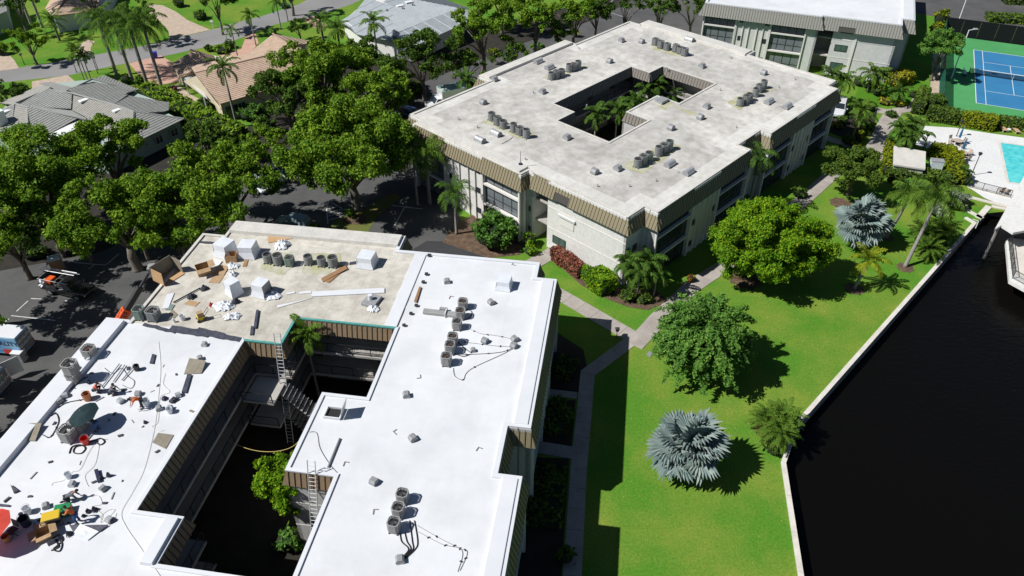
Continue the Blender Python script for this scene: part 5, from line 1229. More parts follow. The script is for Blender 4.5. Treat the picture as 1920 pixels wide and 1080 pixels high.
# leaf litter on the lawn
def litter():
    V = []
    for cx, cy, rr, n in ((1330, 690, 9, 260), (1430, 540, 8, 220), (1250, 700, 9, 160), (1500, 620, 9, 120), (1350, 950, 8, 80), (1230, 830, 7, 90), (1640, 430, 7, 90)):
        c = gp(cx, cy)
        for k in range(n):
            a, d = rng.uniform(0, 6.28), rr * math.sqrt(rng.random()); s_ = rng.uniform(.03, .075); b = rng.uniform(0, 3.14)
            x, y = c.x + d * math.cos(a), c.y + d * math.sin(a); 
            if any((q_ - p_).x * (y - p_.y) - (q_ - p_).y * (x - p_.x) < .5 * (q_ - p_).length for p_, q_ in zip(SW[:-1], SW[1:]) if -3 < (Vector((x, y)) - p_).dot((q_ - p_).normalized()) < (q_ - p_).length + 3): continue
            u_ = np.array([math.cos(b), math.sin(b), .1]) * s_; v_ = np.array([-math.sin(b), math.cos(b), .15]) * s_ * .6; C = np.array([x, y, .02]); V.append([C - u_, C - v_, C + u_, C + v_])
    leafmat('leaf_litter', (0.20, 0.14, 0.03), (0.38, 0.32, 0.10), .1, (0.5, .45, .2)); o = bpy.data.objects.new('fallen_leaves', quads_mesh('fallen_leaves', np.array(V), 'leaf_litter')); COL.objects.link(o); o['kind'] = 'stuff'
litter()

for lb, pts, w_, h in (('dark leaf mass added to deepen the shade between block and walk, upper strip', [(1045, 690), (1075, 700)], 2.6, .7), ('shaded groundcover between block and walk, middle bed', [(1040, 775), (1035, 815)], 2.8, .7), ('dark leaf mass added to deepen the shade between block and walk, lower strip', [(1030, 880), (1015, 990)], 3.0, .8)):
    hedge(lb, pts, w_, h, 'leaf_dark', .22, 24, 'groundcover', 'groundcover', wob=.25)  # dark leaf masses added to deepen the shaded strip; the middle one is real shrubs

for lb, x, y, r, h in (('dark tree filling the gap right of the pink house roof', 620, 195, 58, 5.0), ('dark tree between pink house ridge and metal roofed house', 680, 115, 56, 5.5), ('dark tree left of the dark blue car', 735, 190, 46, 4.6), ('dark tree behind the long parapet beside far parking', 1050, 60, 40, 4.5), ('dark low tree between hedge and left canopies', 440, 285, 46, 3.6), ('dark tree behind the second tree at top', 1120, 20, 44, 5.5), ('dark low tree under the left canopies by the parking', 150, 440, 46, 3.6), ('dark low tree right of the portable toilet', 330, 450, 40, 3.4)):
    tree(lb, x, y, r, h, 'leaf_dark', .7, 30, .36, 70, .2, TT)
# ================================================================ ROOF EQUIPMENT
mat('unit_grey', (0.20, 0.21, 0.21), 0.55, (0.255, 0.265, 0.265), 3)
mat('unit_beige', (0.27, 0.27, 0.262), 0.55, (0.33, 0.33, 0.32), 3)
mat('unit_green', (0.16, 0.215, 0.19), 0.55, (0.20, 0.255, 0.225), 3)
mat('unit_dark', (0.03, 0.03, 0.033), 0.6)
mat('fan_metal', (0.10, 0.10, 0.10), 0.4, metal=.3)
mat('fan_rust', (0.14, 0.06, 0.035), 0.6)
mat('galvanised', (0.42, 0.43, 0.44), 0.45, (0.52, 0.53, 0.54), 2, metal=.35)
mat('lead_grey', (0.24, 0.245, 0.25), 0.6, (0.31, 0.315, 0.32), 2)
mat('cable_black', (0.015, 0.015, 0.017), 0.6)
mat('cable_pale', (0.62, 0.60, 0.54), 0.7)
mat('wood_ply', (0.42, 0.25, 0.12), 0.8, (0.52, 0.33, 0.17), 3, stretch=(1, 6, 1))
mat('board_olive', (0.20, 0.175, 0.13), 0.8, (0.26, 0.23, 0.175), 3)
mat('cardboard', (0.36, 0.235, 0.125), 0.85, (0.43, 0.29, 0.16), 3)
mat('plank_brown', (0.24, 0.13, 0.06), 0.8, (0.32, 0.18, 0.09), 2, stretch=(1, 8, 1))
mat('plastic_white', (0.72, 0.74, 0.77), 0.35, (0.62, 0.65, 0.69), 2)
mat('plastic_wrap', (0.52, 0.59, 0.64), 0.25, (0.66, 0.72, 0.76), 2.5)
mat('red_plastic', (0.55, 0.03, 0.02), 0.4)
mat('orange_paint', (0.72, 0.10, 0.015), 0.45)
mat('yellow_paint', (0.62, 0.42, 0.02), 0.45)
mat('green_paint', (0.01, 0.22, 0.07), 0.45)
mat('navy_plastic', (0.02, 0.02, 0.05), 0.5)
mat('dark_fabric', (0.03, 0.033, 0.045), 0.8)
mat('terracotta', (0.45, 0.18, 0.07), 0.8)
mat('aluminium', (0.62, 0.63, 0.64), 0.4, metal=.4)
mat('hose_yellow', (0.50, 0.38, 0.13), 0.6)
mat('umbrella_teal', (0.010, 0.026, 0.03), 0.8, (0.018, 0.04, 0.045), 2, spec=.2)
mat('umbrella_red', (0.62, 0.06, 0.035), 0.7)
RZ = 8.695
UN = {}
def unit_proto(kind, m, w_=.78, h=.78, fanm='fan_metal'):
    if (kind, m, w_, h, fanm) in UN: return UN[(kind, m, w_, h, fanm)]
    c = MB(); r = w_ / 2; k = 8 if kind == 'square' else 20; pts = []
    if kind == 'square':
        q = r * .62
        pts = [(-q, -r), (q, -r), (r, -q), (r, q), (q, r), (-q, r), (-r, q), (-r, -q)]
    else: pts = [(r * math.cos(2 * math.pi * i / k), r * math.sin(2 * math.pi * i / k)) for i in range(k)]
    n = len(pts)
    c.prism([(x * .93, y * .93) for x, y in pts], .06, h - .21)
    for i in range(n):  # louvre slats standing proud of the coil
        a, b = Vector(pts[i]), Vector(pts[(i + 1) % n]); s_ = 5 if kind == 'square' and (b - a).length > .3 else 2
        for j in range(s_):
            p = a.lerp(b, (j + .5) / s_); d = (b - a).normalized() * .03
            c.add([(*(p - d), .08), (*(p + d), .08), (*(p * 1.0 + d), h - .08), (*(p - d), h - .08)], [(0, 1, 2, 3)])
        for z in (.2, .35, .5, .65):
            if z < h - .1: c.add([(*(a * .995), z), (*(b * .995), z), (*(b * .995), z + .035), (*(a * .995), z + .035)], [(0, 1, 2, 3)])
    for z0, z1 in ((.02, .07), (h - .07, h)):
        inner = [(x * .86, y * .86) for x, y in pts] if z1 == h else None
        if inner is None: c.prism(pts, z0, z1)
        else:
            vs = [(x, y, z0) for x, y in pts] + [(x, y, z1) for x, y in pts] + [(x, y, z1) for x, y in inner] + [(x, y, z0) for x, y in inner]
            fs = []
            for i in range(n):
                j = (i + 1) % n; fs += [(i, j, n + j, n + i), (n + i, n + j, 2 * n + j, 2 * n + i), (2 * n + i, 2 * n + j, 3 * n + j, 3 * n + i)]
            c.add(vs, fs)
    cab = c.mesh('cabinet', m)
    f = MB(); f.cyl((0, 0, h - .16), (0, 0, h - .08), r * .16, n=8)
    for i in range(4):
        M = Matrix.Rotation(i * math.pi / 2, 4, 'Z') @ Matrix.Translation((r * .36, 0, h - .12)) @ Matrix.Rotation(R(25), 4, 'X')
        f.box(-r * .24, r * .24, -r * .16, r * .16, -.008, .008, M)
    fan_ = f.mesh('fan', fanm)
    g = MB()
    for rr in (.32, .58, .84):
        g.tube([(r * rr * math.cos(2 * math.pi * i / 16), r * rr * math.sin(2 * math.pi * i / 16), h + .012) for i in range(17)], .009, 3)
    for i in range(10): a = 2 * math.pi * i / 10; g.tube([(r * .1 * math.cos(a), r * .1 * math.sin(a), h + .015), (r * .86 * math.cos(a), r * .86 * math.sin(a), h + .006)], .007, 3)
    gd = g.mesh('fan_guard', 'unit_dark')
    fl = MB().cyl((0, 0, h - .2), (0, 0, h - .185), r * .84, n=16).mesh('fan_shroud', 'unit_dark')
    b = MB()
    for y in (-r * .7, r * .7): b.box(-r * 1.05, r * 1.05, y - .03, y + .03, -.12, .018)
    bs = b.mesh('stand', 'galvanised')
    UN[(kind, m, w_, h, fanm)] = (cab, fan_, gd, fl, bs); return UN[(kind, m, w_, h, fanm)]
def ac_unit(px, py, label, kind='square', m='unit_grey', w_=.78, h=.78, z=RZ, rz=None, group=None, fanm='fan_metal'):
    p = gp(px, py, z + h * .5); o = empty('air_conditioner', (p.x, p.y, z + .121), rnd.uniform(0, 1.5) if rz is None else rz, label, 'air conditioner', group)
    for nm, me in zip(('cabinet', 'fan', 'fan_guard', 'fan_shroud', 'stand'), unit_proto(kind, m, w_, h, fanm)): inst(nm, me, o)
    return o
Z1 = 8.665
for nm, pts, kind, hh in (('the row near the left facade', ((922, 219), (933, 227), (944, 234), (963, 240), (975, 246), (987, 251)), 'round', .85),
                          ('the row by the long left parapet', ((1034, 143), (1043, 140), (1053, 137), (1067, 128), (1075, 126), (1084, 122)), 'round', .85),
                          ('the row near the far top corner', ((1229, 79), (1239, 84), (1251, 88), (1267, 91), (1276, 95), (1284, 98)), 'square', .85),
                          ('the row near the right corner', ((1388, 192), (1399, 187), (1405, 183), (1417, 174), (1424, 166), (1432, 159)), 'round', .85),
                          ('the row nearest the lower corner', ((1196, 306), (1206, 300), (1217, 294), (1235, 284), (1245, 278), (1255, 273)), 'round', .9)):
    for i, (x, y) in enumerate(pts):
        ac_unit(x, y, ORD[i] + ' AC condenser in ' + nm + ' of grey roof', kind if i % 3 != 1 else 'square', ('unit_grey', 'unit_grey', 'unit_green')[i % 3] if 'nearest' in nm else 'unit_grey', .95 - .06 * (i % 2), hh + (.12 if i % 2 else 0), Z1, R(46), 'AC rows on the grey roof')
for i, (x, y, m) in enumerate(((502, 485, 'unit_grey'), (521, 487, 'unit_grey'), (543, 490, 'unit_green'), (578, 488, 'unit_grey'), (603, 491, 'unit_grey'), (624, 491, 'unit_grey'))):
    ac_unit(x, y, ORD[i] + ' AC condenser from left in the row on the bare tan roof', 'round' if i != 2 else 'square', m, .95 if i in (1, 5) else .84, .9 if i in (1, 5) else .78, 8.67, R(81), 'AC row on the bare roof')
for x, y, lb, m, h, fm in ((868, 571, 'far', 'unit_beige', .75, 'fan_rust'), (863, 589, 'middle', 'unit_beige', .75, 'fan_rust'), (857, 609, 'near', 'unit_beige', .75, 'fan_metal'), ):
    ac_unit(x, y, lb + ' AC condenser of the upper trio on the white roof wing', 'square', m, .8, h, RZ, R(81), 'AC trios on the white wing', fm)
for x, y, lb in ((849, 637, 'far'), (844, 653, 'middle'), (837, 675, 'near')):
    ac_unit(x, y, lb + ' AC condenser of the second trio, beside cables to the roof vents', 'square', 'unit_beige', .8, .85, RZ, R(81), 'AC trios on the white wing', 'fan_rust')
for x, y, lb in ((755, 932, 'far'), (747, 958, 'middle'), (739, 986, 'near')):
    ac_unit(x, y, lb + ' AC condenser of the lowest trio with hanging black lines', 'square', 'unit_beige', .78, .8, RZ, R(76), 'AC trios on the white wing')
ac_unit(168, 661, 'AC condenser by the left parapet, upper of two', 'square', 'unit_beige', 1.0, .85, RZ, R(81), None, 'fan_rust')
ac_unit(138, 706, 'lower AC condenser under another by the left parapet', 'square', 'unit_beige', .95, .8, RZ, R(81))
ac_unit(133, 690, 'AC condenser stacked on another by the left parapet', 'square', 'unit_beige', 1.05, .9, RZ + .93, R(81))
ac_unit(128, 814, 'AC condenser beside the teal umbrella, nearer one', 'square', 'unit_beige', 1.05, .95, RZ, R(76), None, 'fan_metal')
ac_unit(147, 797, 'AC condenser half under the teal umbrella', 'square', 'unit_beige', 1.05, .95, RZ, R(76), None, 'fan_metal')
ac_unit(288, 590, 'grey AC condenser standing alone at the bare roof left edge', 'square', 'unit_grey', 1.05, .9, 8.67, R(81))
ac_unit(262, 588, 'green grey AC cabinet with side removed at the bare roof edge', 'square', 'unit_green', .9, .95, 8.67, R(81))
# hooded roof vents
HV = {}
def roof_vent(px, py, label, s=.6, z=RZ, m='lead_grey', rz=0.0, group=None):
    if m not in HV:
        b = MB(); b.box(-.4, .4, -.45, .45, 0, .10)
        h = MB(); pr = [(-.5, .1), (.5, .1), (.5, .42), (.28, .72), (-.28, .72), (-.5, .42)]
        h.add([(x, -.42, zz) for x, zz in pr] + [(x, .42, zz) for x, zz in pr], [tuple(range(6)), tuple(range(11, 5, -1))] + [(i, i + 6, (i + 1) % 6 + 6, (i + 1) % 6) for i in range(6)])
        HV[m] = (b.mesh('flashing', 'galvanised'), h.mesh('hood', m))
    p = gp(px, py, z + s * .35); o = empty('roof_vent', (p.x, p.y, z), rz, label, 'roof vent', group)
    inst('flashing', HV[m][0], o, sc=s * 1.5); inst('hood', HV[m][1], o, sc=s * 1.5)
    return o
for i, (x, y, lb) in enumerate(((906, 192, 'above the left AC row'), (1017, 172, 'left of the courtyard'), (1143, 115, 'above the courtyard upper left edge'), (1165, 76, 'near the upper left edge, left of two'),
                                (1203, 78, 'near the upper left edge, right of two'), (1063, 258, 'left of the courtyard lower corner'), (1115, 322, 'lowest one, above the front edge'), (1158, 316, 'beside the lower AC row'),
                                (1258, 240, 'right of the courtyard lower edge'), (1316, 124, 'between courtyard and far edge'), (1432, 137, 'behind the right AC row'), (1325, 200, 'between courtyard and right AC row'), (1313, 220, 'ending the yellowish strip'), (927, 149, 'at the foot of the long parapet'))):
    roof_vent(x, y, 'hooded vent on the grey roof, ' + lb, .55, Z1, rz=R(46 + 90 * (i % 2)), group='hooded vents on the grey roof')
for i, (x, y, lb) in enumerate(((838, 528, 'beside the upper end of the trios'), (921, 567, 'right of the upper trio'), (909, 639, 'between the cables'), (887, 657, 'smallest, at the second trio'), (965, 636, 'far one of cable end pair'), (963, 648, 'near one of cable end pair'),
                                (762, 741, 'right of the roof hatch'), (774, 822, 'in the middle of the wing'), (701, 903, 'above the lowest trio'), (750, 1050, 'at the end of the lowest trio lines'))):
    roof_vent(x, y, 'grey hooded vent on the white roof wing, ' + lb, .37 if i != 3 else .28, RZ, rz=R(10 + 25 * (i % 3)), group='hooded vents on the white wing')
for i, (x, y, lb) in enumerate(((383, 646, 'below the dark membrane strip'), (375, 672, 'above the leaning board'), (91, 763, 'near the parapet, upper'), (79, 775, 'near the parapet, lower'), (122, 742, 'upper one left of orange bucket'), (112, 752, 'lower one left of orange bucket'), (318, 766, 'near the courtyard edge'), (298, 766, 'left of the one by the courtyard edge'),
                                (226, 752, 'between the workers'), (259, 738, 'above the orange shirted worker'), (334, 741, 'below the dark metal sheet'), (193, 916, 'right of the kneeling worker'), (135, 908, 'above the kneeling worker'), (86, 949, 'above the green box'), (205, 975, 'dark one beside cable coils'))):
    roof_vent(x, y, 'vent box on the left white wing, ' + lb, .3, RZ, m='lead_grey' if i % 2 else 'galvanised', rz=R(30 * i), group='vents on the left white wing')
def barrel_vent(px, py, label, rz, s=1.0, z=Z1, group='half barrel vents on the grey roof'):
    if 'bar' not in HV:
        h = MB(); n = 9; pr = [(.36 * math.cos(math.pi * i / n), .22 + .36 * math.sin(math.pi * i / n)) for i in range(n + 1)] + [(-.36, 0.0), (.36, 0.0)]
        K = len(pr); h.add([(-.62, y, zz) for y, zz in pr] + [(.62, y, zz) for y, zz in pr], [tuple(range(K)), tuple(range(2 * K - 1, K - 1, -1))] + [(i, (i + 1) % K, (i + 1) % K + K, i + K) for i in range(K)])
        e = MB();
        x = 0; e.add([(x, y * 1.06, zz * 1.03) for y, zz in pr] + [(x + .02, y * 1.06, zz * 1.03) for y, zz in pr], [tuple(range(K)), tuple(range(2 * K - 1, K - 1, -1))] + [(i, (i + 1) % K, (i + 1) % K + K, i + K) for i in range(K)])
        HV['bar'] = (h.mesh('hood', 'galvanised'), e.mesh('end_plate', 'lead_grey'))
    p = gp(px, py, z + .3); o = empty('barrel_vent', (p.x, p.y, z), rz, label, 'roof vent', group)
    inst('hood', HV['bar'][0], o, sc=s); inst('end_plate', HV['bar'][1], o, (-.625 * s, 0, 0), sc=s); inst('end_plate', HV['bar'][1], o, (.605 * s, 0, 0), sc=s); return o
for x, y, a, lb in ((1009, 114, 46, 'beside the long parapet, left'), (1030, 125, 46, 'beside the long parapet AC row'), (900, 261, -44, 'left of the left AC row'), (930, 249, -44, 'below the left AC row'), (1442, 189, 46, 'right of the right AC row, left'), (1476, 198, 46, 'right of the right AC row, right'), (1256, 306, 46, 'beside the lowest AC row, left'), (1291, 321, 46, 'beside the lowest AC row, right'), (1293, 73, -44, 'near the far top edge')):
    barrel_vent(x, y, 'silver half barrel vent on the grey roof, ' + lb, R(a), 1.05)
# algae stains below the condensate outlets
def stain(root, pts, z):
    P = [root.matrix_world.inverted() @ gp(x, y, z) for x, y in pts]
    n = len(P); Q = []
    for i in range(n):
        a, b = P[i].xy, P[(i + 1) % n].xy
        for t in range(5): Q.append(a.lerp(b, t / 5) + Vector((rnd.uniform(-.12, .12), rnd.uniform(-.12, .12))))
    MB().sheet([Q], z).build('algae_stain', 'algae', root)
bpy.context.view_layer.update()
for pts in (((903, 229), (918, 224), (945, 240), (1003, 250), (985, 264), (950, 250), (930, 240)), ((1015, 146), (1075, 122), (1103, 124), (1040, 152)), ((1215, 82), (1230, 86), (1290, 102), (1280, 108), (1225, 92)),
            ((1363, 192), (1385, 180), (1425, 160), (1455, 166), (1420, 180), (1388, 207)), ((1166, 312), (1190, 297), (1255, 265), (1276, 275), (1235, 305), (1206, 327)), ((1222, 194), (1240, 188), (1268, 197), (1247, 206)), ((1262, 199), (1285, 206), (1330, 220), (1318, 226), (1290, 214))):
    stain(B1, pts, 8.672)
for pts in (((488, 505), (500, 476), (548, 472), (552, 500), (530, 516)), ((566, 512), (580, 475), (640, 474), (640, 496), (615, 514))): stain(B2, pts, 8.672)
p = gp(1240, 191, Z1); t = empty('roof_hatch', (p.x, p.y, Z1), R(46), 'closed grey hatch on the roof tongue of the grey block', 'roof hatch')
MB().box(-.75, .75, -.55, .55, 0, .3).build('hatch_curb', 'galvanised', t); MB().box(-.8, .8, -.6, .6, .301, .38).build('hatch_lid', 'lead_grey', t, bevel=.03)
p = gp(976, 313, Z1); t = empty('antenna', (p.x, p.y, Z1), 0, 'small blue based antenna at the front roof edge', 'antenna')
MB().cyl((0, 0, 0), (0, 0, .45), .28, .22, 10).build('base', 'navy_plastic', t); MB().cyl((0, 0, .451), (0, 0, 2.0), .05, .03, 6).build('mast', 'lead_grey', t)
def cable(label, pts, r=.02, m='cable_black', name='cable', z=RZ, cat='cable', group=None, blocks=0):
    P = [gp(x, y, z + .03) if len(q) == 0 else gp(x, y, q[0]) for x, y, *q in pts]; o0 = P[0].copy()
    S_ = []
    for i in range(len(P) - 1):
        a, b, c, d = P[max(0, i - 1)], P[i], P[i + 1], P[min(len(P) - 1, i + 2)]
        for t in range(6):
            u = t / 6; S_.append(.5 * ((2 * b) + (c - a) * u + (2 * a - 5 * b + 4 * c - d) * u * u + (3 * b - a - 3 * c + d) * u ** 3))
    S_.append(P[-1]); mb = MB().tube([p - o0 for p in S_], r, 5)
    o = mb.build(name, m); o.location = o0; tag(o, label, cat, group)
    for k in range(blocks):
        q = S_[int((k + 1) * len(S_) / (blocks + 1))] - o0; MB().cbox((q.x, q.y, q.z - .02), .17, .08, .08, rnd.uniform(0, 3)).build('support_block', 'cable_black', o)
    return o
cable('thin conduit from the upper trio to the far vent of the pair', [(872, 612), (900, 625), (930, 629), (963, 636)], .018, 'lead_grey', 'conduit', blocks=3)
cable('thin conduit through the vent between cables to the pair', [(852, 640), (885, 643), (925, 648), (960, 650)], .018, 'lead_grey', 'conduit', blocks=3)
cable('conduit from the second trio rising to the vent pair', [(850, 664), (890, 664), (940, 660), (965, 650)], .018, 'cable_black', 'conduit', blocks=3)
cable('long curving cable from the near condenser back to the vents', [(850, 690), (853, 705), (868, 712), (874, 700), (890, 688), (940, 665), (965, 652)], .018, 'cable_black', blocks=2)
cable('black refrigerant line at the upper trio', [(872, 578), (884, 584), (882, 594), (872, 600)], .03, 'cable_black')
cable('black refrigerant line at the second trio, upper', [(858, 640), (870, 652), (884, 662)], .035, 'cable_black')
cable('black refrigerant line at the second trio, lower', [(850, 662), (868, 668), (882, 664)], .035, 'cable_black')
for k in range(4):
    cable(('first', 'second', 'third', 'fourth')[k] + ' of four black lines hanging from the lowest trio', [(750 + 9 * k, 998 - 22 * (k // 2)), (753 + 10 * k, 1015), (766 + 4 * k, 1030), (750 + 3 * k, 1048)], .035, 'cable_black', group='black lines of the lowest trio')
cable('upper thin conduit from lowest trio toward the roof edge', [(782, 985), (826, 1010), (862, 1028), (876, 1036), (862, 1070)], .018, 'lead_grey', 'conduit', blocks=4)
cable('lower thin conduit from lowest trio toward the roof edge', [(784, 997), (828, 1020), (866, 1032), (858, 1072)], .018, 'lead_grey', 'conduit', blocks=4)
for k, pts in enumerate((((940, 270), (955, 262), (962, 256)), ((1020, 122), (1028, 128)), ((1262, 318), (1280, 326), (1300, 332)), ((1455, 196), (1470, 202), (1482, 204)))):
    cable('dark conduit between silver vents on the grey roof, ' + ('near the left AC row', 'near the long parapet', 'near the lowest AC row', 'near the right AC row')[k], list(pts), .03, 'lead_grey', 'conduit', z=Z1, blocks=2)
# ================================================================ REPAIR SITE CLUTTER
ZB = 8.672
def board(label, pts, m, th=.03, z=RZ, lift=(0, 0, 0, 0), name='board', cat='board'):
    P = [gp(x, y, z) + Vector((0, 0, l)) for (x, y), l in zip(pts, lift)]; o0 = P[0].copy(); P = [p - o0 for p in P]; n = len(P)
    o = MB().add([p + Vector((0, 0, .004)) for p in P] + [p + Vector((0, 0, th)) for p in P], [tuple(range(n))[::-1], tuple(range(n, 2 * n))] + [(i, (i + 1) % n, (i + 1) % n + n, i + n) for i in range(n)]).build(name, m)
    o.location = o0; return tag(o, label, cat)
def crumple(label, px, py, rx, ry, h, m='plastic_white', z=ZB, name='plastic_sheet', cat='plastic sheet', seed=1):
    c = gp(px, py, z); sx, sy = rx * mpp(px, py, z), ry * mpp(px, py, z) * 1.6; n = 26; vs, fs = [], []
    for i in range(n + 1):
        for j in range(n + 1):
            u_, v_ = i / n * 2 - 1, j / n * 2 - 1; rr = math.hypot(u_, v_)
            ed = 1 + .28 * noise.noise((u_ * 2 + seed * 9, v_ * 2, 3.1))
            x, y = u_ * sx * ed, v_ * sy * ed
            q = noise.noise((x * 2.6 + seed * 5, y * 2.6, .3)) + .6 * noise.noise((x * 6 + seed, y * 6, 1.7)); f = max(0, 1 - rr ** 2)
            vs.append((x, y, .02 + h * f * (.55 + abs(q) * 1.4)))
    keep = lambda i, j: math.hypot((i + .5) / n * 2 - 1, (j + .5) / n * 2 - 1) < .9 + .22 * noise.noise((i * .33 + seed * 3, j * .33, 2.2))
    for i in range(n):
        for j in range(n):
            if keep(i, j): fs.append((i * (n + 1) + j, (i + 1) * (n + 1) + j, (i + 1) * (n + 1) + j + 1, i * (n + 1) + j + 1))
    o = MB().add(vs, fs).build(name, m, smooth=True); o.location = c; return tag(o, label, cat)
def crate(label, px, py, sx, sy, h, m, rz=0, z=ZB, open_=True, flaps=0, name='box', cat='box', tilt=0):
    p = gp(px, py, z + h * .4); o = empty(name, (p.x, p.y, z), rz, label, cat); o.rotation_euler.x = tilt; t = .03
    b = MB(); b.box(-sx / 2, sx / 2, -sy / 2, sy / 2, .003, t)
    if open_:
        b.box(-sx / 2, -sx / 2 + t, -sy / 2, sy / 2, t, h); b.box(sx / 2 - t, sx / 2, -sy / 2, sy / 2, t, h)
        b.box(-sx / 2 + t, sx / 2 - t, -sy / 2, -sy / 2 + t, t, h); b.box(-sx / 2 + t, sx / 2 - t, sy / 2 - t, sy / 2, t, h)
    else: b.box(-sx / 2, sx / 2, -sy / 2, sy / 2, t + .001, h)
    b.build('carton' if m == 'cardboard' else 'casing', m, o)
    for k in range(flaps):
        a = k * math.pi / 2; w_, d_ = (sx, sy / 2) if k % 2 == 0 else (sy, sx / 2); ext = (sy if k % 2 == 0 else sx) / 2
        M = Matrix.Rotation(a, 4, 'Z') @ Matrix.Translation((0, -ext, h)) @ Matrix.Rotation(R(rnd.uniform(-40, 35)), 4, 'X')
        MB().box(-w_ / 2, w_ / 2, -d_ * .9, -.005, -.01, .01, M).build('flap', m, o)
    return o
def wrapped(label, px, py, s, h, rz, open_=False, z=ZB):
    p = gp(px, py, z + h * .45); o = empty('wrapped_unit', (p.x, p.y, z), rz, label, 'wrapped box')
    MB().frustum(-s * .46, s * .46, -s * .46, s * .46, .01, -s * .44, s * .44, -s * .44, s * .44, h).build('casing', 'plastic_wrap' if not open_ else 'unit_beige', o, bevel=.05)
    b = MB()
    for k in range(4):
        M = Matrix.Rotation(k * math.pi / 2, 4, 'Z'); pts = []
        if open_ and k == 0: continue
        b.add([M @ Vector(v) for v in ((-s * .56, -s * .58, .02), (s * .56, -s * .58, .02), (s * .5, -s * .47, h * .55), (s * .47, -s * .465, h + .03), (-s * .47, -s * .465, h + .03), (-s * .5, -s * .47, h * .55))], [(0, 1, 2, 5), (5, 2, 3, 4)])
    b.add([(-s * .47, -s * .465, h + .03), (s * .47, -s * .465, h + .03), (s * .47, s * .465, h + .05), (-s * .47, s * .465, h + .03)], [(0, 1, 2, 3)])
    b.build('plastic_wrap', 'plastic_white', o); return o
wrapped('tall white wrapped unit at the far left of the bare roof', 422, 466, 1.5, 1.3, R(65))
wrapped('pale blue wrapped unit right of the tall white one', 465, 468, 1.5, 1.2, R(85))
wrapped('wrapped slab leaning upright in the middle of the bare roof', 437, 540, 1.05, 1.4, R(50))
wrapped('opened wrapped unit with dark window, right of the leaning slab', 490, 541, 1.25, 1.25, R(70), True)
wrapped('pale wrapped unit alone at the right of the bare roof', 688, 487, 1.5, 1.05, R(78))
wrapped('white wrapped unit alone on the white wing near the far edge', 945, 531, 1.25, .85, R(78), z=RZ)
# large open plywood bin lying on its side
o = gp(318, 520, ZB); t = empty('plywood_bin', o, R(58), 'large open plywood bin lying on its side at the bare roof left edge', 'plywood box')
MB().box(-1.1, 1.1, .72, .76, .02, 1.55).build('panel', 'board_olive', t); MB().box(-1.1, 1.1, -.76, .715, .02, .06).build('panel', 'wood_ply', t)
MB().box(-1.15, -1.105, -.76, .76, .02, 1.3, Matrix.Rotation(R(4), 4, 'Y')).build('panel', 'wood_ply', t); MB().box(1.105, 1.15, -.5, .76, .02, 1.4).build('panel', 'board_olive', t)
crate('open cardboard box right of the plywood bin', 381, 506, 1.15, 1.05, .75, 'cardboard', R(30), flaps=2)
crate('open brown wooden box in front of the wrapped units', 434, 483, 1.0, .9, .7, 'wood_ply', R(8), flaps=0)
board('flattened cardboard sheet, upper of two by the boxes', [(398, 515), (410, 498), (430, 500), (420, 517)], 'cardboard', .04, ZB, (0, .02, .05, .02))
board('flattened cardboard sheet, lower of two by the boxes', [(391, 530), (400, 517), (420, 518), (411, 531)], 'cardboard', .03, ZB)
board('long brown plank on the bare roof near the far parapet', [(503, 456), (503, 442), (552, 435), (552, 447)], 'wood_ply', .05, ZB)
board('brown plank crossing another right of the AC row, longer', [(602, 523), (648, 500), (652, 506), (606, 529)], 'plank_brown', .06, ZB, (0, .1, .1, 0))
board('brown plank under another right of the AC row', [(609, 528), (642, 497), (652, 501), (617, 531)], 'plank_brown', .05, ZB)
board('small brown plank by the opened wooden box', [(455, 500), (461, 484), (467, 484), (462, 500)], 'plank_brown', .05, ZB)
board('long white metal flashing on the bare roof, right piece', [(585, 557), (585, 548), (721, 541), (721, 550)], 'coating_white', .09, ZB)
board('long white metal flashing on the bare roof, thin left piece', [(561, 552), (561, 548), (584, 546), (584, 550)], 'coating_white', .06, ZB)
board('white metal strip below the long flashing', [(520, 578), (520, 573), (552, 567), (587, 559), (587, 565), (555, 573)], 'coating_white', .05, ZB)
board('short white metal strip near opened unit', [(537, 553), (537, 550), (553, 547), (553, 550)], 'coating_white', .05, ZB)
board('white panel lying near the condensers at left', [(304, 580), (314, 552), (327, 550), (316, 578)], 'coating_white', .06, ZB)
board('white foam sheet by the brown boxes', [(393, 498), (402, 488), (417, 491), (408, 502)], 'coating_white', .05, ZB, (0, .1, .1, 0))
board('olive scrap board near the left condensers', [(316, 588), (324, 581), (334, 590), (326, 598)], 'board_olive', .03, ZB)
board('flat brown cardboard near the dark bag', [(345, 570), (355, 563), (375, 567), (366, 575)], 'cardboard', .03, ZB)
board('teal grey sheet beside white panel', [(310, 582), (318, 570), (328, 572), (322, 582)], 'unit_green', .05, ZB)
board('dark roofing strip standing on the bare roof by the courtyard', [(476, 616), (481, 583), (486, 583), (481, 617)], 'membrane_dark', .15, ZB)
board('dark roofing scrap at the foot of the strip', [(469, 629), (471, 613), (477, 613), (475, 629)], 'membrane_dark', .1, ZB)
board('dark roofing scrap beside the lone wrapped unit', [(655, 497), (656, 493), (671, 491), (671, 495)], 'membrane_dark', .12, ZB)
crumple('crumpled white plastic near the far plank', 530, 461, 15, 10, .5, seed=1)
crumple('large crumpled white plastic in the middle of the bare roof', 420, 575, 22, 10, .4, seed=2)
crumple('crumpled white plastic trailing toward the courtyard', 435, 594, 18, 8, .35, seed=3)
crumple('crumpled white plastic beside the opened wrapped unit', 510, 556, 20, 8, .35, seed=4)
crumple('crumpled white plastic below the brown box', 438, 500, 12, 6, .3, seed=5)
crumple('white plastic heap under the grey equipment by the coated edge', 700, 580, 12, 7, .3, seed=6)
crumple('white plastic at the small wrapped heap above the leaning slab', 437, 516, 8, 6, .4, seed=7)
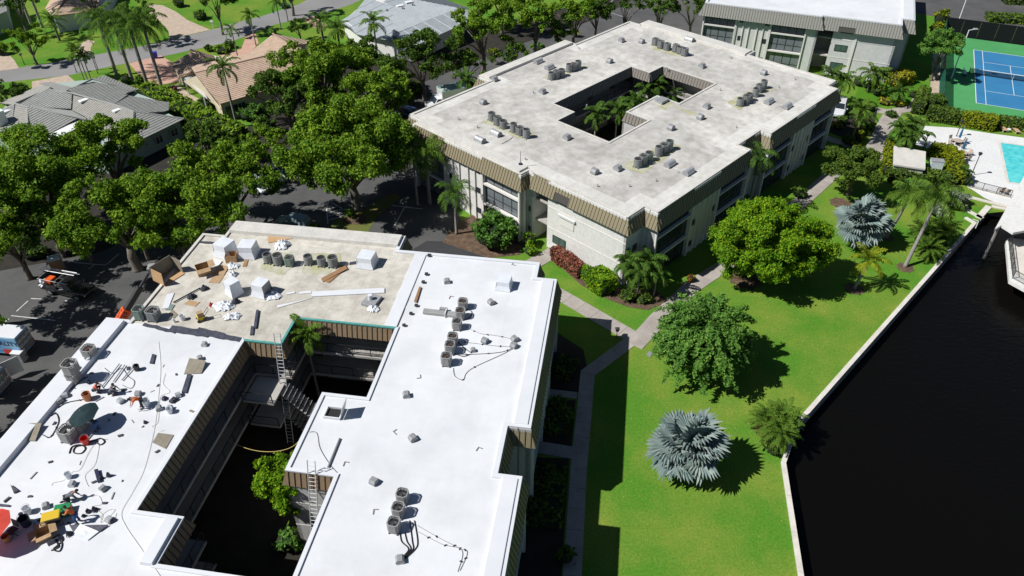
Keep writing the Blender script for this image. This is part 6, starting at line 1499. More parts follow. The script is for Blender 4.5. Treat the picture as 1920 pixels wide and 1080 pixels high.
crumple('black bag on the bare roof beside white plastic', 442, 567, 9, 5, .35, 'dark_fabric', seed=8, name='bag', cat='bag')
crumple('dark folded bag by the boxes', 360, 557, 9, 6, .35, 'dark_fabric', seed=9, name='bag', cat='bag')
crumple('dark bag near the cardboard sheets', 383, 542, 9, 5, .3, 'dark_fabric', seed=10, name='bag', cat='bag')
crumple('red cloth beside the crumpled plastic', 396, 573, 4, 4, .25, 'red_plastic', seed=11, name='cloth', cat='cloth')
t = empty('curb_unit', (*gp(697, 566, ZB).xy, ZB), R(70), 'grey equipment curb with white pipe near the coated edge', 'roof curb')
MB().box(-.75, .75, -.65, .65, 0, .28).build('curb', 'lead_grey', t, bevel=.04); MB().cyl((.0, .1, .281), (0, .1, .75), .2, n=12).build('pipe', 'coating_white', t)
o = MB().tube([gp(325, 567, ZB + .1), gp(375, 540, ZB + .1)], .06, 6).build('pole', 'unit_dark'); tag(o, 'dark pole lying across the bare roof left of the boxes', 'pole')
# floor sander like yellow machine and buckets
BU = {}
def bucket(label, px, py, m, s=.34, z=RZ, group=None):
    if m not in BU:
        b = MB(); n = 14
        ro = [(math.cos(2 * math.pi * i / n), math.sin(2 * math.pi * i / n)) for i in range(n)]
        vs = [(x * .42, y * .42, 0) for x, y in ro] + [(x * .5, y * .5, 1.0) for x, y in ro] + [(x * .46, y * .46, 1.0) for x, y in ro] + [(x * .4, y * .4, .12) for x, y in ro]
        fs = [tuple(range(n))[::-1], tuple(range(3 * n, 4 * n))]
        for i in range(n):
            j = (i + 1) % n; fs += [(i, j, n + j, n + i), (n + i, n + j, 2 * n + j, 2 * n + i), (2 * n + i, 2 * n + j, 3 * n + j, 3 * n + i)]
        b.add(vs, fs); hd = MB().tube([(.5 * math.cos(math.pi * i / 8), .28 * math.sin(math.pi * i / 8) * 1.2, 1.0 + .35 * math.sin(math.pi * i / 8)) for i in range(9)], .018, 4)
        BU[m] = (b.mesh('pail', m), hd.mesh('handle', 'galvanised'))
    p = gp(px, py, z + s * .5); o = empty('bucket', (p.x, p.y, z), rnd.uniform(0, 6), label, 'bucket', group)
    inst('pail', BU[m][0], o, sc=s * 1.15); inst('handle', BU[m][1], o, sc=s * 1.15); return o
for x, y, m, s, lb in ((342, 596, 'plastic_white', .4, 'white bucket on the bare roof near the left condensers'), (327, 602, 'plastic_white', .22, 'small white tub on the bare roof'), (256, 690, 'unit_dark', .42, 'dark bucket at the end of the lying rails'),
                       (163, 744, 'terracotta', .55, 'orange brown bucket between vents and crouching worker'), (274, 755, 'plastic_white', .5, 'white bucket beside the orange shirted worker'), (160, 827, 'red_plastic', .5, 'red bucket by the dark hose coil'),
                       (47, 978, 'navy_plastic', .6, 'wide black tub at the lower left work spot'), (12, 1010, 'terracotta', .42, 'terracotta bucket at the left frame edge'), (128, 892, 'plastic_white', .38, 'white bucket above the kneeling worker'), (51, 957, 'plastic_white', .45, 'white bucket left of green box'), (318, 770, 'plastic_white', .4, 'white bucket near the courtyard edge vents'), (40, 966, 'navy_plastic', .25, 'small purple tub beside the black tub'), (165, 675, 'plastic_white', .4, 'white bucket between the two parapet condensers')):
    bucket(lb, x, y, m, s, ZB if y < 610 else RZ)
t = empty('saw_machine', (*gp(378, 600, ZB).xy, ZB), R(30), 'small yellow machine with brown box on the bare roof', 'machine')
MB().box(-.3, .3, -.25, .25, .12, .5).build('body', 'yellow_paint', t, bevel=.06); MB().box(-.22, .25, -.2, .2, .502, .85).build('carton', 'cardboard', t)
for x in (-.25, .25):
    for y in (-.27, .27): MB().cyl((x, y - .04, .13), (x, y + .04, .13), .13, n=10).build('wheel', 'unit_dark', t)
MB().tube([(.3, -.2, .45), (.75, -.2, .95), (.75, .2, .95), (.3, .2, .45)], .025, 5).build('handle', 'unit_dark', t)
# boards on the white wing
board('olive plywood board with rods near the courtyard edge', [(345, 702), (357, 676), (388, 682), (378, 701)], 'board_olive', .04, RZ, (0, .25, .3, .02))
board('olive plywood board beside the courtyard edge, lower', [(286, 830), (297, 812), (326, 816), (311, 842)], 'board_olive', .04)
board('olive plywood board by the left parapet', [(35, 826), (52, 799), (82, 800), (67, 828)], 'board_olive', .04, RZ, (0, .3, .35, .05))
board('dark bent metal sheet beside the olive board', [(341, 737), (352, 703), (360, 704), (350, 738)], 'membrane_dark', .12)
board('dark metal piece with forked end on the white roof', [(281, 682), (286, 665), (292, 666), (288, 683)], 'membrane_dark', .1)
board('small olive offcut near the courtyard edge', [(354, 771), (358, 768), (365, 771), (361, 774)], 'board_olive', .03)
board('dark triangular scrap at the left above the red umbrella', [(21, 911), (36, 922), (27, 926)], 'membrane_dark', .15)
board('dark scrap strip left of the triangular one', [(7, 941), (18, 932), (20, 934), (9, 943)], 'membrane_dark', .1)
board('dark scrap strip above the red umbrella', [(0, 946), (19, 948), (18, 951), (0, 950)], 'membrane_dark', .1)
board('dark long case lying upright of grey vent', [(178, 884), (185, 882), (190, 904), (184, 906)], 'navy_plastic', .2)
board('dark triangular sheet left of the white metal panel', [(130, 985), (153, 986), (139, 1000)], 'membrane_dark', .05, RZ, (0, .1, .05, .02))
board('dark triangular sheet right of the white metal panel', [(160, 986), (204, 986), (188, 998)], 'membrane_dark', .05, RZ, (.05, .1, .05, 0))
board('white folded metal panel on the lower white roof', [(137, 1002), (153, 986), (186, 998), (165, 1014)], 'plastic_white', .05, RZ, (.02, .2, .05, .02))
for i, (a, b) in enumerate((((224, 682), (191, 725)), ((234, 684), (212, 716)), ((249, 689), (228, 713)))):
    o = MB().tube([gp(*a, RZ + .12), gp(*b, RZ + .1)], .05, 6).build('rail', 'galvanised'); tag(o, ('first', 'second', 'third')[i] + ' of three metal rails lying beside the crouching workers', 'rail', 'metal rails on the roof')
for i, (x, y, r, m) in enumerate(((166, 960, 7, 'dark_fabric'), (179, 957, 8, 'navy_plastic'), (212, 977, 7, 'navy_plastic'), (131, 1002, 9, 'dark_fabric'), (157, 968, 5, 'dark_fabric'), (309, 748, 8, 'navy_plastic'), (325, 752, 10, 'dark_fabric'), (273, 793, 5, 'dark_fabric'), (168, 719, 5, 'dark_fabric'), (204, 893, 6, 'navy_plastic'), (191, 897, 5, 'dark_fabric'))):
    crumple('dark tool bag on the white roof, ' + ('left of two by cable coils', 'right of two by cable coils', 'beside the lower cable', 'left of the white metal panel', 'under the orange shirted leaning worker', 'near courtyard edge, upper', 'near courtyard edge, beside vents', 'by the loose cables', 'above the crouching worker', 'right of the dark case', 'beside the dark case')[i], x, y, r * .8, r * .5, .3, m, RZ, 'tool_bag', 'tool bag', seed=20 + i)
# cables and hoses on the white wing
cable('long thin cable down the middle of the left white wing', [(297, 640), (301, 690), (295, 760), (288, 810), (270, 880), (247, 925), (228, 960), (235, 985), (262, 1025), (300, 1080)], .014, 'cable_pale')
cable('looped pale cord right of the work spot', [(310, 700), (306, 720), (318, 735), (300, 745), (296, 790), (285, 800), (300, 808), (308, 806)], .014, 'cable_pale')
cable('pale cord from the condensers to the lower work spot', [(178, 830), (165, 850), (150, 880), (135, 885), (120, 900), (100, 905), (96, 910)], .014, 'cable_pale')
cable('second pale cord looping beside the kneeling worker', [(186, 832), (178, 870), (160, 890), (162, 905), (166, 912)], .014, 'cable_pale')
cable('coiled pale cord right of the leaning worker', [(170, 930), (185, 930), (190, 945), (175, 950), (192, 965), (188, 980), (205, 968), (215, 955), (200, 958), (188, 972), (210, 980), (218, 962)], .014, 'cable_pale')
cable('black cable along the parapet vents', [(95, 780), (105, 775), (110, 790), (100, 812), (92, 820), (80, 815)], .035, 'cable_black', blocks=5)
cable('black cable from parapet to stacked condensers', [(100, 745), (125, 735), (150, 715), (165, 705)], .03, 'cable_black', blocks=4)
cable('black cable past the orange bucket', [(108, 765), (125, 755), (150, 750), (160, 748)], .03, 'cable_black', blocks=2)
cable('black hose coil left of the red bucket', [(130, 850), (135, 838), (150, 834), (160, 840), (152, 850), (138, 848), (142, 838), (158, 834), (172, 828), (188, 822), (196, 828), (188, 834), (180, 828)], .05, 'cable_black', 'hose', cat='hose')
cable('tangled black cable pile at the bottom work spot', [(98, 1010), (112, 1003), (118, 1012), (108, 1022), (100, 1030), (112, 1033), (116, 1018), (104, 1012), (110, 1025), (96, 1032)], .045, 'cable_black', 'hose', cat='hose')
cable('cables between the metal rails', [(196, 690), (212, 700), (228, 690), (240, 705), (252, 715), (246, 728), (230, 722)], .02, 'cable_black')
cable('yellow hose hanging across the courtyard to the roof tongue', [(417, 815, 5.7), (440, 832, 5.4), (480, 845, 5.6), (520, 846, 6.6), (552, 835, 7.8), (574, 808, 8.75)], .022, 'hose_yellow', 'hose', cat='hose')
cable('thin cable on the roof tongue', [(580, 810), (594, 812), (600, 840), (618, 870), (632, 886)], .015, 'cable_black')
o = MB().tube([gp(637, 822, RZ + .08), gp(615, 876, RZ + .08)], .08, 7).build('pipe', 'lead_grey'); tag(o, 'grey pipe lying on the roof tongue', 'pipe')
t = empty('duct', (*gp(830, 590, RZ).xy, RZ), R(-10), 'grey metal duct lying left of the upper condenser trio', 'duct')
MB().box(-1.7, 1.7, -.26, .26, .02, .3).build('duct_body', 'unit_beige', t, bevel=.05); MB().box(-.35, .3, .3, .6, .02, .35).build('bracket', 'lead_grey', t); MB().tube([(.3, -.35, .02), (.3, -.3, .4), (.3, .3, .4), (.3, .38, .02)], .06, 6).build('strap', 'coating_white', t)
board('rusty metal strip on the white coated curb', [(776, 566), (786, 538), (790, 538), (781, 567)], 'plank_brown', .05, 8.79)
for i, (x, y) in enumerate(((804, 479), (799, 514), (793, 529), (780, 573), (770, 588), (757, 610))):
    board('dark block on the white coated curb, ' + ORD[i] + ' from the far end', [(x - 3, y + 2), (x - 2, y - 2), (x + 4, y - 2), (x + 3, y + 2)], 'unit_dark', .1, 8.79, name='block', cat='block')
# lower left work spot
t = empty('generator', (*gp(103, 980, RZ).xy, RZ), R(20), 'yellow topped generator at the lower work spot', 'generator')
MB().box(-.55, .55, -.35, .35, .68, .82).build('tank', 'yellow_paint', t, bevel=.06); MB().box(-.42, .42, -.26, .26, .16, .66).build('engine', 'unit_dark', t, bevel=.04)
fr = MB()
for x in (-.6, .6):
    for y in (-.38, .38): fr.tube([(x, y, .05), (x, y, .8)], .025, 5)
for y in (-.38, .38): fr.tube([(-.6, y, .1), (.6, y, .1)], .025, 5); fr.tube([(-.6, y, .66), (.6, y, .66)], .025, 5)
fr.build('frame', 'unit_dark', t)
crate('green lidded box behind the yellow generator', 118, 958, .95, .75, .45, 'green_paint', R(12), RZ, False, name='tool_box', cat='tool box')
crate('open cardboard box in the umbrella shade', 82, 1002, .85, .8, .5, 'cardboard', R(35), RZ, flaps=4)
t = empty('office_chair', (*gp(28, 1003, RZ).xy, RZ), R(-20), 'dark padded chair at the lower left corner work spot', 'chair')
MB().box(-.28, .28, -.28, .28, .42, .5).build('seat', 'dark_fabric', t, bevel=.03); MB().box(-.27, .27, .22, .28, .55, 1.1, Matrix.Rotation(R(-10), 4, 'X')).build('backrest', 'dark_fabric', t, bevel=.03)
MB().cyl((0, 0, .12), (0, 0, .42), .04, n=8).build('column', 'unit_dark', t)
for k in range(5): a = k * 1.2566; MB().tube([(0, 0, .12), (.3 * math.cos(a), .3 * math.sin(a), .06)], .025, 5).build('leg', 'unit_dark', t)
def umbrella(label, px, py, zc_, rad, m, tilt, az, base=None):
    c = gp(px, py, RZ + zc_); o = empty('umbrella', c, az, label, 'umbrella'); o.rotation_euler = (0, tilt, az); n = 8
    b = MB(); top = (0, 0, .1); rim = []
    for k in range(n * 2):
        a = math.pi * k / n; rr = rad * (1.0 if k % 2 == 0 else .95); rim.append((rr * math.cos(a), rr * math.sin(a), -.35 if k % 2 == 0 else -.31))
    md = [(x * .55, y * .55, -.06) for x, y, z in rim]
    vs = [top] + md + rim; K = 2 * n
    b.add(vs, [(0, 1 + i, 1 + (i + 1) % K) for i in range(K)] + [(1 + i, 1 + K + i, 1 + K + (i + 1) % K, 1 + (i + 1) % K) for i in range(K)]); b.build('canopy', m, o)
    for k in range(n): a = 2 * math.pi * k / n; MB().tube([(0, 0, .06), (rad * .55 * math.cos(a), rad * .55 * math.sin(a), -.09), (rad * math.cos(a), rad * math.sin(a), -.37)], .012, 4).build('rib', 'unit_dark', o)
    L_ = (zc_) / max(.4, math.cos(tilt)) - .05
    MB().tube([(0, 0, .15), (0, 0, -L_)], .02, 6).build('pole', 'aluminium', o); return o
umbrella('teal green umbrella tilted over the condensers and a worker', 152, 772, 1.65, 1.1, 'umbrella_teal', R(-14), R(20))
umbrella('red umbrella cut by the left frame edge', -30, 985, 1.9, 1.45, 'umbrella_red', R(-10), R(10))
# ladders
def ladder(label, foot, top, wdt=.45, m='aluminium', side=None):
    o = empty('ladder', foot, 0, label, 'ladder'); d = (top - foot); L = d.length; d.normalize()
    s_ = side or Vector((1, 0, 0)); s_ = (s_ - d * s_.dot(d)).normalized() * wdt / 2
    for sg in (-1, 1): MB().tube([s_ * sg, s_ * sg + d * L], .04, 4).build('rail', m, o)
    n = int(L / .32); rg = MB().tube([-s_, s_], .022, 5).mesh('rung', m)
    for k in range(n): inst('rung', rg, o, d * (.25 + k * .32))
    return o
tp = B2.matrix_world @ Vector((-14.45, 20.3, 8.9)); 
ft = gp(545, 832); tp = gp(522, 648, 8.85); tp = tp + (tp - ft).normalized() * 1.1
ladder('long aluminium extension ladder from the courtyard to the bare roof edge', ft, tp, .55, side=(B2.matrix_world.to_3x3() @ Vector((0, 1, 0))))
tp = B2.matrix_world @ Vector((-26.12, 12.25, 8.87)); ft = B2.matrix_world @ Vector((-29.0, 12.25, .06)); tp = tp + (tp - ft).normalized() * 1.0
ladder('aluminium ladder standing below the roof tongue', ft, tp, .55, side=(B2.matrix_world.to_3x3() @ Vector((0, 1, 0))))

# loose scraps and brackets
sc1 = MB().prism([(-.16, -.05), (.14, -.08), (.1, .07), (-.1, .09)], .005, .06).mesh('scrap', 'membrane_dark')
sc2 = MB().box(-.22, .22, -.03, .03, .005, .04).mesh('scrap', 'lead_grey')
for k, (x, y) in enumerate(((120, 700), (140, 725), (175, 700), (190, 752), (230, 735), (247, 745), (285, 735), (300, 720), (265, 800), (245, 792), (215, 775), (205, 790), (150, 870), (175, 905), (230, 900), (215, 930), (195, 945), (60, 930), (66, 985), (75, 975), (90, 990), (110, 1005), (130, 985), (160, 1000), (60, 890), (95, 870), (240, 690), (310, 690), (330, 705), (295, 850), (200, 820), (222, 818), (116, 722), (80, 760), (70, 780), (104, 795))):
    o = inst('scrap', sc1 if k % 3 else sc2, None, gp(x + rnd.uniform(-4, 4), y + rnd.uniform(-4, 4), RZ), (0, 0, rnd.uniform(0, 6.28)), rnd.uniform(.6, 1.5)); tag(o, 'tiny scrap of metal or membrane lying loose on the left white wing', 'scrap', 'loose scraps on the left white wing')
lb_ = MB(); lb_.box(-.2, .2, -.03, .03, .005, .05); lb_.box(-.2, -.14, .0301, .3, .005, .05)
lm_ = lb_.mesh('bracket', 'lead_grey')
for k, (x, y) in enumerate(((843, 558), (963, 497), (895, 842), (700, 960), (788, 706), (645, 870), (740, 812))):
    o = inst('bracket', lm_, None, gp(x, y, RZ), (0, 0, rnd.uniform(0, 6.28))); tag(o, 'small bent metal bracket on white wing, ' + ('left of upper trio', 'below lone wrapped unit', 'lower middle of wing', 'left of lowest trio', 'below second trio', 'on the roof tongue', 'right of roof hatch')[k], 'bracket', 'bent brackets on the right white wing')
for k, (x, y) in enumerate(((1000, 175), (1100, 200), (1085, 92), (985, 300), (1180, 350), (1230, 340), (1350, 170), (1380, 240), (1460, 165), (1120, 350), (895, 240), (860, 225), (1250, 130), (1490, 150), (1370, 110))):
    o = inst('drain_pipe', MB().cyl((0, 0, .0), (0, 0, .3), .09, n=8).mesh('drain_pipe', 'galvanised') if k == 0 else dpm, None, gp(x, y, 8.668)); dpm = o.data; tag(o, 'short vent pipe stub on grey roof, ' + ('left of courtyard', 'beside courtyard upper left edge', 'upper left field', 'left field near front', 'near the front corner', 'near the lower right corner', 'right of courtyard', 'lower right field', 'behind right AC row', 'front field', 'left of left AC row', 'near left edge', 'upper field', 'near far right corner', 'above right AC row')[k], 'vent pipe', 'vent pipe stubs on the grey roof')
# ================================================================ VEHICLES
for nm, c in (('paint_black', (0.012, 0.012, 0.014)), ('paint_white', (0.72, 0.73, 0.75)), ('paint_silver', (0.42, 0.45, 0.47)), ('paint_navy', (0.03, 0.05, 0.11)), ('paint_greygreen', (0.16, 0.21, 0.20)), ('paint_grey', (0.2, 0.2, 0.21))):
    mat(nm, c, 0.25, clear=.6, metal=.15)
mat('car_glass', (0.02, 0.025, 0.03), 0.05, spec=.7)
mat('car_glass_pale', (0.20, 0.26, 0.28), 0.08, spec=.7)
mat('tyre', (0.02, 0.02, 0.02), 0.85); mat('rim', (0.45, 0.46, 0.47), 0.3, metal=.6)
mat('lamp_clear', (0.75, 0.75, 0.72), 0.15); mat('lamp_red', (0.45, 0.02, 0.02), 0.2)
mat('wrap_blue', (0.03, 0.20, 0.52), 0.4, (0.30, 0.52, 0.66), 0.9, stretch=(.3, 1, 1.5)); mat('wrap_red', (0.62, 0.06, 0.03), 0.4)
mat('teal_top', (0.12, 0.34, 0.27), 0.6, (0.55, 0.62, 0.58), 0.8)
mat('letter_dark', (0.02, 0.02, 0.05), 0.5); mat('letter_white', (0.7, 0.7, 0.7), 0.5)
def lettering(parent, body, size, M, m, depth=.004):
    cu = bpy.data.curves.new('lettering', 'FONT'); cu.body = body; cu.size = size; cu.extrude = depth; cu.align_x = 'CENTER'; cu.align_y = 'CENTER'; cu.resolution_u = 2
    tmp = bpy.data.objects.new('lettering', cu); COL.objects.link(tmp); bpy.context.view_layer.update()
    me = bpy.data.meshes.new_from_object(tmp.evaluated_get(bpy.context.evaluated_depsgraph_get())); bpy.data.objects.remove(tmp)
    me.materials.clear(); me.materials.append(MATS[m]); o = inst('lettering', me, parent); o.matrix_local = M; return o
def loft(secs):
    mb = MB(); n = len(secs[0]); vs = [p for s_ in secs for p in s_]; fs = []
    for i in range(len(secs) - 1):
        for j in range(n): k = (j + 1) % n; fs.append((i * n + j, (i + 1) * n + j, (i + 1) * n + k, i * n + k))
    fs += [tuple(range(n)), tuple(reversed(range((len(secs) - 1) * n, len(secs) * n)))]
    return mb.add(vs, fs)
def slab(mb, q, th=.012):
    q = [Vector(v) for v in q]; n = (q[1] - q[0]).cross(q[3] - q[0]).normalized()
    return mb.add([v + n * th for v in q] + [v - n * .02 for v in q], [(0, 1, 2, 3), (7, 6, 5, 4), (0, 4, 5, 1), (1, 5, 6, 2), (2, 6, 7, 3), (3, 7, 4, 0)])
def inner(q, k=.1):
    c = sum((Vector(v) for v in q), Vector()) / 4; return [Vector(v).lerp(c, k) for v in q]
def wheels(root, xs, w, r=.34):
    ty = MB().cyl((0, -.11, 0), (0, .11, 0), r, n=16).mesh('wheel', 'tyre'); rm = MB().cyl((0, -.115, 0), (0, .115, 0), r * .62, n=12).mesh('rim', 'rim')
    for x in xs:
        for sg in (-1, 1):
            o = inst('wheel', ty, root, (x, sg * (w - .1), r)); inst('rim', rm, o)
def car(label, px, py, head, paint, kind='sedan', L=4.6, W=1.85, H=1.45, glass='car_glass', z=.02, cat='car', zg=.7):
    p = gp(px, py, zg); root = empty('parked_car' if kind != 'pickup' else 'pickup_truck', (p.x, p.y, z), head, label, cat); w = W / 2
    belt = H * .62; hood = belt - .06
    def sec(x, ww, zl, zh): return [(x, -ww * .86, zl), (x, -ww, zl + .22), (x, -ww * .97, zh - .12), (x, -ww * .84, zh), (x, ww * .84, zh), (x, ww * .97, zh - .12), (x, ww, zl + .22), (x, ww * .86, zl)]
    if kind == 'sedan': prof = [(-L / 2, .86, .36, belt - .12), (-L / 2 + .25, .95, .24, belt - .02), (-L * .2, 1, .2, belt), (L * .18, 1, .2, belt), (L * .36, .97, .22, hood - .08), (L / 2 - .15, .9, .26, hood - .2), (L / 2, .8, .36, hood - .32)]; gh = (-L * .36, L * .2, -L * .22, L * .04)
    elif kind == 'suv': prof = [(-L / 2, .88, .4, belt - .1), (-L / 2 + .2, .97, .28, belt), (0, 1, .24, belt), (L * .2, 1, .24, belt), (L * .36, .97, .26, hood - .05), (L / 2 - .12, .92, .3, hood - .15), (L / 2, .84, .4, hood - .3)]; gh = (-L * .48, L * .22, -L * .42, L * .07)
    else: prof = [(-L / 2, .95, .45, belt - .1), (-L * .02, 1, .3, belt - .1), (-L * .02 + .02, 1, .3, belt), (L * .22, 1, .3, belt), (L * .4, .98, .32, hood), (L / 2 - .12, .94, .36, hood - .08), (L / 2, .88, .45, hood - .25)]; gh = (-L * .06, L * .25, -L * .01, L * .12)
    loft([sec(x, w * k, a, b) for x, k, a, b in prof]).build('body', paint, root, bevel=.04)
    x0, x1, t0, t1 = gh; wb, wt = w * .86, w * .70; zb = belt - .03
    MB().frustum(x0, x1, -wb, wb, zb, t0, t1, -wt, wt, H).build('cabin', paint, root, bevel=.05)
    C = dict(b00=(x0, -wb, zb), b10=(x1, -wb, zb), b11=(x1, wb, zb), b01=(x0, wb, zb), t00=(t0, -wt, H), t10=(t1, -wt, H), t11=(t1, wt, H), t01=(t0, wt, H))
    for nm, q in (('windscreen', ('b10', 'b11', 't11', 't10')), ('rear_window', ('b01', 'b00', 't00', 't01'))):
        slab(MB(), inner([C[k] for k in q], .12)).build(nm, glass, root) if 0 else (lambda m_: (slab(m_, inner([C[k] for k in q], .12)), m_.build(nm, glass, root)))(MB())
    for q in (('b00', 'b10', 't10', 't00'), ('b11', 'b01', 't01', 't11')):
        A = [Vector(C[k]) for k in q]
        for f0, f1 in ((.05, .47), (.52, .95)):
            Q = [A[0].lerp(A[1], f0), A[0].lerp(A[1], f1), A[3].lerp(A[2], f1), A[3].lerp(A[2], f0)]; m_ = MB(); slab(m_, inner(Q, .14)); m_.build('side_window', glass, root)
    for sg in (-1, 1):
        MB().box(L / 2 - .16, L / 2 - .02, sg * w * .72 - .16, sg * w * .72 + .16, hood - .42, hood - .27).build('headlight', 'lamp_clear', root, bevel=.03)
        MB().box(-L / 2 - .015, -L / 2 + .1, sg * w * .74 - .12, sg * w * .74 + .12, belt - .38, belt - .2).build('tail_light', 'lamp_red', root, bevel=.02)
        MB().box(x1 - .35, x1 - .2, sg * (w + .02), sg * (w + .2), belt - .02, belt + .14).build('mirror', paint, root, bevel=.02)
    wheels(root, (-L * .3, L * .31), w, .34 if kind == 'sedan' else .39)
    if kind == 'pickup':
        bx0, bx1 = -L / 2 + .08, -L * .09
        MB().box(bx0, bx1, -w * .8, w * .8, belt - .099, belt - .08).build('bed_floor', 'unit_dark', root)
        for y0, y1, xa, xb in ((-w * .97, -w * .82, bx0, bx1), (w * .82, w * .97, bx0, bx1), (-w * .8, w * .8, bx0 - .04, bx0 + .06)): MB().box(xa, xb, y0, y1, belt - .11, belt + .28).build('bed_side', paint, root, bevel=.02)
    return root
def heading(a, b): d = gp(*b) - gp(*a); return math.atan2(d.y, d.x)
def dirang(a, b, z): d = gp(*b, z) - gp(*a, z); return math.atan2(d.y, d.x)
pk = car('black pickup truck with ladder rack and clutter in its bed', 128, 538, heading((85, 535), (165, 552)), 'paint_black', 'pickup', 5.7, 2.0, 1.85, cat='pickup truck', zg=.8)
rk = MB()
for x in (-2.6, -.55):
    for y in (-.9, .9): rk.tube([(x, y, 1.3), (x, y, 2.0)], .03, 5)
    rk.tube([(x, -.95, 2.0), (x, .95, 2.0)], .03, 5)
for y in (-.9, .9): rk.tube([(-2.65, y, 2.0), (1.2, y, 2.05)], .03, 5)
rk.build('ladder_rack', 'aluminium', pk)
MB().box(-2.4, -1.6, -.5, .4, 1.1, 1.6).build('cargo_box', 'orange_paint', pk, bevel=.05)
mw = pk.matrix_basis
lf, lt = mw @ Vector((-3.6, .55, 2.12)), mw @ Vector((.9, .7, 2.16)); ladder('ladder lying on the rack of the black pickup', lf, lt, .45, side=mw.to_3x3() @ Vector((0, 1, 0)))
crumple('white bag in the bed of the black pickup', 82, 532, 8, 7, .5, 'plastic_white', 1.15, 'bag', 'bag', 41)
car('white sedan glimpsed through the tree gap', 512, 325, heading((495, 312), (530, 340)), 'paint_white', 'sedan')
car('white car mostly hidden behind left tree at the gap', 485, 342, heading((470, 328), (502, 355)), 'paint_white', 'sedan')
car('grey green car with pale windscreen beside the bare roof parapet', 549, 416, heading((575, 418), (527, 410)), 'paint_greygreen', 'suv', 4.4, 1.85, 1.6, 'car_glass_pale')
car('dark blue car in the shade beside the grey roof corner', 772, 214, heading((750, 208), (790, 222)), 'paint_navy', 'suv', 4.7, 1.9, 1.6)
car('white minivan parked in front of the garden bed', 1574, 203, heading((1582, 182), (1572, 214)), 'paint_white', 'suv', 4.9, 1.95, 1.7, cat='minivan')
def box_truck(label, roof_px, zr, Lb, paint_roof, side, head, cab=True, name='box_truck', cat='truck', Wb=2.3, z0=.8, nose='paint_white'):
    p = gp(*roof_px, zr); o = empty(name, (p.x, p.y, .02), head, label, cat); w = Wb / 2
    b = MB().box(-Lb / 2, Lb / 2, -w, w, z0, zr - .03).build('cargo_body', side, o, bevel=.04)
    MB().box(-Lb / 2 + .02, Lb / 2 - .02, -w + .02, w - .02, zr - .029, zr + .01).build('roof', paint_roof, o)
    MB().box(-Lb / 2, Lb / 2 + 1.6, -.4, .4, .45, z0 - .01).build('chassis', 'unit_dark', o)
    if cab:
        loft([[(x, -w * .9, .5), (x, -w * .9, zh), (x, w * .9, zh), (x, w * .9, .5)] for x, zh in ((Lb / 2 + .05, 2.1), (Lb / 2 + .7, 2.15), (Lb / 2 + 1.25, 1.35), (Lb / 2 + 2.1, 1.2))]).build('cab', nose, o, bevel=.08)
        m_ = MB(); slab(m_, inner([(Lb / 2 + 1.25, -w * .85, 1.38), (Lb / 2 + 1.25, w * .85, 1.38), (Lb / 2 + .72, w * .85, 2.12), (Lb / 2 + .72, -w * .85, 2.12)], .08)); m_.build('windscreen', 'car_glass', o)
        for sg in (-1, 1):
            q = [(Lb / 2 + .2, sg * w * .9, 1.35), (Lb / 2 + 1.1, sg * w * .9, 1.35), (Lb / 2 + .7, sg * w * .9, 2.0), (Lb / 2 + .2, sg * w * .9, 2.0)]
            if sg > 0: q.reverse()
            m_ = MB(); slab(m_, q); m_.build('side_window', 'car_glass', o)
            MB().box(Lb / 2 + 2.0, Lb / 2 + 2.13, sg * w * .65 - .15, sg * w * .65 + .15, .75, .95).build('headlight', 'lamp_clear', o)
    wheels(o, (-Lb / 2 + .9, Lb / 2 + 1.3 if cab else Lb / 2 - .9), w * .95, .42); return o, w
box_truck('white box truck with teal roof beside the grey block', (850, 162), 3.2, 4.6, 'teal_top', 'paint_white', dirang((862, 160), (822, 168), 0) )
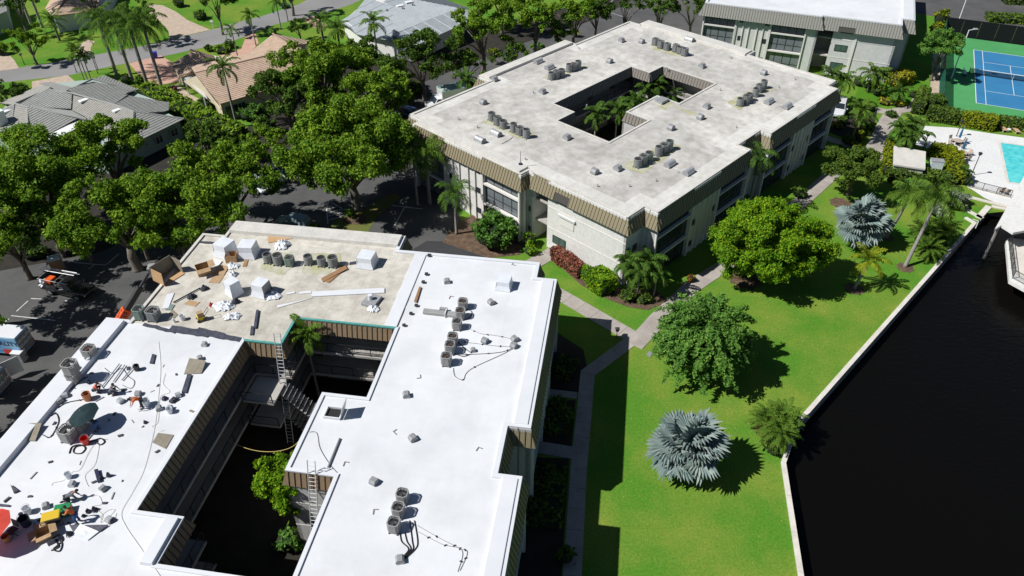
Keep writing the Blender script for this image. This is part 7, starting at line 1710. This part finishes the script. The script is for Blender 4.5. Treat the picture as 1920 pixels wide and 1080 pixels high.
# wrapped service vans at the left edge
A_, B_ = gp(50, 611, 2.7), gp(27, 635, 2.7); hd = math.atan2((A_ - B_).y, (A_ - B_).x) + math.pi / 2
wid = (A_ - B_).length; mid = (A_ + B_) / 2; fw = Vector((math.cos(hd), math.sin(hd), 0))
if fw.x > 0: fw = -fw; hd += math.pi
ctr = mid + fw * 2.3
def put_box(label, ctr, hd, wid, zr, text_rear, text_side, name='service_van'):
    o = empty(name, (ctr.x, ctr.y, .02), hd, label, 'van'); w = wid / 2; L = 4.6
    MB().box(-L / 2, L / 2, -w, w, .5, zr - .06).build('body', 'wrap_blue', o, bevel=.07)
    MB().box(-L / 2 + .03, L / 2 - .03, -w + .03, w - .03, zr - .059, zr).build('roof', 'coating_white', o, bevel=.03)
    for sg in (-1, 1):
        MB().box(-L / 2 + .05, -L / 2 + 1.9, sg * (w + .004) - .003, sg * (w + .004) + .003, .55, 1.15).build('wrap_panel', 'wrap_red', o)
        M = Matrix(((sg, 0, 0, -L / 2 + 1.55), (0, 0, sg, sg * (w + .012)), (0, 1, 0, 1.75), (0, 0, 0, 1)))
        M = Matrix.Translation((-L / 2 + 1.55, sg * (w + .014), 1.85)) @ Matrix.Rotation(0 if sg < 0 else math.pi, 4, 'Z') @ Matrix.Rotation(math.pi / 2, 4, 'X')
        lettering(o, text_side, .75, M, 'letter_dark')
        MB().box(-L / 2 - .05, -L / 2 - .003, sg * w * .5 - w * .46, sg * w * .5 + w * .46, .65, zr - .2).build('rear_door', 'paint_grey', o, bevel=.02)
        MB().box(-L / 2 - .07, -L / 2 - .0, sg * w * .93 - .06, sg * w * .93 + .06, .85, 1.2).build('tail_light', 'lamp_red', o)
    for k, (t, z_) in enumerate(((text_rear, zr - .62), (text_side, zr - 1.2))):
        M = Matrix.Translation((-L / 2 - .056, 0, z_)) @ Matrix.Rotation(-math.pi / 2, 4, 'Z') @ Matrix.Rotation(math.pi / 2, 4, 'X'); lettering(o, t, .42, M, 'letter_white')
    MB().box(-L / 2 - .2, -L / 2 - .03, -w, w, .4, .55).build('bumper', 'unit_dark', o); wheels(o, (-L / 2 + .95, L / 2 - .9), w, .38); return o
put_box('blue and red wrapped service van with white roof at left edge', ctr, hd, wid, 2.7, 'QUALITY', 'QUALITY')
c2 = gp(-48, 700, 2.2); v2 = put_box('second wrapped van with open rear door, mostly in shade', c2, hd, wid, 2.5, 'CITY', 'QUALITY')
for k, (px, py, a) in enumerate(((22, 688, .9), (4, 712, 1.2))):
    p = gp(px, py, 1.3); dd = Vector((math.cos(hd + a), math.sin(hd + a), 0)); q = v2.matrix_basis.inverted() @ p
    MB().box(-.75, .75, -.03, .03, -.9, .9).build('open_door', 'paint_white', v2, loc=q, rz=a); MB().box(-.5, .5, -.045, -.031, -.1, .7).build('door_window', 'car_glass_pale', v2, loc=q, rz=a)
t = empty('steel_cabinet', (*gp(37, 668, .5).xy, .02), hd, 'white top steel cabinet beside the open van door', 'cabinet'); MB().box(-.5, .5, -.4, .4, .0, 1.1).build('casing', 'unit_grey', t, bevel=.02); MB().box(-.52, .52, -.42, .42, 1.101, 1.15).build('top', 'coating_white', t)
# telehandler with its boom raised to the roof edge
wall_pt = lambda u, v, z: B2.matrix_world @ Vector((u, v, z))
b0, b3 = gp(222, 606, 4.6), gp(284, 503, 9.2)
t = empty('telehandler', wall_pt(-12.2, 35.6, 0), A2, 'telehandler with orange boom raised to the bare roof edge', 'lift'); o = t.location; Mi = (Matrix.Translation(o) @ Matrix.Rotation(A2, 4, 'Z')).inverted()
def boom(a, b, w_, m, nm):
    a, b = Mi @ a, Mi @ b; d = (b - a); L = d.length; d.normalize(); sd_ = d.cross(Vector((0, 0, 1))).normalized(); up_ = sd_.cross(d)
    M = Matrix(((d.x, sd_.x, up_.x, a.x), (d.y, sd_.y, up_.y, a.y), (d.z, sd_.z, up_.z, a.z), (0, 0, 0, 1)))
    return MB().box(0, L, -w_ / 2, w_ / 2, -w_ / 2, w_ / 2, M).build(nm, m, t, bevel=.03), M, L
at = lambda k: b0.lerp(b3, k)
ob, Mx, Lx = boom(b0 + (b0 - b3) * .18, at(.26), .75, 'orange_paint', 'boom_section'); lettering(t, 'RENTALS', .62, Mx @ Matrix.Translation((Lx * .5, 0, .385)), 'letter_dark')
lettering(t, 'RENTALS', .62, Mx @ Matrix.Translation((Lx * .5, .385, 0)) @ Matrix.Rotation(-math.pi / 2, 4, 'X') @ Matrix.Rotation(math.pi, 4, 'Z'), 'letter_dark')
boom(at(.26), at(.66), .5, 'unit_dark', 'boom_section'); boom(at(.66), at(1.0), .22, 'unit_dark', 'boom_section')
q = Mi @ b3; MB().cbox(q, .9, .6, .5, R(20)).build('fork_head', 'lead_grey', t, bevel=.03)
for s_ in (-.3, .3): MB().cbox((q.x + .9, q.y + s_, q.z - .2), 1.3, .12, .08).build('fork', 'unit_dark', t)
MB().box(-2.0, 2.0, -.9, .9, .6, 1.5).build('chassis', 'orange_paint', t, bevel=.06); MB().box(-.8, .6, -.95, -.2, 1.502, 2.6).build('cab', 'car_glass', t, bevel=.05); wheels(t, (-1.4, 1.4), .95, .55)
# portable toilet
t = empty('portable_toilet', (*gp(114, 512).xy, .02), R(25), 'portable toilet with pale domed roof under the trees', 'portable toilet')
MB().frustum(-.6, .6, -.6, .6, .05, -.56, .56, -.56, .56, 2.05).build('cabin', 'plank_brown', t, bevel=.04)
loft([[(x, y, 2.06 + .28 * (1 - (y / .62) ** 2) * (1 if abs(x) < .6 else .8)) for y in (-.62, -.4, -.15, .15, .4, .62)] + [(x, .62, 2.051), (x, -.62, 2.051)] for x in (-.62, .62)]).build('roof', 'plastic_wrap', t)
MB().box(.561, .60, -.38, .38, .15, 1.9).build('door', 'lead_grey', t, bevel=.01); MB().cyl((-.45, .45, 2.1), (-.45, .45, 2.6), .06, n=8).build('vent_pipe', 'unit_dark', t)
# mower beside the parked car
t = empty('mower', (*gp(585, 424, .4).xy, .02), R(160), 'lime mower machine beside the grey green car', 'mower')
MB().box(-.6, .6, -.4, .4, .25, .6).build('body', 'leaf_lime', t, bevel=.08); MB().box(-.75, .0, -.55, .55, .1, .24).build('deck', 'unit_dark', t); wheels(t, (-.5, .5), .5, .22); MB().tube([(.5, -.2, .6), (.8, -.2, 1.1), (.8, .2, 1.1), (.5, .2, .6)], .03, 5).build('roll_bar', 'unit_dark', t)
# ================================================================ STREET AND GARDEN FURNITURE
def lamp(label, base, h, m='unit_dark', globe=None, r=.05, group=None):
    o = empty('lamp_post', gp(*base), 0, label, 'lamp post', group); MB().tube([(0, 0, 0), (0, 0, .25), (0, 0, h)], [r * 2, r * 1.2, r], 7).build('post', m, o)
    if globe: MB().ball((0, 0, h + globe * .8), globe, 12, 8).build('globe', 'coating_white', o, smooth=True)
    else: MB().frustum(-.12, .12, -.12, .12, h, -.18, .18, -.18, .18, h + .32).build('lantern', m, o); MB().frustum(-.22, .22, -.22, .22, h + .321, -.03, .03, -.03, .03, h + .45).build('cap', m, o)
    return o
lamp('black post with white globe lamp on the parking island', (645, 402), 2.9, globe=.2)
lamp('black lamp post standing on the pool terrace', (1821, 329), 3.0)
lamp('short black lamp post at the terrace edge near palm clump', (1732, 276), 1.7)
lamp('black lamp post between the terrace tables and hedge', (1793, 256), 2.2)
lamp('small black lamp post on the verge left of arecas', (144, 136), 2.0)
lamp('small black lamp post on the verge right of arecas', (184, 131), 2.0)
lamp('small black lamp post on the lawn at left of road', (46, 121), 1.6)
lamp('low path light at the shaded walk corner', (1156, 632), .8, r=.03)
for b, t_, lb in (((1783, 148), (1820, 64), 'tall white floodlight pole at the tennis court fence, nearer'), ((1790, 60), (1822, -20), 'tall white floodlight pole at the tennis court fence, farther')):
    o = empty('floodlight_pole', gp(*b), 0, lb, 'light pole'); h = 8.0
    MB().tube([(0, 0, 0), (0, 0, h)], [.11, .07], 8).build('pole', 'white_paint', o); MB().tube([(0, 0, h - .02), (.9, .1, h + .12)], .05, 6).build('arm', 'white_paint', o); MB().box(.7, 1.35, -.15, .35, h + .08, h + .22).build('lamp_head', 'galvanised', o, bevel=.03)
def fence(label, a, b, h, meshm, posts, nm='fence'):
    A, B_ = gp(*a), gp(*b); o = empty(nm, A, 0, label, 'fence'); d = B_ - A; L = d.length; ang = math.atan2(d.y, d.x); o.rotation_euler.z = ang
    for k in range(posts + 1): MB().cyl((L * k / posts, 0, 0), (L * k / posts, 0, h + .05), .04, n=6).build('post', 'unit_dark', o)
    MB().tube([(0, 0, h), (L, 0, h)], .025, 5).build('rail', 'unit_dark', o)
    for k in range(posts): MB().box(L * k / posts + .05, L * (k + 1) / posts - .05, -.015, .0, .05, h - .04).build('screen_panel', meshm, o)
def screenmat(name, c, alpha):
    m, n, o = _new(name); d = n.nodes.new('ShaderNodeBsdfDiffuse'); d.inputs[0].default_value = (*c, 1); t = n.nodes.new('ShaderNodeBsdfTransparent'); x = n.nodes.new('ShaderNodeMixShader'); x.inputs[0].default_value = alpha
    n.links.new(t.outputs[0], x.inputs[1]); n.links.new(d.outputs[0], x.inputs[2]); n.links.new(x.outputs[0], o.inputs[0])
screenmat('screen_green', (0.02, 0.16, 0.10), .55); screenmat('screen_dark', (0.014, 0.016, 0.018), .93)
def Tpx(a, b): p = T(a, b); v = Vector((p.x, p.y, 0)) - Vector((0, 0, CAM_H)); return (960 + FPX * v.dot(_r) / v.dot(_f), 540 - FPX * v.dot(_u) / v.dot(_f))
fence('green mesh fence along the tennis court side', Tpx(-5, -5.2), Tpx(29.5, -5.2), 3.0, 'screen_green', 12)
fence('dark windscreen fence across the far end of the tennis court', Tpx(29.6, -5.1), Tpx(29.6, 20), 3.2, 'screen_dark', 9)
o = empty('tennis_net', (*T(11.885, -.9), 0.04), math.atan2(tw.y, tw.x), 'tennis net with white tape across the blue court', 'tennis net')
screenmat('net_mesh', (0.02, 0.02, 0.02), .45)
for x in (0, 12.8): MB().cyl((x, 0, 0), (x, 0, 1.07), .05, n=8).build('post', 'unit_dark', o)
MB().box(.05, 12.75, -.01, .01, .05, .88).build('net', 'net_mesh', o); MB().box(.05, 12.75, -.03, .03, .881, .98).build('tape', 'court_white', o); MB().box(6.38, 6.42, -.035, .035, 0, .88).build('strap', 'court_white', o)
p = T(11.2, -1.6); o = empty('bench', (p.x, p.y, .04), TA, 'pale bench beside the tennis net post', 'bench'); MB().box(-.9, .9, -.22, .22, .4, .46).build('seat', 'white_paint', o); MB().box(-.9, .9, .2, .25, .5, .9).build('backrest', 'white_paint', o)
for x in (-.75, .75): MB().box(x - .03, x + .03, -.2, .2, 0, .399).build('leg', 'unit_dark', o)
# pool terrace
mat('umbrella_blue', (0.015, 0.14, 0.27), 0.7); mat('lounger_tan', (0.48, 0.30, 0.19), 0.8); mat('chair_tan', (0.42, 0.34, 0.27), 0.8)
DZ = .055
def closed_umbrella(label, px, py, h):
    p = gp(px, py, DZ); o = empty('umbrella', p, rnd.uniform(0, 3), label, 'umbrella'); MB().cyl((0, 0, 0), (0, 0, h), .025, n=6).build('pole', 'aluminium', o); MB().cyl((0, 0, .0), (0, 0, .1), .26, n=12).build('base', 'unit_dark', o)
    b = MB(); n = 10; R0 = [(.17 if i % 2 else .11) for i in range(n)]; vs = []
    for z, k in ((.95, 1.0), (1.6, .95), (h - .05, .25)): vs += [(R0[i] * k * math.cos(2 * math.pi * i / n), R0[i] * k * math.sin(2 * math.pi * i / n), z) for i in range(n)]
    b.add(vs, [(j * n + i, j * n + (i + 1) % n, (j + 1) * n + (i + 1) % n, (j + 1) * n + i) for j in range(2) for i in range(n)] + [tuple(range(n))[::-1], tuple(range(2 * n, 3 * n))]); b.build('canopy', 'umbrella_blue', o)
closed_umbrella('closed blue umbrella at the upper terrace table', 1795, 269, 2.7); closed_umbrella('closed blue umbrella at the lower terrace table', 1801, 290, 2.5)
def terrace_table(label, px, py):
    o = empty('table', gp(px, py, DZ), 0, label, 'table'); MB().cyl((0, 0, .70), (0, 0, .74), .62, n=18).build('tabletop', 'chair_tan', o)
    for k in range(4): a = k * math.pi / 2 + .7; MB().tube([(.45 * math.cos(a), .45 * math.sin(a), .7), (.5 * math.cos(a), .5 * math.sin(a), 0)], .025, 5).build('leg', 'unit_dark', o)
def terrace_chair(label, px, py, rz, group):
    o = empty('chair', gp(px, py, DZ), rz, label, 'chair', group); MB().box(-.27, .27, -.26, .26, .40, .45).build('seat', 'chair_tan', o); MB().box(-.32, -.27, -.26, .26, .46, .95, Matrix.Rotation(R(-8), 4, 'Y')).build('backrest', 'chair_tan', o)
    for x in (-.24, .24):
        for y in (-.23, .23): MB().box(x - .02, x + .02, y - .02, y + .02, 0, .399).build('leg', 'unit_dark', o)
for n_, (tx, ty) in (('upper', (1793, 272)), ('lower', (1802, 294))):
    terrace_table('round beige table on the terrace, ' + n_, tx, ty)
    for k in range(4):
        a = k * math.pi / 2 + .3; c = gp(tx, ty, DZ) + Vector((math.cos(a), math.sin(a), 0)) * 1.0; v = c - Vector((0, 0, CAM_H)); q = (960 + FPX * v.dot(_r) / v.dot(_f), 540 - FPX * v.dot(_u) / v.dot(_f))
        terrace_chair('tan chair at the ' + n_ + ' terrace table, ' + ('right', 'far', 'left', 'near')[k] + ' side', q[0], q[1], a + math.pi, 'chairs at the terrace tables')
for x, y, lb in ((1879, 243, 'left of three'), (1903, 246, 'middle of three'), (1925, 250, 'right of three, at frame edge')):
    o = empty('sun_lounger', gp(x, y, DZ), R(-95), 'tan sun lounger by the pool hedge, ' + lb, 'sun lounger', 'sun loungers by the pool')
    MB().box(-.55, .95, -.32, .32, .30, .36).build('seat', 'lounger_tan', o); MB().box(-.75, .0, -.32, .32, -.03, .03, Matrix.Translation((-.55, 0, .34)) @ Matrix.Rotation(R(35), 4, 'Y')).build('backrest', 'lounger_tan', o)
    for xx in (-.5, .85):
        for yy in (-.28, .28): MB().box(xx - .03, xx + .03, yy - .03, yy + .03, 0, .299).build('leg', 'white_paint', o)
o = empty('side_table', gp(1890, 247, DZ), 0, 'small white side table between two tan loungers', 'table'); MB().cyl((0, 0, .4), (0, 0, .44), .28, n=12).build('tabletop', 'white_paint', o); MB().cyl((0, 0, 0), (0, 0, .399), .08, n=8).build('leg', 'white_paint', o)
o = empty('pool_ladder', (*PP(4.0, .0), .07), math.atan2(pe.y, pe.x), 'chrome pool ladder at the pool edge', 'pool ladder')
for x in (0, .5): MB().tube([(x, -.7, 0), (x, -.65, .7), (x, -.2, .85), (x, .25, .6), (x, .3, -.02)], .03, 6).build('handrail', 'rim', o)
for z in (.05, .28): MB().box(.02, .48, .22, .3, z, z + .04).build('step', 'rim', o)
for k, (x, y) in enumerate(((1874, 360), (1884, 364))): terrace_chair('tan chair by the terrace railing, ' + ('left', 'right'), x, y, R(100), 'chairs by the railing') if 0 else terrace_chair('tan chair by the terrace railing, ' + ('left', 'right')[k], x, y, R(100), 'chairs by the railing')
o = empty('pool_heater', gp(1752, 317), R(-15), 'blue grey pump cabinet between shed and pool hedge', 'cabinet'); MB().box(-.8, .8, -.5, .5, .1, 1.3).build('casing', 'plastic_wrap', o, bevel=.05); MB().box(-.82, .82, -.52, .52, 1.301, 1.36).build('lid', 'lead_grey', o)
# street side
o = empty('wheelie_bin', gp(293, 109), R(20), 'blue wheelie bin standing at the road edge', 'bin'); mat('bin_blue', (0.02, 0.02, 0.36), .5)
MB().frustum(-.27, .27, -.3, .3, .08, -.34, .34, -.37, .37, 1.0).build('body', 'bin_blue', o, bevel=.03); MB().box(-.37, .37, -.4, .4, 1.001, 1.08).build('lid', 'bin_blue', o, bevel=.03)
for y in (-.28, .28): MB().cyl((-.3, y - .03, .12), (-.3, y + .03, .12), .12, n=10).build('wheel', 'tyre', o)
o = empty('mailbox', gp(400, 52), 0, 'white mailbox post at the driveway mouth', 'mailbox'); MB().box(-.06, .06, -.06, .06, 0, 1.0).build('post', 'white_paint', o); MB().box(-.3, .25, -.12, .12, 1.001, 1.3).build('box', 'white_paint', o, bevel=.05)
o = empty('basketball_hoop', gp(184, 139), R(150), 'basketball hoop with clear backboard by the areca palms', 'basketball hoop'); MB().tube([(0, 0, 0), (0, 0, 2.6), (.5, 0, 3.0)], .06, 6).build('post', 'unit_dark', o)
fr = MB()
for y0, y1, z0, z1 in ((-.8, .8, 2.55, 2.62), (-.8, .8, 3.45, 3.52), (-.8, -.73, 2.62, 3.45), (.73, .8, 2.62, 3.45)): fr.box(.5, .56, y0, y1, z0, z1)
fr.build('backboard_frame', 'white_paint', o); MB().box(.52, .54, -.73, .73, 2.62, 3.45).build('backboard', 'plastic_wrap', o)
MB().tube([(.8 + .23 * math.cos(2 * math.pi * k / 12), .23 * math.sin(2 * math.pi * k / 12), 2.75) for k in range(13)], .02, 4).build('rim', 'orange_paint', o)
o = structure('utility_cover', [poly_px([(1211, 665), (1217, 659), (1224, 662), (1219, 671)])], .05, 'unit_grey')
o = empty('bollard', gp(1829, 428), 0, 'thin white mooring post on the seawall end', 'bollard'); MB().tube([(0, 0, 0), (0, 0, 1.0)], .05, 6).build('post', 'white_paint', o); MB().tube([(0, 0, 1.0), (-.6, .3, 1.1)], .04, 5).build('arm', 'white_paint', o)
# dead yellow fruit stalks of the coconut palm
pc = [x for x in COL.objects if x.get('label', '').startswith('coconut palm')][0]; zt_ = max(c.location.z for c in pc.children)
b = MB()
for k in range(9): a = k * .7; b.tube([(0, 0, zt_ - .1), (.5 * math.cos(a), .5 * math.sin(a), zt_ - .5), (.7 * math.cos(a), .7 * math.sin(a), zt_ - 1.0)], [.05, .16, .1], 5)
b.build('fruit_stalk', 'leaf_yellow', pc)
# ================================================================ PEOPLE
mat('skin', (0.30, 0.17, 0.10), .6); mat('shirt_orange', (0.75, 0.14, 0.03), .85); mat('shirt_grey', (0.12, 0.13, 0.15), .9); mat('shirt_red', (0.62, 0.08, 0.05), .85); mat('shirt_dark', (0.05, 0.055, 0.065), .9)
mat('jeans_blue', (0.03, 0.08, 0.22), .9); mat('trousers_dark', (0.03, 0.032, 0.04), .9); mat('hair_dark', (0.02, 0.015, 0.012), .8); mat('shoe_dark', (0.03, 0.025, 0.02), .8)
def skin_obj(name, verts, edges, radii, m, parent, root=0, sub=1):
    me = bpy.data.meshes.new(name); me.from_pydata(verts, edges, []); me.materials.append(MATS[m]); o = bpy.data.objects.new(name, me); COL.objects.link(o); o.parent = parent
    md = o.modifiers.new('skin', 'SKIN'); md.use_smooth_shade = True; md.branch_smoothing = .5
    if not me.skin_vertices: 
        bpy.context.view_layer.update()
    for i, r in enumerate(radii):
        d = me.skin_vertices[0].data[i]; d.radius = (r, r) if not isinstance(r, tuple) else r; d.use_root = (i == root)
    sb = o.modifiers.new('smooth', 'SUBSURF'); sb.levels = sub; sb.render_levels = sub; return o
POSE = {
 'stoop': dict(pelvis=(-.28, 0, .86), chest=(.12, 0, 1.16), neck=(.30, 0, 1.20), head=(.42, 0, 1.20), sh=(.17, .19, 1.14), el=(.33, .24, .86), ha=(.48, .15, .62), hip=(-.26, .1, .84), kn=(-.14, .13, .46), an=(-.24, .14, .09), to=(-.02, .15, .04)),
 'crouch': dict(pelvis=(-.16, 0, .30), chest=(.08, 0, .66), neck=(.17, 0, .84), head=(.25, 0, .95), sh=(.10, .19, .74), el=(.34, .25, .58), ha=(.50, .12, .40), hip=(-.14, .1, .30), kn=(.30, .2, .50), an=(.08, .16, .09), to=(.30, .18, .04)),
 'kneel': dict(pelvis=(-.30, 0, .52), chest=(.12, 0, .66), neck=(.29, 0, .72), head=(.42, 0, .75), sh=(.17, .19, .64), el=(.30, .25, .38), ha=(.46, .2, .08), hip=(-.30, .1, .48), kn=(-.16, .13, .09), an=(-.60, .13, .08), to=(-.76, .13, .05)),
 'lean': dict(pelvis=(-.12, 0, .92), chest=(.10, 0, 1.28), neck=(.20, 0, 1.44), head=(.28, 0, 1.54), sh=(.10, .2, 1.38), el=(.30, .27, 1.12), ha=(.52, .18, 1.0), hip=(-.12, .1, .9), kn=(-.04, .12, .48), an=(-.14, .13, .09), to=(.08, .15, .04))}
def person(label, px, py, rz, pose, shirt, trousers, hat=None, z=RZ, long_=False):
    P = POSE[pose]; p = gp(px, py, z); root = empty('person', (p.x, p.y, z), rz, label, 'person')
    V, E, Rd = [], [], []
    def v(pt, r, par=None):
        V.append(tuple(pt)); Rd.append(r)
        if par is not None: E.append((par, len(V) - 1))
        return len(V) - 1
    def mir(k, s_): x, y, z_ = P[k]; return Vector((x, y * s_, z_))
    pe_ = v(P['pelvis'], (.13, .11)); ch = v(P['chest'], (.15, .11), pe_); nk = v(P['neck'], .055, ch)
    hd_ = Vector(P['head']); dn = (hd_ - Vector(P['neck'])).normalized(); h1_ = v(hd_, (.085, .095), nk); v(hd_ + dn * .11, (.07, .08), h1_)
    for s_ in (-1, 1):
        a = v(mir('sh', s_), .06, ch); b = v(mir('el', s_), .042, a); w_ = mir('ha', s_); c = v(w_, .03, b)
        d = (w_ - mir('el', s_)).normalized(); sd_ = d.cross(Vector((0, 0, 1))).normalized(); pm = v(w_ + d * .07, (.035, .02), c)
        for k in range(4):
            f0 = w_ + d * .12 + sd_ * (k - 1.5) * .02; x = v(f0, .010, pm); v(f0 + d * (.05 + .012 * (1 - abs(k - 1.2))) + Vector((0, 0, -.02)), .008, x)
        x = v(w_ + d * .06 + sd_ * .05 * s_, .011, c); v(w_ + d * .10 + sd_ * .065 * s_, .009, x)
        a = v(mir('hip', s_), .085, pe_); b = v(mir('kn', s_), .06, a); c = v(mir('an', s_), .045, b); v(mir('to', s_), (.04, .03), c)
    skin_obj('body', V, E, Rd, 'skin', root)
    V2 = [P['pelvis'], P['chest'], tuple(Vector(P['chest']).lerp(Vector(P['neck']), .75))]; E2 = [(0, 1), (1, 2)]; R2 = [(.155, .135), (.175, .135), (.085, .08)]
    for s_ in (-1, 1):
        i = len(V2); V2 += [tuple(mir('sh', s_)), tuple(mir('sh', s_).lerp(mir('el', s_), .95 if long_ else .7))]; E2 += [(1, i), (i, i + 1)]; R2 += [.085, .066]
        if long_: V2.append(tuple(mir('el', s_).lerp(mir('ha', s_), .85))); E2.append((i + 1, i + 2)); R2.append(.05)
    skin_obj('shirt', V2, E2, R2, shirt, root)
    V3 = [tuple(Vector(P['pelvis']))]; E3 = []; R3 = [(.15, .13)]
    for s_ in (-1, 1):
        i = len(V3); V3 += [tuple(mir('hip', s_)), tuple(mir('kn', s_)), tuple(mir('kn', s_).lerp(mir('an', s_), .85))]; E3 += [(0, i), (i, i + 1), (i + 1, i + 2)]; R3 += [.11, .082, .065]
        sh_ = MB(); a, b = mir('an', s_), mir('to', s_); sh_.tube([a - (b - a) * .25, a.lerp(b, .4), b + (b - a) * .15], [.045, .055, .04], 7); sh_.build('shoe', 'shoe_dark', root, smooth=True)
    skin_obj('trousers', V3, E3, R3, trousers, root)
    fwd = (Vector((1, 0, -.4)) if pose != 'lean' else Vector((1, 0, -.3))).normalized(); up_ = Vector((0, 1, 0)).cross(fwd) * -1
    c = hd_ + dn * .06
    if hat: MB().ball(c + up_ * .035 - fwd * .01, .118, 12, 7, 1.05, .95, .85).build('cap', hat, root, smooth=True); MB().box(-.0, .12, -.07, .07, -.01, .005, Matrix.Translation(c + up_ * .03 + fwd * .09)).build('cap_brim', hat, root)
    else: MB().ball(c + up_ * .03 - fwd * .025, .112, 12, 7, 1.05, .92, .9).build('hair', 'hair_dark', root, smooth=True)
    f = MB(); f.ball(c + fwd * .105 - up_ * .02, .016, 6, 4); f.ball(c + fwd * .09 + Vector((0, .033, 0)) + up_ * .012, .011, 6, 4); f.ball(c + fwd * .09 + Vector((0, -.033, 0)) + up_ * .012, .011, 6, 4); f.ball(c + fwd * .092 - up_ * .055, .018, 6, 3, .6, 1, .35)
    f.build('face_features', 'hair_dark', root)['kind'] = 'stuff'
    for s_ in (-1, 1): MB().ball(c + Vector((0, .092 * s_, 0)) - up_ * .01, .025, 6, 4, .7, .4, 1).build('ear', 'skin', root)
    return root
person('person in orange shirt bending over beside a white bucket', 263, 766, R(-150), 'stoop', 'shirt_orange', 'trousers_dark')
person('person in red orange shirt crouching at the metal rails', 183, 735, R(0), 'crouch', 'shirt_red', 'trousers_dark')
person('person in grey clothes crouching right of the red shirted one', 212, 740, R(20), 'crouch', 'shirt_grey', 'trousers_dark', long_=True)
person('person in jeans standing under the teal umbrella', 180, 806, R(165), 'stoop', 'shirt_dark', 'jeans_blue', 'shirt_dark')
person('person in dark grey shirt kneeling on the white roof', 137, 938, R(25), 'kneel', 'shirt_grey', 'trousers_dark', long_=True)
person('person in orange shirt and jeans leaning over the green box', 146, 980, R(170), 'lean', 'shirt_orange', 'jeans_blue')
